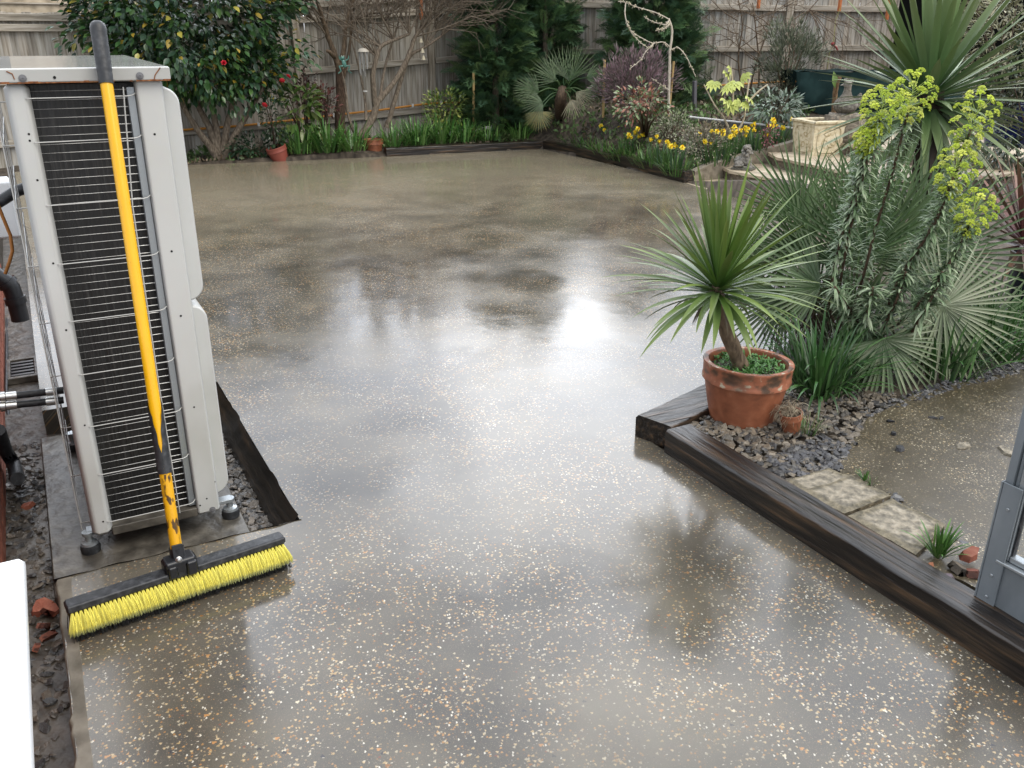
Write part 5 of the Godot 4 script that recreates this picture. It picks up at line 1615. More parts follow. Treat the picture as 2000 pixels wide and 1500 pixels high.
func flower_ball(r: float, c: Color, seed_: int) -> ArrayMesh:
	rng.seed = seed_
	var g := Geo.new()
	for ring in 3:
		for k in 6:
			var a := TAU * (k + ring * 0.5) / 6.0
			var e: float = [0.25, 0.8, 1.25][ring]
			g.blade(Vector3.ZERO, Vector3(cos(a) * cos(e), sin(e), sin(a) * cos(e)), r * (1.0 - 0.12 * ring), r * 0.9, -0.3, 3, c * 0.7, c * rng.randf_range(0.85, 1.2), 0.2, 1)
	return g.mesh()


func lobed_leaf(r: float) -> ArrayMesh:
	var g := Geo.new()
	for k in 7:
		var a := (k - 3) * 0.52
		g.blade(Vector3.ZERO, Vector3(sin(a), cos(a), 0.02), r * (1.0 - 0.07 * absf(k - 3)), r * 0.42, 0.0, 4, Color(0.36, 0.42, 0.09), Color(0.5, 0.54, 0.16), 0.3, 1, Vector3.BACK)
	for k in g.v.size():
		g.v[k].z -= g.v[k].length_squared() / r * 0.5
	return g.mesh()


func daffodils(at: Vector3, heads: int, label: String) -> void:
	var root := thing("daffodil_clump", label, "daffodils", at, "daffodils in the bed by the steps")
	rng.seed = hash(label)
	var g := Geo.new()
	for k in 26 + heads * 5:
		var a := rng.randf() * TAU
		var c := pick([Color(0.06, 0.14, 0.03), Color(0.085, 0.17, 0.045), Color(0.05, 0.11, 0.05)])
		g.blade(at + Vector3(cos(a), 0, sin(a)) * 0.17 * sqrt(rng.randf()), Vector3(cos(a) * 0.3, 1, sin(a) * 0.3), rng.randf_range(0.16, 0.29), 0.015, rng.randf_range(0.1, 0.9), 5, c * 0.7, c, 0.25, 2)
	var tops := []
	for k in heads:
		var a := rng.randf() * TAU
		var p := at + Vector3(cos(a), 0, sin(a)) * 0.16 * sqrt(rng.randf())
		var q := p + Vector3(rng.randf_range(-0.03, 0.03), rng.randf_range(0.2, 0.32), rng.randf_range(-0.03, 0.03))
		g.tube([p, q], 0.0035, 4, Color(0.08, 0.16, 0.04), false)
		tops.append(q)
	part(root, "leaves", g, M.leaf_mat)
	if not M.has("daffodil"):
		var f := Geo.new()
		for k in 6:
			var a := TAU * k / 6.0
			f.blade(Vector3.ZERO, Vector3(cos(a), sin(a), -0.12), 0.042, 0.032, 0.0, 3, Color(0.82, 0.64, 0.03), Color(0.85, 0.70, 0.05), 0.15, 1, Vector3.BACK)
		f.lathe([Vector2(0.009, 0), Vector2(0.012, 0.02), Vector2(0.019, 0.032), Vector2(0.010, 0.02), Vector2(0.006, 0.004)], 9, Vector3.ZERO, Basis(Vector3.RIGHT, PI / 2), Color(0.88, 0.60, 0.02))
		M.daffodil = f.mesh()
	for q in tops:
		var way: Vector3 = (NEARER + any_way() * 0.9 + Vector3.DOWN * 0.1).normalized()
		place(root, "flower", M.daffodil, M.petal, Transform3D(Basis.looking_at(-way).scaled_local(Vector3.ONE * rng.randf_range(0.6, 0.95)), q + way * 0.01))


func near_plants() -> void:
	# cordyline in the big terracotta pot
	var base := Vector3(2.448, 0.308, -2.555)
	var crown := Vector3(2.319, 0.68, -2.59)
	var root := thing("potted_cordyline", "green cordyline on a leaning trunk growing in the big terracotta pot", "cordyline", base)
	rng.seed = 600
	var g := Geo.new()
	limb(g, [base - Vector3.UP * 0.05, base, Vector3(2.4, 0.401, -2.569), Vector3(2.353, 0.507, -2.583), Vector3(2.319, 0.589, -2.59), crown - Vector3.UP * 0.02], 0.036, 0.022, 12, Color(0.95, 0.85, 0.72))
	part(root, "trunk", g, M.bark)
	var green := [Color(0.07, 0.165, 0.026), Color(0.09, 0.195, 0.032), Color(0.055, 0.13, 0.026), Color(0.15, 0.26, 0.055), Color(0.075, 0.155, 0.04)]
	cordyline(root, crown, 0.455, 0.031, 130, green, 601, 1.5, -14.0, 0.82)
	g = Geo.new()
	for k in 16:
		var a := rng.randf() * TAU
		g.blade(crown + Vector3(cos(a), -1.6, sin(a)) * 0.026, Vector3(cos(a), -1.5, sin(a)), rng.randf_range(0.12, 0.22), 0.011, 0.6, 5, Color(0.1, 0.07, 0.045), Color(0.14, 0.11, 0.07), 0.3, 0)
	part(root, "withered_leaves", g, M.leaf_mat)

	# tall cordyline
	base = Vector3(4.76, 0.684, -3.457)
	base.y = 0.15
	crown = Vector3(4.521, 1.293, -3.472)
	root = thing("tall_cordyline", "tall cordyline with a dark trunk at the upper right", "cordyline", base)
	rng.seed = 610
	g = Geo.new()
	limb(g, [base, base.lerp(crown, 0.35) + SIDEWAYS * 0.02, base.lerp(crown, 0.7), crown - Vector3.UP * 0.02], 0.095, 0.075, 14, Color(0.22, 0.17, 0.14))
	part(root, "trunk", g, M.bark)
	cordyline(root, crown, 0.72, 0.056, 170, [Color(0.065, 0.14, 0.050), Color(0.085, 0.165, 0.068), Color(0.11, 0.19, 0.085), Color(0.15, 0.21, 0.125)], 611, 0.75, -48.0, 0.72)
	var loose := [Color(0.03, 0.022, 0.016)]
	g = Geo.new()
	for k in 9:
		var a := rng.randf() * TAU
		g.blade(crown + Vector3(cos(a) * 0.06, -0.1, sin(a) * 0.06), Vector3(cos(a) * 0.35, -1, sin(a) * 0.35), rng.randf_range(0.35, 0.6), 0.05, 0.4, 5, Color(0.04, 0.03, 0.02), Color(0.07, 0.05, 0.03), 0.3, 0)
	part(root, "withered_leaves", g, M.leaf_mat)

	# main fan palm: grey-green fans
	base = Vector3(3.53, 0.08, -2.85)
	root = thing("fan_palm", "large grey-green fan palm beside the terracotta pot", "palm", base)
	var tones := [Color(0.042, 0.10, 0.028), Color(0.065, 0.13, 0.042), Color(0.12, 0.18, 0.085), Color(0.028, 0.07, 0.02)]
	var silver := [Color(0.13, 0.17, 0.09), Color(0.06, 0.105, 0.04), Color(0.22, 0.25, 0.16)]
	fan_palm(root, base, [[Vector3(3.474, 0.512, -3.013), 8, 0.56, 200, -0.12, 0.05], [Vector3(3.377, 0.539, -3.179), -42, 0.46, 180, 0.0, 0.1], [Vector3(3.498, 0.576, -2.887), 22, 0.62, 190, 0.05, 0.06], [Vector3(3.571, 0.675, -3.415), -18, 0.42, 170, -0.1, 0.05], [Vector3(3.908, 0.677, -3.234), 12, 0.48, 170, -0.15, 0.05], [Vector3(3.095, 0.397, -2.99), -118, 0.36, 150, 0.2, 0.25], [Vector3(3.641, 0.406, -2.526), 112, 0.46, 300, 0.18, 0.14, silver], [Vector3(3.249, 0.307, -2.51), 165, 0.38, 190, 0.45, 0.22, silver], [Vector3(3.906, 0.554, -2.781), 68, 0.55, 190, 0.1, 0.1], [Vector3(3.162, 0.477, -2.841), -75, 0.36, 170, 0.15, 0.2], [Vector3(4.068, 0.645, -3.034), 40, 0.5, 180, 0.0, 0.05], [Vector3(3.805, 0.572, -3.403), -10, 0.45, 170, -0.25, 0.02], [Vector3(3.561, 0.355, -2.626), 100, 0.42, 200, 0.3, 0.2], [Vector3(4.067, 0.214, -2.58), 85, 0.42, 190, 0.2, 0.15], [Vector3(3.234, 0.471, -3.256), -75, 0.34, 160, 0.1, 0.2], [Vector3(3.767, 0.607, -2.969), 5, 0.55, 150, -0.05, 0.05], [Vector3(3.389, 0.285, -3.059), -30, 0.42, 150, 0.05, 0.1], [Vector3(3.762, 0.396, -2.858), 45, 0.5, 150, 0.0, 0.08], [Vector3(3.474, 0.264, -2.9), -5, 0.4, 160, 0.2, 0.1]], 0.0155, tones, 620)

	# euphorbias with lime heads
	euphorbia("euphorbia with three lime heads in front of the steps", Vector3(3.64, 0.1, -3.089), [[[Vector3(3.287, 0.464, -2.83), Vector3(3.176, 0.811, -2.72), Vector3(3.155, 1.063, -2.674), Vector3(3.183, 1.27, -2.659)], Vector3(3.181, 1.286, -2.66), Vector3(0.075, 0.085, 0.07)], [[Vector3(3.331, 0.478, -2.75), Vector3(3.315, 0.779, -2.701), Vector3(3.345, 1.028, -2.685), Vector3(3.366, 1.276, -2.674)], Vector3(3.37, 1.325, -2.672), Vector3(0.075, 0.10, 0.075)], [[Vector3(3.256, 0.362, -2.846), Vector3(3.181, 0.684, -2.774), Vector3(3.172, 0.946, -2.722), Vector3(3.145, 1.138, -2.68)], Vector3(3.142, 1.153, -2.681), Vector3(0.035, 0.06, 0.035)]], 630)
	euphorbia("euphorbia with three lime heads right of the tall cordyline trunk", Vector3(3.849, 0.1, -2.934), [[[Vector3(3.385, 0.41, -2.607), Vector3(3.407, 0.663, -2.538), Vector3(3.481, 0.935, -2.498), Vector3(3.571, 1.209, -2.507)], Vector3(3.572, 1.226, -2.506), Vector3(0.068, 0.14, 0.068)], [[Vector3(3.331, 0.425, -2.579), Vector3(3.33, 0.629, -2.523), Vector3(3.365, 0.822, -2.447), Vector3(3.401, 1.027, -2.428)], Vector3(3.402, 1.042, -2.427), Vector3(0.065, 0.105, 0.065)], [[Vector3(3.366, 0.393, -2.503), Vector3(3.354, 0.564, -2.396), Vector3(3.424, 0.723, -2.359), Vector3(3.451, 0.855, -2.344)], Vector3(3.453, 0.876, -2.343), Vector3(0.062, 0.09, 0.06)]], 640)
	euphorbia("low grey euphorbia shoots without flowers under the fan palm", Vector3(3.53, 0.1, -2.789), [[[Vector3(3.298, 0.285, -2.654), Vector3(3.205, 0.375, -2.647), Vector3(3.154, 0.448, -2.675), Vector3(3.064, 0.534, -2.666)], Vector3.ZERO, Vector3.ZERO], [[Vector3(3.361, 0.285, -2.62), Vector3(3.265, 0.456, -2.501), Vector3(3.281, 0.55, -2.493), Vector3(3.29, 0.619, -2.488)], Vector3.ZERO, Vector3.ZERO], [[Vector3(3.323, 0.26, -2.64), Vector3(3.207, 0.367, -2.589), Vector3(3.172, 0.479, -2.551), Vector3(3.172, 0.549, -2.551)], Vector3.ZERO, Vector3.ZERO], [[Vector3(3.398, 0.32, -2.486), Vector3(3.304, 0.487, -2.367), Vector3(3.328, 0.579, -2.354), Vector3(3.336, 0.646, -2.349)], Vector3.ZERO, Vector3.ZERO]], 650)

	# strap-leaved clumps under the palm
	var deep := [Color(0.04, 0.11, 0.03), Color(0.06, 0.145, 0.038), Color(0.045, 0.10, 0.035), Color(0.09, 0.18, 0.06)]
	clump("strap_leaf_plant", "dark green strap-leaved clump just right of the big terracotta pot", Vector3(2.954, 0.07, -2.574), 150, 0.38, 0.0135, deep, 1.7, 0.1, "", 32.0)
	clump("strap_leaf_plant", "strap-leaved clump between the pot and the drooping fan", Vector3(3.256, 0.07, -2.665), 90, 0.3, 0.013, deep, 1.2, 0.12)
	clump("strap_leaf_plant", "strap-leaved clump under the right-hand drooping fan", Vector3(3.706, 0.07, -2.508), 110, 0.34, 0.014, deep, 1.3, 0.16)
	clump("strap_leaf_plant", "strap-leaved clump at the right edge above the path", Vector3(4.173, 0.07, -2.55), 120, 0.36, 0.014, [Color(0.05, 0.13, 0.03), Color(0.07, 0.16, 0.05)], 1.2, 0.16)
	clump("grass_tuft", "bright grass tuft growing at the end of the paving stones", Vector3(2.273, 0.085, -1.427), 34, 0.13, 0.0085, [Color(0.06, 0.15, 0.03), Color(0.09, 0.19, 0.04)], 1.0, 0.02)
	clump("grass_tuft", "tiny seedling beside the path edge behind the paving stones", Vector3(2.464, 0.085, -1.882), 10, 0.05, 0.006, [Color(0.06, 0.16, 0.03)], 0.8, 0.01)
	clump("grass_tuft", "tiny two-leaved seedling nearest the middle paving stone", Vector3(2.456, 0.085, -1.843), 7, 0.045, 0.006, [Color(0.06, 0.16, 0.03)], 0.8, 0.008)
	clump("grass_tuft", "thin pale grass at the foot of the little clay pot", Vector3(2.596, 0.075, -2.292), 40, 0.1, 0.004, [Color(0.10, 0.19, 0.06), Color(0.2, 0.22, 0.1)], 0.8, 0.04)
	bush("dark_filler", "shadowy low shrub between the dead stems and the fan palm", "shrub", Vector3(3.479, 0.1, -3.078), 0.2, Vector3(0.3, 0.2, 0.22), 50, 16, leaf_mesh(0.05, 0.016, 0.2, 0.25, 1, 2), M.leaf_mat, [Color(0.04, 0.055, 0.025), Color(0.07, 0.075, 0.04), Color(0.09, 0.06, 0.045)])
	# dead stems
	root = thing("dead_shrub", "bare reddish-brown stems left of the strap-leaved clump", "shrub", Vector3(3.198, 0.08, -2.938))
	rng.seed = 660
	g = Geo.new()
	for k in 60:
		var p := Vector3(3.296, 0.06, -3.033) + any_way() * Vector3(0.14, 0, 0.14)
		twigs(g, p, Vector3.UP + any_way() * 0.5, rng.randf_range(0.18, 0.36), 0.003, 1, 0.1, 0.6, Color(0.5, 0.36, 0.33))
	part(root, "stems", g, M.bark)

	# red cordyline in its dark pot
	root = thing("red_cordyline", "red-leaved cordyline at the right edge in a dark glazed pot", "cordyline", Vector3(4.439, 0.589, -2.721))
	cordyline(root, Vector3(4.457, 0.629, -2.711), 0.5, 0.035, 60, [Color(0.13, 0.04, 0.05), Color(0.2, 0.075, 0.09), Color(0.1, 0.04, 0.04)], 670, 0.5, -10.0)


func euphorbia(label: String, at: Vector3, shoots: Array, seed_: int) -> void:
	var root := thing("euphorbia", label, "euphorbia", at)
	rng.seed = seed_
	for s in shoots:
		var pts: Array = s[0]
		var g := Geo.new()
		limb(g, ([at + any_way() * Vector3(0.05, 0, 0.05)] if s[2] != Vector3.ZERO else []) + pts, 0.0075, 0.0055, 7, Color(0.55, 0.42, 0.34))
		var stem := part(root, "stem", g, M.bark)
		g = Geo.new()
		var c := []
		for k in pts.size() - 1:
			for e in 16:
				c.append((pts[k] as Vector3).cubic_interpolate(pts[k + 1], pts[maxi(k - 1, 0)], pts[mini(k + 2, pts.size() - 1)], e / 16.0))
		var n := 330 if s[2] != Vector3.ZERO else 170
		for k in n:
			var t := pow((k + 0.5) / n, 0.8)
			var j := int(t * (c.size() - 1))
			var p: Vector3 = c[j]
			var along: Vector3 = (c[mini(j + 1, c.size() - 1)] - c[maxi(j - 1, 0)]).normalized()
			var out := along.cross(any_way()).normalized()
			var cc := pick([Color(0.13, 0.19, 0.095), Color(0.19, 0.255, 0.145), Color(0.085, 0.14, 0.065), Color(0.28, 0.34, 0.22)])
			g.blade(p, out + along * rng.randf_range(-0.4, 0.5), rng.randf_range(0.055, 0.095), 0.0115, 1.1, 4, cc, cc * 1.15, 0.2, 1)
		part(stem, "leaves", g, M.leaf_mat).set_meta("kind", "stuff")
		if s[2] == Vector3.ZERO:
			continue
		# head: rounded cymes of cupped bracts
		g = Geo.new()
		var axis: Vector3 = (pts[-1] - pts[-2]).normalized()
		var turn := frame(axis)
		var r: Vector3 = s[2]
		var foot: Vector3 = s[1] - axis * r.y
		var umbels := 34
		for k in umbels:
			# flower clusters on stalks, the lower ones spreading, the top ones close
			var t := (k + 0.5) / umbels
			var a := k * 2.39996
			var wide := r.x * (0.45 + 0.75 * sin(PI * pow(1.0 - t, 0.8)))
			var local := Vector3(cos(a) * wide, (t * 2.0 - 1.0) * r.y, sin(a) * wide) * rng.randf_range(0.82, 1.12)
			local.y += 0.012
			var p: Vector3 = s[1] + turn * local
			var out := (turn * Vector3(cos(a), 0.55 + t, sin(a))).normalized()
			var f := frame(out, rng.randf() * TAU)
			var cc := pick([Color(0.56, 0.66, 0.10), Color(0.66, 0.74, 0.14), Color(0.50, 0.62, 0.10), Color(0.74, 0.78, 0.22)], 0.85, 1.1)
			g.tube([foot.lerp(s[1] + axis * r.y * 0.6, t * 0.9), p], 0.0015, 3, Color(0.30, 0.40, 0.07), false)
			for e in 11:
				var b := e * 2.39996
				var q := p + f * Vector3(cos(b), 0, sin(b)) * 0.0052 * sqrt(e) + out * (0.008 - 0.0011 * e)
				var ff := frame(out + f * Vector3(cos(b), 0, sin(b)) * 0.35 * sqrt(e / 10.0), b)
				g.lathe([Vector2(0.0014, -0.003), Vector2(0.0050, 0.0015), Vector2(0.0058, 0.004)], 5, q, ff, cc * rng.randf_range(0.85, 1.12))
				if e % 2:
					g.lathe([Vector2(0.0022, 0.002), Vector2(0.0, 0.0035)], 4, q, ff, Color(0.36, 0.36, 0.03))
		part(root, "flower_head", g, M.petal)


# ---- pots, stones and ornaments --------------------------------------------------------------------------------------------------
func clay_pot(called: String, label: String, at: Vector3, r: float, tall: float, turn := Basis(), m: Material = null, rim_m: Material = null, segs := 40) -> Node3D:
	# a thrown pot: tapering body, thick rolled rim, hollow inside
	var root := thing(called, label, "plant pot", at)
	var g := Geo.new()
	var b := r * 0.70
	var w := r * 0.07
	var rim := tall * 0.70
	g.lathe([Vector2(0, 0), Vector2(b * 0.94, 0), Vector2(b, 0.01 * r), Vector2(lerpf(b, r, 0.3), rim * 0.35), Vector2(lerpf(b, r, 0.56), rim * 0.7), Vector2(r * 0.93, rim)], segs, at, turn, Color.WHITE, 0.004)
	g.lathe([Vector2(r * 0.86, tall * 0.97), Vector2(r * 0.84, tall * 0.8), Vector2(b * 0.8, tall * 0.5), Vector2(0, tall * 0.5)], segs, at, turn)
	part(root, "body", g, m if m else M.terracotta)
	g = Geo.new()
	g.lathe([Vector2(r * 0.93, rim * 0.985), Vector2(r * 0.985, rim * 1.0), Vector2(r * 0.985, rim * 1.05), Vector2(r * 0.97, rim * 1.09), Vector2(r * 0.985, tall * 0.95), Vector2(r, tall * 0.975), Vector2(r * 0.99, tall * 0.995), Vector2(r * 0.95, tall), Vector2(r * 0.88, tall * 0.992), Vector2(r * 0.86, tall * 0.96)], segs, at, turn, Color.WHITE, 0.004)
	part(root, "rim", g, rim_m if rim_m else (m if m else M.terracotta))
	g = Geo.new()
	for k in 9:
		var pts := []
		for s in segs:
			var a := TAU * s / segs
			pts.append(Vector2(cos(a), sin(a)))
	var soil_r := r * 0.85
	g.lathe([Vector2(soil_r, tall * 0.84), Vector2(soil_r * 0.6, tall * 0.87), Vector2(0, tall * 0.88)], 24, at, turn)
	part(root, "soil", g, M.soil)
	return root


func bed_things() -> void:
	var at := Vector3(2.431, 0.06, -2.452)
	at = Vector3(2.475, 0.06, -2.545)
	var pot := clay_pot("clay_pot", "big terracotta pot with a stained rim on the slate chips", at, 0.185, 0.265, Basis(Vector3.FORWARD, 0.03), M.terracotta, M.terracotta_rim, 56)
	rng.seed = 700
	var g := Geo.new()
	for k in 260:
		var a := rng.randf() * TAU
		var r := 0.15 * sqrt(rng.randf())
		var p := at + Vector3(cos(a) * r, 0.232, sin(a) * r)
		if p.x < 2.42 and p.z < -2.6 and rng.randf() < 0.7:
			continue
		for e in 5:
			g.blade(p + any_way() * 0.006 + Vector3.UP * rng.randf_range(0, 0.012), Vector3(rng.randf_range(-1, 1), 0.5, rng.randf_range(-1, 1)), rng.randf_range(0.012, 0.024), 0.010, 0.4, 2, pick([Color(0.05, 0.16, 0.03), Color(0.07, 0.2, 0.04), Color(0.04, 0.11, 0.03)]), Color(0.09, 0.22, 0.05), 0.2, 1)
	part(pot, "chickweed", g, M.leaf_mat).set_meta("kind", "stuff")
	var small := Vector3(2.559, 0.07, -2.339)
	var tilt := Basis(SIDEWAYS.cross(Vector3.UP), 0.16) * Basis(SIDEWAYS, 0.12)
	clay_pot("clay_pot", "little tilted clay pot leaning against the big terracotta pot", small, 0.046, 0.092, tilt, M.terracotta, null, 32)
	g = Geo.new()
	var top := small + tilt * Vector3(0, 0.088, 0)
	for k in 240:
		var a := rng.randf() * TAU
		var d := Vector3(cos(a), rng.randf_range(0.3, 1.3), sin(a)) - SIDEWAYS * 0.7 - NEARER * 0.35
		var c := pick([Color(0.36, 0.30, 0.21), Color(0.46, 0.40, 0.29), Color(0.26, 0.2, 0.14)])
		var p := top + any_way() * 0.025
		var pts := [p]
		var long := rng.randf_range(0.02, 0.085)
		for s in 5:
			d = (d + any_way() * 0.45 + DOWN * 0.24 * s).normalized()
			p += d * long / 5.0
			pts.append(p)
		g.tube(pts, 0.0008, 3, c, false)
	single("dry_grass", g, M.leaf_mat, "dead straw-coloured grass spilling from the little clay pot", "dead grass", top)

	clay_pot("red_pot", "tilted square-looking red plastic pot under the camellia", Vector3(2.828, 0.07, -11.5) * Vector3(1, 0, 1) + Vector3(0, -0.02, 0), 0.13, 0.2, Basis(Vector3.BACK, 0.28), matte("red_plastic", Color(0.24, 0.06, 0.042)), null, 24)
	clay_pot("clay_pot", "dark clay pot among the strap-leaved clumps at the back edge", Vector3(4.083, -0.01, -11.517), 0.13, 0.21, Basis(), M.terracotta, null, 28)
	clay_pot("dark_pot", "dark glazed pot holding the red cordyline at the right edge", Vector3(4.536, 0.231, -2.669), 0.13, 0.3, Basis(), matte("dark_glaze", Color(0.018, 0.022, 0.032), 0.2), matte("glaze_lip", Color(0.16, 0.12, 0.085), 0.3), 36)
	clay_pot("blue_pot", "blue glazed pot behind the tall cordyline by the olive shrub", Vector3(8.463, 0.54, -5.552), 0.26, 0.42, Basis(), matte("blue_glaze", Color(0.012, 0.022, 0.11), 0.2), null, 32)

	# paving stones along the sleeper
	var stones := [[[Vector3(2.2, 0.09, -2.013), Vector3(2.201, 0.09, -1.874), Vector3(2.448, 0.09, -1.906), Vector3(2.42, 0.09, -2.011)], "brownish paving stone nearest the slate chips"], [[Vector3(2.195, 0.093, -1.921), Vector3(2.208, 0.093, -1.74), Vector3(2.453, 0.093, -1.754), Vector3(2.452, 0.093, -1.93)], "middle paving stone with a mossy border"], [[Vector3(2.198, 0.098, -1.72), Vector3(2.202, 0.098, -1.451), Vector3(2.448, 0.098, -1.53), Vector3(2.427, 0.098, -1.732)], "palest paving stone, next to the grass tuft"]]
	var k := 0
	for s in stones:
		rng.seed = 710 + k
		var c := Vector3.ZERO
		for p in s[0]:
			c += p / 4.0
		g = Geo.new()
		var n := 12
		var ids := []
		for j in n + 1:
			for i in n + 1:
				var u := float(i) / n
				var w := float(j) / n
				var p: Vector3 = ((s[0][0] as Vector3).lerp(s[0][1], u)).lerp((s[0][3] as Vector3).lerp(s[0][2], u), w)
				if k == 0 and u > 0.62:
					p = p.lerp(c, 0.0)
				var e := minf(minf(u, 1 - u), minf(w, 1 - w))
				p = c + (p - c) * (0.985 + (rng.randf_range(-0.012, 0.012) if e == 0.0 else 0.0))
				p.y += 0.002 * sin(u * 9.0 + k) * sin(w * 8.0) + rng.randf_range(-0.0012, 0.0012) - (0.004 if e == 0.0 else 0.0)
				g.vert(p, Vector3.UP, Color.WHITE if e > 0.09 else Color(0.62, 0.6, 0.52))
		for j in n:
			for i in n:
				var q := j * (n + 1) + i
				g.quad(q, q + 1, q + n + 2, q + n + 1)
		var edge := []
		for i in n:
			edge.append(i)
		for j in n:
			edge.append(j * (n + 1) + n)
		for i in n:
			edge.append(n * (n + 1) + n - i)
		for j in n:
			edge.append((n - j) * (n + 1))
		for e in edge.size():
			var a: Vector3 = g.v[edge[e]]
			var b: Vector3 = g.v[edge[(e + 1) % edge.size()]]
			g.flat([a, b, b - Vector3.UP * 0.05, a - Vector3.UP * 0.05], ((a + b) / 2.0 - c) * Vector3(1, 0, 1), Color(0.5, 0.47, 0.4))
		single("paving_stone", g, M.york_stone, s[1], "paving stone", c, "paving stones along the sleeper")
		k += 1
	# loose slate and stones on the path
	k = 0
	for e in [[Vector3(2.792, 0.088, -1.996), 0.021, "largest loose slate block lying on the path"], [Vector3(2.89, 0.085, -2.109), 0.014, "small loose slate block behind the largest one on the path"], [Vector3(2.982, 0.082, -2.204), 0.02, "long flat slate splinter on the path near the drooping fan"], [Vector3(2.679, 0.084, -2.115), 0.011, "little slate chip on the path edge beside the gravel"], [Vector3(3.173, 0.082, -2.146), 0.018, "left one of two slate splinters at the back of the path"], [Vector3(3.199, 0.082, -2.126), 0.016, "right one of two slate splinters at the back of the path"]]:
		var c := chip_mesh(90 + k)
		var turn := Basis.from_euler(Vector3(0.1, k * 1.3, 0.12))
		for j in c.v.size():
			c.v[j] = e[0] + turn * (c.v[j] * e[1] * (Vector3(1.3, 0.5, 0.5) if k in [2, 4, 5] else Vector3(1, 1.2, 0.85)))
			c.c[j] = Color(0.045, 0.044, 0.05)
		single("slate_block", c, M.slate, e[2], "stone", e[0], "loose slate on the path")
		k += 1
	k = 0
	for e in [[Vector3(3.043, 0.082, -1.91), 0.045, "pale flat patch of stone in the path left of the other pale one"], [Vector3(3.154, 0.082, -1.801), 0.05, "pale flat stone in the path close to the greenhouse frame"]]:
		var c := chip_mesh(95 + k)
		for j in c.v.size():
			c.v[j] = e[0] + Basis(Vector3.UP, k) * (c.v[j] * e[1] * Vector3(1.2, 0.2, 0.6))
		single("pale_stone", c, M.york_stone, e[2], "stone", e[0])
		k += 1
	k = 0
	for e in [[Vector3(2.33, 0.11, -1.363), 0.036, "orange-red lump of broken brick against the greenhouse frame"], [Vector3(2.262, 0.09, -1.348), 0.034, "grey-brown stone in front of the broken brick lump"], [Vector3(2.284, 0.085, -1.315), 0.03, "red brick shard below the broken brick lump"], [Vector3(2.207, 0.08, -1.339), 0.02, "purplish pebble by the sleeper near the broken brick"], [Vector3(2.217, 0.08, -1.408), 0.014, "small orange pebble at the foot of the grass tuft"]]:
		var c := chip_mesh(100 + k)
		for j in c.v.size():
			c.v[j] = e[0] + Basis.from_euler(Vector3(0.3, k * 1.7, 0.2)) * (c.v[j] * e[1] * Vector3(1, 1.1, 0.8))
			c.c[j] = [Color(0.6, 0.55, 0.5), Color(0.4, 0.36, 0.34), Color(0.5, 0.5, 0.5), Color(0.45, 0.38, 0.5), Color(0.9, 1.0, 0.8)][k]
		single("rubble_stone", c, [M.brickwork, M.york_stone, M.brickwork, M.grey_stone, M.brickwork][k], e[2], "stone", e[0], "rubble at the greenhouse frame")
		k += 1
	# slate gravel
	var tones := [Color(0.07, 0.068, 0.068), Color(0.11, 0.098, 0.082), Color(0.16, 0.135, 0.105), Color(0.22, 0.185, 0.14), Color(0.19, 0.155, 0.115)]
	var dark := [Color(0.07, 0.07, 0.078), Color(0.1, 0.1, 0.108), Color(0.14, 0.135, 0.13)]
	var flat := func(list: Array): return PackedVector2Array(list.map(func(p): return Vector2(p.x, p.z)))
	strew("slate_gravel", "grey-brown slate chips round the big terracotta pot", [[flat.call([Vector3(2.177, 0.08, -2.615), Vector3(2.532, 0.08, -2.7), Vector3(2.902, 0.08, -2.642), Vector3(2.888, 0.08, -2.389), Vector3(2.86, 0.08, -2.226), Vector3(2.496, 0.08, -2.026), Vector3(2.244, 0.08, -2.02)]), 1250, 0.068], [flat.call([Vector3(2.923, 0.08, -2.631), Vector3(3.278, 0.08, -2.625), Vector3(3.268, 0.08, -2.385), Vector3(2.86, 0.08, -2.226)]), 420, 0.066]], 0.009, 0.027, tones, 31)
	strew("slate_edging", "darker slate chips heaped along the edge of the path", [[flat.call([Vector3(2.271, 0.08, -2.167), Vector3(2.615, 0.08, -2.242), Vector3(2.652, 0.08, -2.118), Vector3(2.481, 0.08, -1.987), Vector3(2.269, 0.08, -2.007)]), 380, 0.074], [flat.call([Vector3(2.922, 0.08, -2.281), Vector3(3.268, 0.08, -2.385), Vector3(3.689, 0.08, -2.413), Vector3(4.39, 0.08, -2.408), Vector3(4.212, 0.08, -2.295), Vector3(3.596, 0.08, -2.317), Vector3(3.191, 0.08, -2.295)]), 460, 0.07], [flat.call([Vector3(4.579, 0.12, -3.053), Vector3(5.338, 0.12, -3.148), Vector3(4.728, 0.1, -2.627), Vector3(4.126, 0.1, -2.567)]), 300, 0.07, 1], [flat.call([Vector3(2.351, 0.08, -1.857), Vector3(2.446, 0.08, -1.706), Vector3(2.431, 0.08, -1.438), Vector3(2.373, 0.08, -1.469), Vector3(2.491, 0.08, -1.776)]), 60, 0.076]], 0.009, 0.02, dark, 32)
	strew("bed_mulch", "broken leaves and chips over the soil of the near bed", [[flat.call([Vector3(3.583, 0.1, -3.214), Vector3(4.159, 0.1, -3.34), Vector3(4.518, 0.1, -2.938), Vector3(4.266, 0.1, -2.495), Vector3(3.318, 0.08, -2.426), Vector3(2.985, 0.08, -2.599)]), 500, 0.05, 1]], 0.009, 0.02, [Color(0.1, 0.075, 0.05), Color(0.06, 0.05, 0.04), Color(0.14, 0.1, 0.06)], 33)


func matte(called: String, c: Color, rough := 0.5) -> StandardMaterial3D:
	return mat(called, Color(c.r, c.g, c.b).linear_to_srgb(), rough)


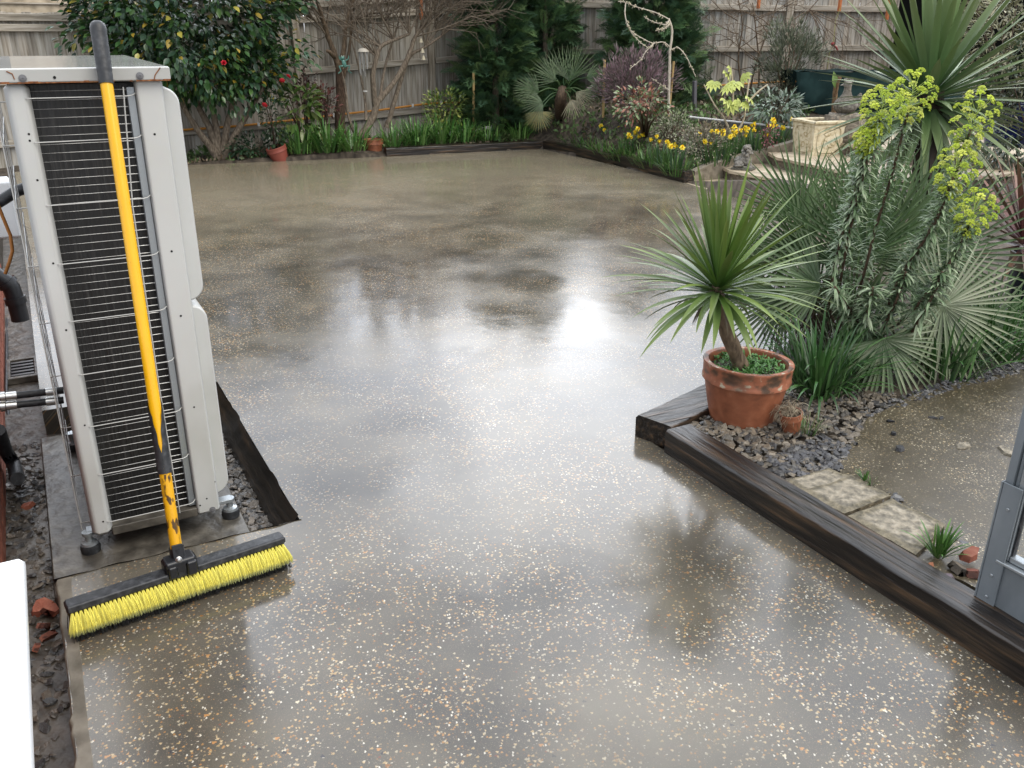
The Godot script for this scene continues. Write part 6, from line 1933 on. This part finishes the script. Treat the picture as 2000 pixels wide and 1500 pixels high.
func upper_garden() -> void:
	# cream planter: square, flared, with a moulded panel on each side
	var at := Vector3(7.937, 0.25, -7.491) + Vector3(0.17, 0, -0.12)
	var root := thing("cream_planter", "square cream stone planter with moulded panels on the steps", "planter", at)
	var turn := Basis(Vector3.UP, -0.19)
	var g := Geo.new()
	var h := 0.345
	var a := 0.19
	var b := 0.215
	for s in 4:
		var q := turn * Basis(Vector3.UP, PI / 2 * s)
		g.flat([at + q * Vector3(-a, 0, a), at + q * Vector3(a, 0, a), at + q * Vector3(b, h, b), at + q * Vector3(-b, h, b)], q * Vector3(0, 0.1, 1))
		g.flat([at + q * Vector3(-b * 0.78, h * 0.8, b * 0.78), at + q * Vector3(b * 0.78, h * 0.8, b * 0.78), at + q * Vector3(b * 0.86, h + 0.03, b * 0.86), at + q * Vector3(-b * 0.86, h + 0.03, b * 0.86)], q * Vector3(0, 0, -1))
	part(root, "body", g, M.cream_stone)
	g = Geo.new()
	for s in 4:
		var q := turn * Basis(Vector3.UP, PI / 2 * s)
		g.box(at + q * Vector3(0, h + 0.018, b - 0.012), Vector3(b * 2 + 0.05, 0.036, 0.07), 0.012, q)
	part(root, "rim", g, M.cream_stone)
	for s in 4:
		var q := turn * Basis(Vector3.UP, PI / 2 * s)
		g = Geo.new()
		var pts := []
		for k in 41:
			var t := TAU * k / 40.0
			var x := signf(cos(t)) * pow(absf(cos(t)), 0.5) * 0.15
			var y := h * 0.5 + signf(sin(t)) * pow(absf(sin(t)), 0.45) * 0.145
			pts.append(at + q * Vector3(x, y, lerpf(a, b, y / h) + 0.001))
		g.tube(pts, 0.007, 6, Color.WHITE, false)
		# a scrolling sprig in relief
		rng.seed = 720 + s
		for e in 5:
			var c := Vector2(rng.randf_range(-0.08, 0.08), rng.randf_range(0.1, 0.26))
			var curl := []
			for k in 9:
				var t := k * 0.55 + e
				var r := 0.012 + 0.006 * k
				var y := c.y + sin(t) * r * 0.7
				curl.append(at + q * Vector3(c.x + cos(t) * r, y, lerpf(a, b, y / h) + 0.001))
			g.tube(curl, 0.004, 5, Color(0.8, 0.75, 0.62), false)
		part(root, "moulded_panel", g, M.cream_stone)
	g = Geo.new()
	g.box(at + Vector3.UP * h * 0.86, Vector3(b * 1.7, 0.02, b * 1.7), 0.0, turn)
	part(root, "soil", g, M.rough_stone)

	# seated stone lion
	at = Vector3(7.075, 0.12, -7.673)
	root = thing("lion_statue", "small weathered stone lion sitting on the lowest step", "statue", at)
	g = Geo.new()
	var look := Basis(Vector3.UP, 0.55)
	var L := func(p: Vector3) -> Vector3: return at + look * p
	g.box(L.call(Vector3(0, 0.012, 0)), Vector3(0.17, 0.03, 0.24), 0.008, look, Color(0.5, 0.5, 0.45))
	part(root, "base", g, M.grey_stone)
	g = Geo.new()
	g.ball(L.call(Vector3(0, 0.085, -0.045)), Vector3(0.062, 0.062, 0.075), Color.WHITE, look)
	g.ball(L.call(Vector3(0, 0.115, 0.01)), Vector3(0.052, 0.085, 0.055), Color.WHITE, look * Basis(Vector3.RIGHT, -0.35))
	for s in [-1, 1]:
		g.ball(L.call(Vector3(0.055 * s, 0.06, -0.04)), Vector3(0.028, 0.045, 0.055), Color.WHITE, look)
		g.tube([L.call(Vector3(0.034 * s, 0.13, 0.04)), L.call(Vector3(0.036 * s, 0.07, 0.062)), L.call(Vector3(0.036 * s, 0.03, 0.068))], [0.024, 0.019, 0.018], 8)
		g.ball(L.call(Vector3(0.037 * s, 0.034, 0.082)), Vector3(0.022, 0.014, 0.028), Color.WHITE, look)
		g.ball(L.call(Vector3(0.055 * s, 0.034, 0.03)), Vector3(0.02, 0.013, 0.036), Color.WHITE, look)
	g.tube([L.call(Vector3(-0.05, 0.04, -0.1)), L.call(Vector3(-0.085, 0.045, -0.06)), L.call(Vector3(-0.085, 0.05, -0.01)), L.call(Vector3(-0.07, 0.06, 0.02))], 0.01, 6)
	part(root, "body", g, M.grey_stone)
	g = Geo.new()
	rng.seed = 730
	for k in 40:
		var d := any_way()
		d.z = minf(d.z, 0.35)
		g.ball(L.call(Vector3(0, 0.198, 0.02)) + look * (d.normalized() * Vector3(0.062, 0.066, 0.045)), Vector3(0.017, 0.022, 0.015), Color.WHITE, Basis(any_way(), 1.0), 4, 6)
	part(root, "mane", g, M.grey_stone)
	g = Geo.new()
	g.ball(L.call(Vector3(0, 0.2, 0.045)), Vector3(0.042, 0.046, 0.034), Color.WHITE, look)
	g.ball(L.call(Vector3(0, 0.182, 0.078)), Vector3(0.022, 0.018, 0.018), Color.WHITE, look)
	g.ball(L.call(Vector3(0, 0.194, 0.09)), Vector3(0.009, 0.007, 0.008), Color(0.5, 0.5, 0.5), look)
	for s in [-1, 1]:
		g.ball(L.call(Vector3(0.018 * s, 0.213, 0.074)), Vector3(0.007, 0.006, 0.006), Color(0.35, 0.35, 0.35), look)
		g.ball(L.call(Vector3(0.045 * s, 0.245, 0.03)), Vector3(0.014, 0.016, 0.01), Color.WHITE, look)
	part(root, "head", g, M.grey_stone)

	# stone bird on a rough plinth
	at = Vector3(8.436, 0.332, -7.497)
	var top := Vector3(8.384, 0.648, -7.525)
	g = Geo.new()
	rng.seed = 740
	var mid := (at + top) / 2.0
	for k in 1:
		var grid := 7
		for face in 6:
			var ax := face / 2
			var s := -1.0 if face % 2 else 1.0
			var first := g.v.size()
			for j in grid + 1:
				for i in grid + 1:
					var p := Vector3.ZERO
					p[ax] = s
					p[(ax + 1) % 3] = 2.0 * i / grid - 1.0
					p[(ax + 2) % 3] = 2.0 * j / grid - 1.0
					var q := p.lerp(p.normalized() * 1.2, 0.25)
					q *= 1.0 + 0.07 * sin(p.x * 5 + p.y * 4) * cos(p.z * 6 + p.y * 3)
					g.vert(mid + Basis(Vector3.UP, 0.5) * (q * Vector3(0.2, (top.y - at.y) / 2.0 + 0.04, 0.2)), Basis(Vector3.UP, 0.5) * p.normalized())
			for j in grid:
				for i in grid:
					var q := first + j * (grid + 1) + i
					g.quad(q, q + 1, q + grid + 2, q + grid + 1)
	single("rock_plinth", g, M.rough_stone, "rough square block of stone and brick carrying the stone bird", "plinth", at)
	root = thing("bird_statue", "grey stone hen with a crest standing on the rough block", "statue", top)
	look = Basis(Vector3.UP, -2.2)
	L = func(p: Vector3) -> Vector3: return top + look * p
	g = Geo.new()
	g.lathe([Vector2(0, 0), Vector2(0.11, 0), Vector2(0.115, 0.02), Vector2(0.1, 0.04), Vector2(0.07, 0.05)], 20, top)
	part(root, "base", g, M.grey_stone)
	g = Geo.new()
	g.lathe([Vector2(0.07, 0.045), Vector2(0.105, 0.065), Vector2(0.132, 0.105), Vector2(0.135, 0.145), Vector2(0.115, 0.185), Vector2(0.08, 0.215), Vector2(0.055, 0.25), Vector2(0.042, 0.29), Vector2(0.038, 0.345)], 20, top, Basis(), Color(0.6, 0.57, 0.52))
	g.tube([L.call(Vector3(0, 0.14, -0.1)), L.call(Vector3(0, 0.2, -0.14)), L.call(Vector3(0, 0.27, -0.15))], [0.06, 0.045, 0.012], 8)
	for s in [-1, 1]:
		g.ball(L.call(Vector3(0.115 * s, 0.14, -0.02)), Vector3(0.03, 0.06, 0.095), Color(0.85, 0.85, 0.85), look)
	part(root, "body", g, M.grey_stone)
	g = Geo.new()
	g.ball(L.call(Vector3(0, 0.365, 0.006)), Vector3(0.042, 0.045, 0.05), Color.WHITE, look)
	g.tube([L.call(Vector3(0, 0.36, 0.045)), L.call(Vector3(0, 0.35, 0.085))], [0.016, 0.003], 7)
	for k in 6:
		g.ball(L.call(Vector3(0, 0.405 + 0.018 * sin(k * 0.7), 0.045 - k * 0.018)), Vector3(0.012, 0.02, 0.012), Color(1.2, 1.2, 1.2), look, 5, 6)
	part(root, "head", g, M.grey_stone)

	# banana stub
	var foot := Vector3(8.751, 0.575, -8.009)
	root = thing("banana_stem", "cut brown banana stem with one new leaf behind the stone bird", "plant", foot)
	g = Geo.new()
	rng.seed = 750
	limb(g, [foot, Vector3(8.734, 0.796, -8.018), Vector3(8.733, 0.973, -8.018), Vector3(8.755, 1.06, -8.007)], 0.034, 0.026, 10, Color(1.1, 0.75, 0.5))
	limb(g, [Vector3(8.7, 0.888, -7.979), Vector3(8.668, 1.007, -7.94), Vector3(8.691, 1.077, -7.928)], 0.02, 0.012, 8, Color(1.1, 0.75, 0.5))
	part(root, "stem", g, M.bark)
	g = Geo.new()
	g.blade(Vector3(8.689, 0.935, -7.986), Vector3.UP + SIDEWAYS * -0.25, 0.2, 0.075, 0.2, 5, Color(0.14, 0.24, 0.06), Color(0.2, 0.3, 0.09), 0.5, 1, NEARER)
	part(root, "leaf", g, M.leaf_mat)

	# tarpaulin draped over something rounded
	var left := Vector3(9.108, 1.068, -9.066)
	var right := left + SIDEWAYS.rotated(Vector3.UP, -0.03) * 2.6
	root = thing("covered_table", "garden table under a dark green tarpaulin with a curved hanging side", "covered furniture", Vector3(left.x, 0.4, left.z))
	g = Geo.new()
	var along := (right - left).normalized()
	var deep := -NEARER * 0.75
	var rows := []
	rng.seed = 760
	for k in 41:
		var t := k / 40.0
		var p := left.lerp(right, t)
		var hang := 0.2 + 0.4 * sqrt(1.0 - pow(1.0 - minf(t * 3.2, 1.0), 2.0))
		var ids := []
		var inset := 0.03 * pow(1.0 - minf(t * 4.0, 1.0), 1.0)
		for j in 12:
			var w := j / 11.0
			var wave := 0.02 * sin(t * 21.0 + w * 3.0) * w + 0.013 * sin(t * 47.0 + w * 7.0) * w
			var q := p + DOWN * (hang * w) + NEARER * (0.02 * sin(w * PI) + wave - 0.14 * w * w) + along * inset * w * w * 1.6
			ids.append(g.vert(q, (NEARER + Vector3.UP * 0.1 + along * cos(t * 21.0 + w * 3.0) * 0.35 * w).normalized()))
		rows.append(ids)
	for k in 40:
		for j in 11:
			g.quad(rows[k][j], rows[k][j + 1], rows[k + 1][j + 1], rows[k + 1][j])
	# end drop
	var end := []
	for k in 9:
		var ids := []
		for j in 12:
			var w := j / 11.0
			var q := left + deep * (k / 8.0) + DOWN * (0.2 * w * (1.0 - 0.3 * k / 8.0)) + along * (0.03 * w * w + 0.012 * sin(k * 1.7 + w * 4.0)) - NEARER * (0.14 * w * w) * (1.0 - k / 8.0)
			ids.append(g.vert(q, (-along + DOWN * 0.3).normalized()))
		end.append(ids)
	for k in 8:
		for j in 11:
			g.quad(end[k][j], end[k][j + 1], end[k + 1][j + 1], end[k + 1][j])
	part(root, "tarpaulin_drop", g, M.cloth_cover)
	g = Geo.new()
	var prev := []
	for k in 31:
		var p := left.lerp(right, k / 30.0)
		var ids := []
		for j in 7:
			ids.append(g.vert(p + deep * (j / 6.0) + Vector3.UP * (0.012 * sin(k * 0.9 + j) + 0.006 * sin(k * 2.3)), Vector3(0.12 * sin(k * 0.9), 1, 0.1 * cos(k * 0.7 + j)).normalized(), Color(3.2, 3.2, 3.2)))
		if k:
			for j in 6:
				g.quad(prev[j], prev[j + 1], ids[j + 1], ids[j])
		prev = ids
	part(root, "tarpaulin_top", g, M.cloth_cover)
	for t in [0.28, 0.92]:
		for w in [0.2, 0.85]:
			var p: Vector3 = left.lerp(right, t) + deep * w
			g = Geo.new()
			g.span(Vector3(p.x - 0.03, 0.3, p.z - 0.03), Vector3(p.x + 0.03, left.y - 0.02, p.z + 0.03), 0.004, Color(0.1, 0.08, 0.06))
			part(root, "leg", g, M.plain)

	# white-edged raised bed
	root = thing("raised_bed", "raised bed with white edging boards and bare grey soil below the right-hand fence", "raised bed", Vector3(8.409, 0.423, -9.328))
	var nl := Vector3(7.747, 0.497, -9.458)
	var nr := Vector3(8.682, 0.416, -7.819)
	var fl := Vector3(8.179, 0.469, -10.588)
	var fr := Vector3(10.123, 0.462, -9.541)
	for e in [[nl, nr], [fl, fr], [fl, nl]]:
		g = Geo.new()
		g.bar(e[0] - Vector3.UP * 0.09, e[1] - Vector3.UP * 0.09, 0.045, 0.2, 0.006, Color(0.1, 0.095, 0.09))
		var board := part(root, "board", g, M.plain)
		g = Geo.new()
		g.bar(e[0] + Vector3.UP * 0.015, e[1] + Vector3.UP * 0.015, 0.055, 0.018, 0.004, Color(0.62, 0.62, 0.62))
		part(board, "white_cap", g, M.plain)
	g = Geo.new()
	g.flat([nl - Vector3.UP * 0.03, nr - Vector3.UP * 0.03, fr - Vector3.UP * 0.03, fl - Vector3.UP * 0.03], Vector3.UP, Color(1.6, 1.7, 1.8))
	part(root, "soil", g, M.soil)

	# canes, posts
	var k := 0
	for e in [[Vector3(5.659, 0.126, -11.718), Vector3(5.667, 1.011, -11.713), 0.018, "thick bamboo cane standing in front of the left conifer"], [Vector3(6.944, 0.46, -10.345), Vector3(6.932, 1.201, -10.351), 0.017, "bamboo cane between the small fan palm and the heather"], [Vector3(7.412, 0.524, -9.525), Vector3(7.426, 1.204, -9.517), 0.015, "bamboo cane beside the weeping tree trunk"]]:
		g = Geo.new()
		var pts := []
		var rad := []
		for s in 6:
			for w in [[0.02, 1.0], [0.93, 1.0], [0.97, 1.22]]:
				pts.append((e[0] as Vector3).lerp(e[1], (s + w[0]) / 6.0))
				rad.append(e[2] * w[1])
		g.tube(pts, rad, 9)
		single("bamboo_cane", g, M.bamboo, e[3], "cane", e[0], "bamboo canes")
		k += 1
	g = Geo.new()
	g.bar(Vector3(8.157, 0.476, -9.919), Vector3(8.129, 0.929, -9.933), 0.05, 0.05, 0.006, Color(0.09, 0.085, 0.095), Vector3.BACK)
	single("dark_stake", g, M.plain, "short dark square stake right of the weeping tree", "stake", Vector3(8.157, 0.476, -9.919))
	# ornaments in the bare trees
	root = thing("wind_chime", "wind chime with a round cap and hanging tubes in the pale bare tree", "wind chime", Vector3(4.033, 1.291, -11.6))
	g = Geo.new()
	var cap := Vector3(4.033, 1.297, -11.6)
	g.lathe([Vector2(0.075, -0.012), Vector2(0.07, 0.0), Vector2(0.05, 0.02), Vector2(0.02, 0.032), Vector2(0, 0.034)], 16, cap, Basis(), Color(0.36, 0.33, 0.28))
	part(root, "cap", g, M.plain)
	g = Geo.new()
	g.tube([cap + Vector3.UP * 0.03, cap + Vector3.UP * 0.3], 0.002, 4, Color(0.2, 0.2, 0.18))
	g.tube([cap, cap + DOWN * 0.5], 0.0015, 4, Color(0.3, 0.3, 0.28))
	part(root, "cord", g, M.plain)
	for s in 6:
		g = Geo.new()
		var p := cap + Vector3(cos(s * 1.047), 0, sin(s * 1.047)) * 0.055
		g.tube([p, p + DOWN * (0.2 + 0.025 * s)], 0.007, 7, Color(0.24, 0.24, 0.23))
		part(root, "chime_tube", g, M.gloss)
	g = Geo.new()
	g.lathe([Vector2(0.03, 0), Vector2(0.03, 0.01), Vector2(0, 0.01)], 12, cap + DOWN * 0.5, Basis(), Color(0.5, 0.5, 0.48))
	part(root, "sail", g, M.plain)
	root = thing("frog_ornament", "blue-green frog-shaped ornament hanging on the upright bare trunk", "ornament", Vector3(3.859, 1.148, -11.85))
	g = Geo.new()
	var fc := Vector3(3.851, 1.135, -11.85)
	var teal := Color(0.08, 0.2, 0.17)
	g.ball(fc, Vector3(0.03, 0.055, 0.02), teal, Basis(Vector3.BACK, 0.3))
	g.ball(fc + Vector3(-0.02, 0.07, 0.01), Vector3(0.03, 0.024, 0.02), teal)
	for s in [-1, 1]:
		g.tube([fc + Vector3(0.02 * s, 0.035, 0), fc + Vector3(0.06 * s, 0.06, 0.01), fc + Vector3(0.065 * s, 0.1, 0.01)], [0.011, 0.009, 0.007], 6, teal)
		g.tube([fc + Vector3(0.02 * s, -0.03, 0), fc + Vector3(0.07 * s, -0.03, 0.01), fc + Vector3(0.05 * s, -0.09, 0.01), fc + Vector3(0.09 * s, -0.12, 0.01)], [0.014, 0.012, 0.009, 0.007], 6, teal)
		g.ball(fc + Vector3(-0.02 + 0.016 * s, 0.092, 0.018), Vector3.ONE * 0.009, Color(0.3, 0.35, 0.3))
	part(root, "body", g, M.gloss)
	root = thing("bell_string", "string of pale bells hanging by the fence post", "ornament", Vector3(4.92, 1.423, -11.75))
	var bp := [Vector3(4.905, 1.423, -11.75), Vector3(4.923, 1.294, -11.75), Vector3(4.934, 1.204, -11.75)]
	g = Geo.new()
	g.tube([bp[0] + Vector3.UP * 0.12] + bp, 0.0018, 4, Color(0.3, 0.28, 0.2))
	part(root, "string", g, M.plain)
	for p in bp:
		g = Geo.new()
		g.lathe([Vector2(0.03, -0.03), Vector2(0.02, -0.012), Vector2(0.014, 0.014), Vector2(0.006, 0.024), Vector2(0, 0.025)], 12, p, Basis(), Color(0.42, 0.38, 0.27))
		part(root, "bell", g, M.plain)
	# red hook with a hanging wire on the right-hand fence, and the dark screen beside the cordyline
	root = thing("red_hook", "small red ornament with a yellow wire on the middle rail of the fence", "ornament", Vector3(10.683, 1.379, -9.978))
	g = Geo.new()
	g.ball(Vector3(10.682, 1.386, -9.979), Vector3(0.035, 0.03, 0.03), Color(0.35, 0.02, 0.03), Basis(), 6, 8)
	g.tube([Vector3(10.683, 1.372, -9.967), Vector3(10.71, 1.345, -9.93), Vector3(10.729, 1.303, -9.92)], 0.012, 6, Color(0.35, 0.02, 0.03))
	part(root, "hook", g, M.gloss)
	g = Geo.new()
	g.tube([Vector3(10.717, 1.883, -9.96), Vector3(10.674, 1.705, -9.983), Vector3(10.687, 1.4, -9.976), Vector3(10.652, 1.252, -9.995), Vector3(10.652, 1.039, -9.995)], 0.005, 5, Color(0.3, 0.3, 0.08))
	part(root, "wire", g, M.plain)
	g = Geo.new()
	var sl := Vector3(10.676, 0.982, -8.903)
	g.bar(Vector3(sl.x, 1.2, sl.z), Vector3(sl.x, 1.2, sl.z) + SIDEWAYS * 3.6, 0.05, 2.4, 0.01, Color(0.02, 0.032, 0.026))
	single("dark_screen", g, M.cloth_cover, "dark green screen behind the tall cordyline, right of the fence", "screen", sl)


func greenhouse() -> void:
	var c := Vector3(2.165, 0, -1.223)
	var root := thing("greenhouse_frame", "corner of a grey metal greenhouse frame with glass at the right edge", "greenhouse", Vector3(c.x, 0.08, c.z))
	var g := Geo.new()
	g.span(Vector3(c.x, 0.07, c.z - 0.006), Vector3(c.x + 0.05, 0.47, c.z), 0.0015)
	g.span(Vector3(c.x, 0.07, c.z + 0.001), Vector3(c.x + 0.006, 0.47, c.z + 0.055), 0.0015)
	part(root, "corner_angle", g, M.grey_paint)
	g = Geo.new()
	g.span(Vector3(c.x + 0.012, 0.07, c.z - 0.004), Vector3(c.x + 0.06, 2.1, c.z + 0.02), 0.003)
	g.span(Vector3(c.x + 0.02, 0.07, c.z + 0.021), Vector3(c.x + 0.05, 2.1, c.z + 0.032), 0.002)
	part(root, "corner_post", g, M.grey_paint)
	g = Geo.new()
	g.span(Vector3(c.x + 0.008, 0.07, c.z + 0.034), Vector3(c.x + 0.026, 0.232, c.z + 1.6), 0.003)
	part(root, "base_panel", g, M.grey_paint)
	g = Geo.new()
	g.span(Vector3(c.x - 0.002, 0.2335, c.z + 0.03), Vector3(c.x + 0.05, 0.2435, c.z + 1.6), 0.003)
	part(root, "sill", g, M.galvanised)
	g = Geo.new()
	g.span(Vector3(c.x + 0.014, 0.245, c.z + 0.034), Vector3(c.x + 0.044, 2.0, c.z + 0.056), 0.003)
	g.span(Vector3(c.x + 0.014, 0.2445, c.z + 0.057), Vector3(c.x + 0.044, 0.262, c.z + 1.6), 0.003)
	var window := part(root, "window_frame", g, M.galvanised)
	g = Geo.new()
	g.span(Vector3(c.x + 0.02, 0.2625, c.z + 0.0565), Vector3(c.x + 0.036, 2.0, c.z + 0.062), 0.001)
	part(window, "gasket", g, M.black_rubber)
	g = Geo.new()
	g.flat([Vector3(c.x + 0.028, 0.262, c.z + 0.062), Vector3(c.x + 0.028, 2.0, c.z + 0.062), Vector3(c.x + 0.028, 2.0, c.z + 1.6), Vector3(c.x + 0.028, 0.262, c.z + 1.6)], Vector3.LEFT)
	part(window, "pane", g, M.glass)
	for p in [Vector3(c.x - 0.0015, 0.19, c.z + 0.03), Vector3(c.x - 0.0015, 0.12, c.z + 0.03), Vector3(c.x - 0.0015, 0.4, c.z + 0.03)]:
		g = Geo.new()
		g.lathe([Vector2(0.0045, 0), Vector2(0.0035, 0.002), Vector2(0, 0.0025)], 10, p, Basis(Vector3.BACK, PI / 2))
		part(root, "rivet", g, M.galvanised)
	clay_pot("clay_pot", "terracotta pot standing inside the greenhouse behind the glass", Vector3(2.42, 0.085, -1.0), 0.09, 0.16, Basis(), M.terracotta, null, 28)


func _ready() -> void:
	var camera := Camera3D.new()
	camera.name = "camera"
	camera.transform = Transform3D(Basis(Vector3(0.88162, 0.00583, 0.47192), Vector3(0.17286, 0.92645, -0.33437), Vector3(-0.43916, 0.37637, 0.81578)), Vector3(0, 1.6, 0))
	camera.fov = 47.13
	camera.near = 0.05
	camera.far = 800.0
	add_child(camera)
	camera.current = true

	var world := WorldEnvironment.new()
	world.name = "world"
	var e := Environment.new()
	e.background_mode = Environment.BG_SKY
	var sky := Sky.new()
	var picture := PanoramaSkyMaterial.new()
	picture.panorama = ImageTexture.create_from_image(sky_picture())
	picture.energy_multiplier = 1.0
	sky.sky_material = picture
	e.sky = sky
	e.tonemap_mode = Environment.TONE_MAPPER_LINEAR
	e.tonemap_exposure = 1.82
	e.sdfgi_enabled = true
	e.ssao_enabled = true
	e.ssil_enabled = true
	world.environment = e
	add_child(world)
	var sun := DirectionalLight3D.new()
	sun.name = "sun"
	sun.light_energy = 0.45
	sun.light_color = Color(1.0, 0.97, 0.92)
	sun.light_angular_distance = 40.0
	sun.shadow_enabled = true
	sun.look_at_from_position(Vector3(0.3, 0.8, 0.6) * 10.0, Vector3.ZERO)
	add_child(sun)

	materials()
	setting()
	timbers()
	house_side()
	fences()
	heat_pump()
	broom()
	left_side()
	bed_things()
	upper_garden()
	greenhouse()
	back_plants()
	near_plants()
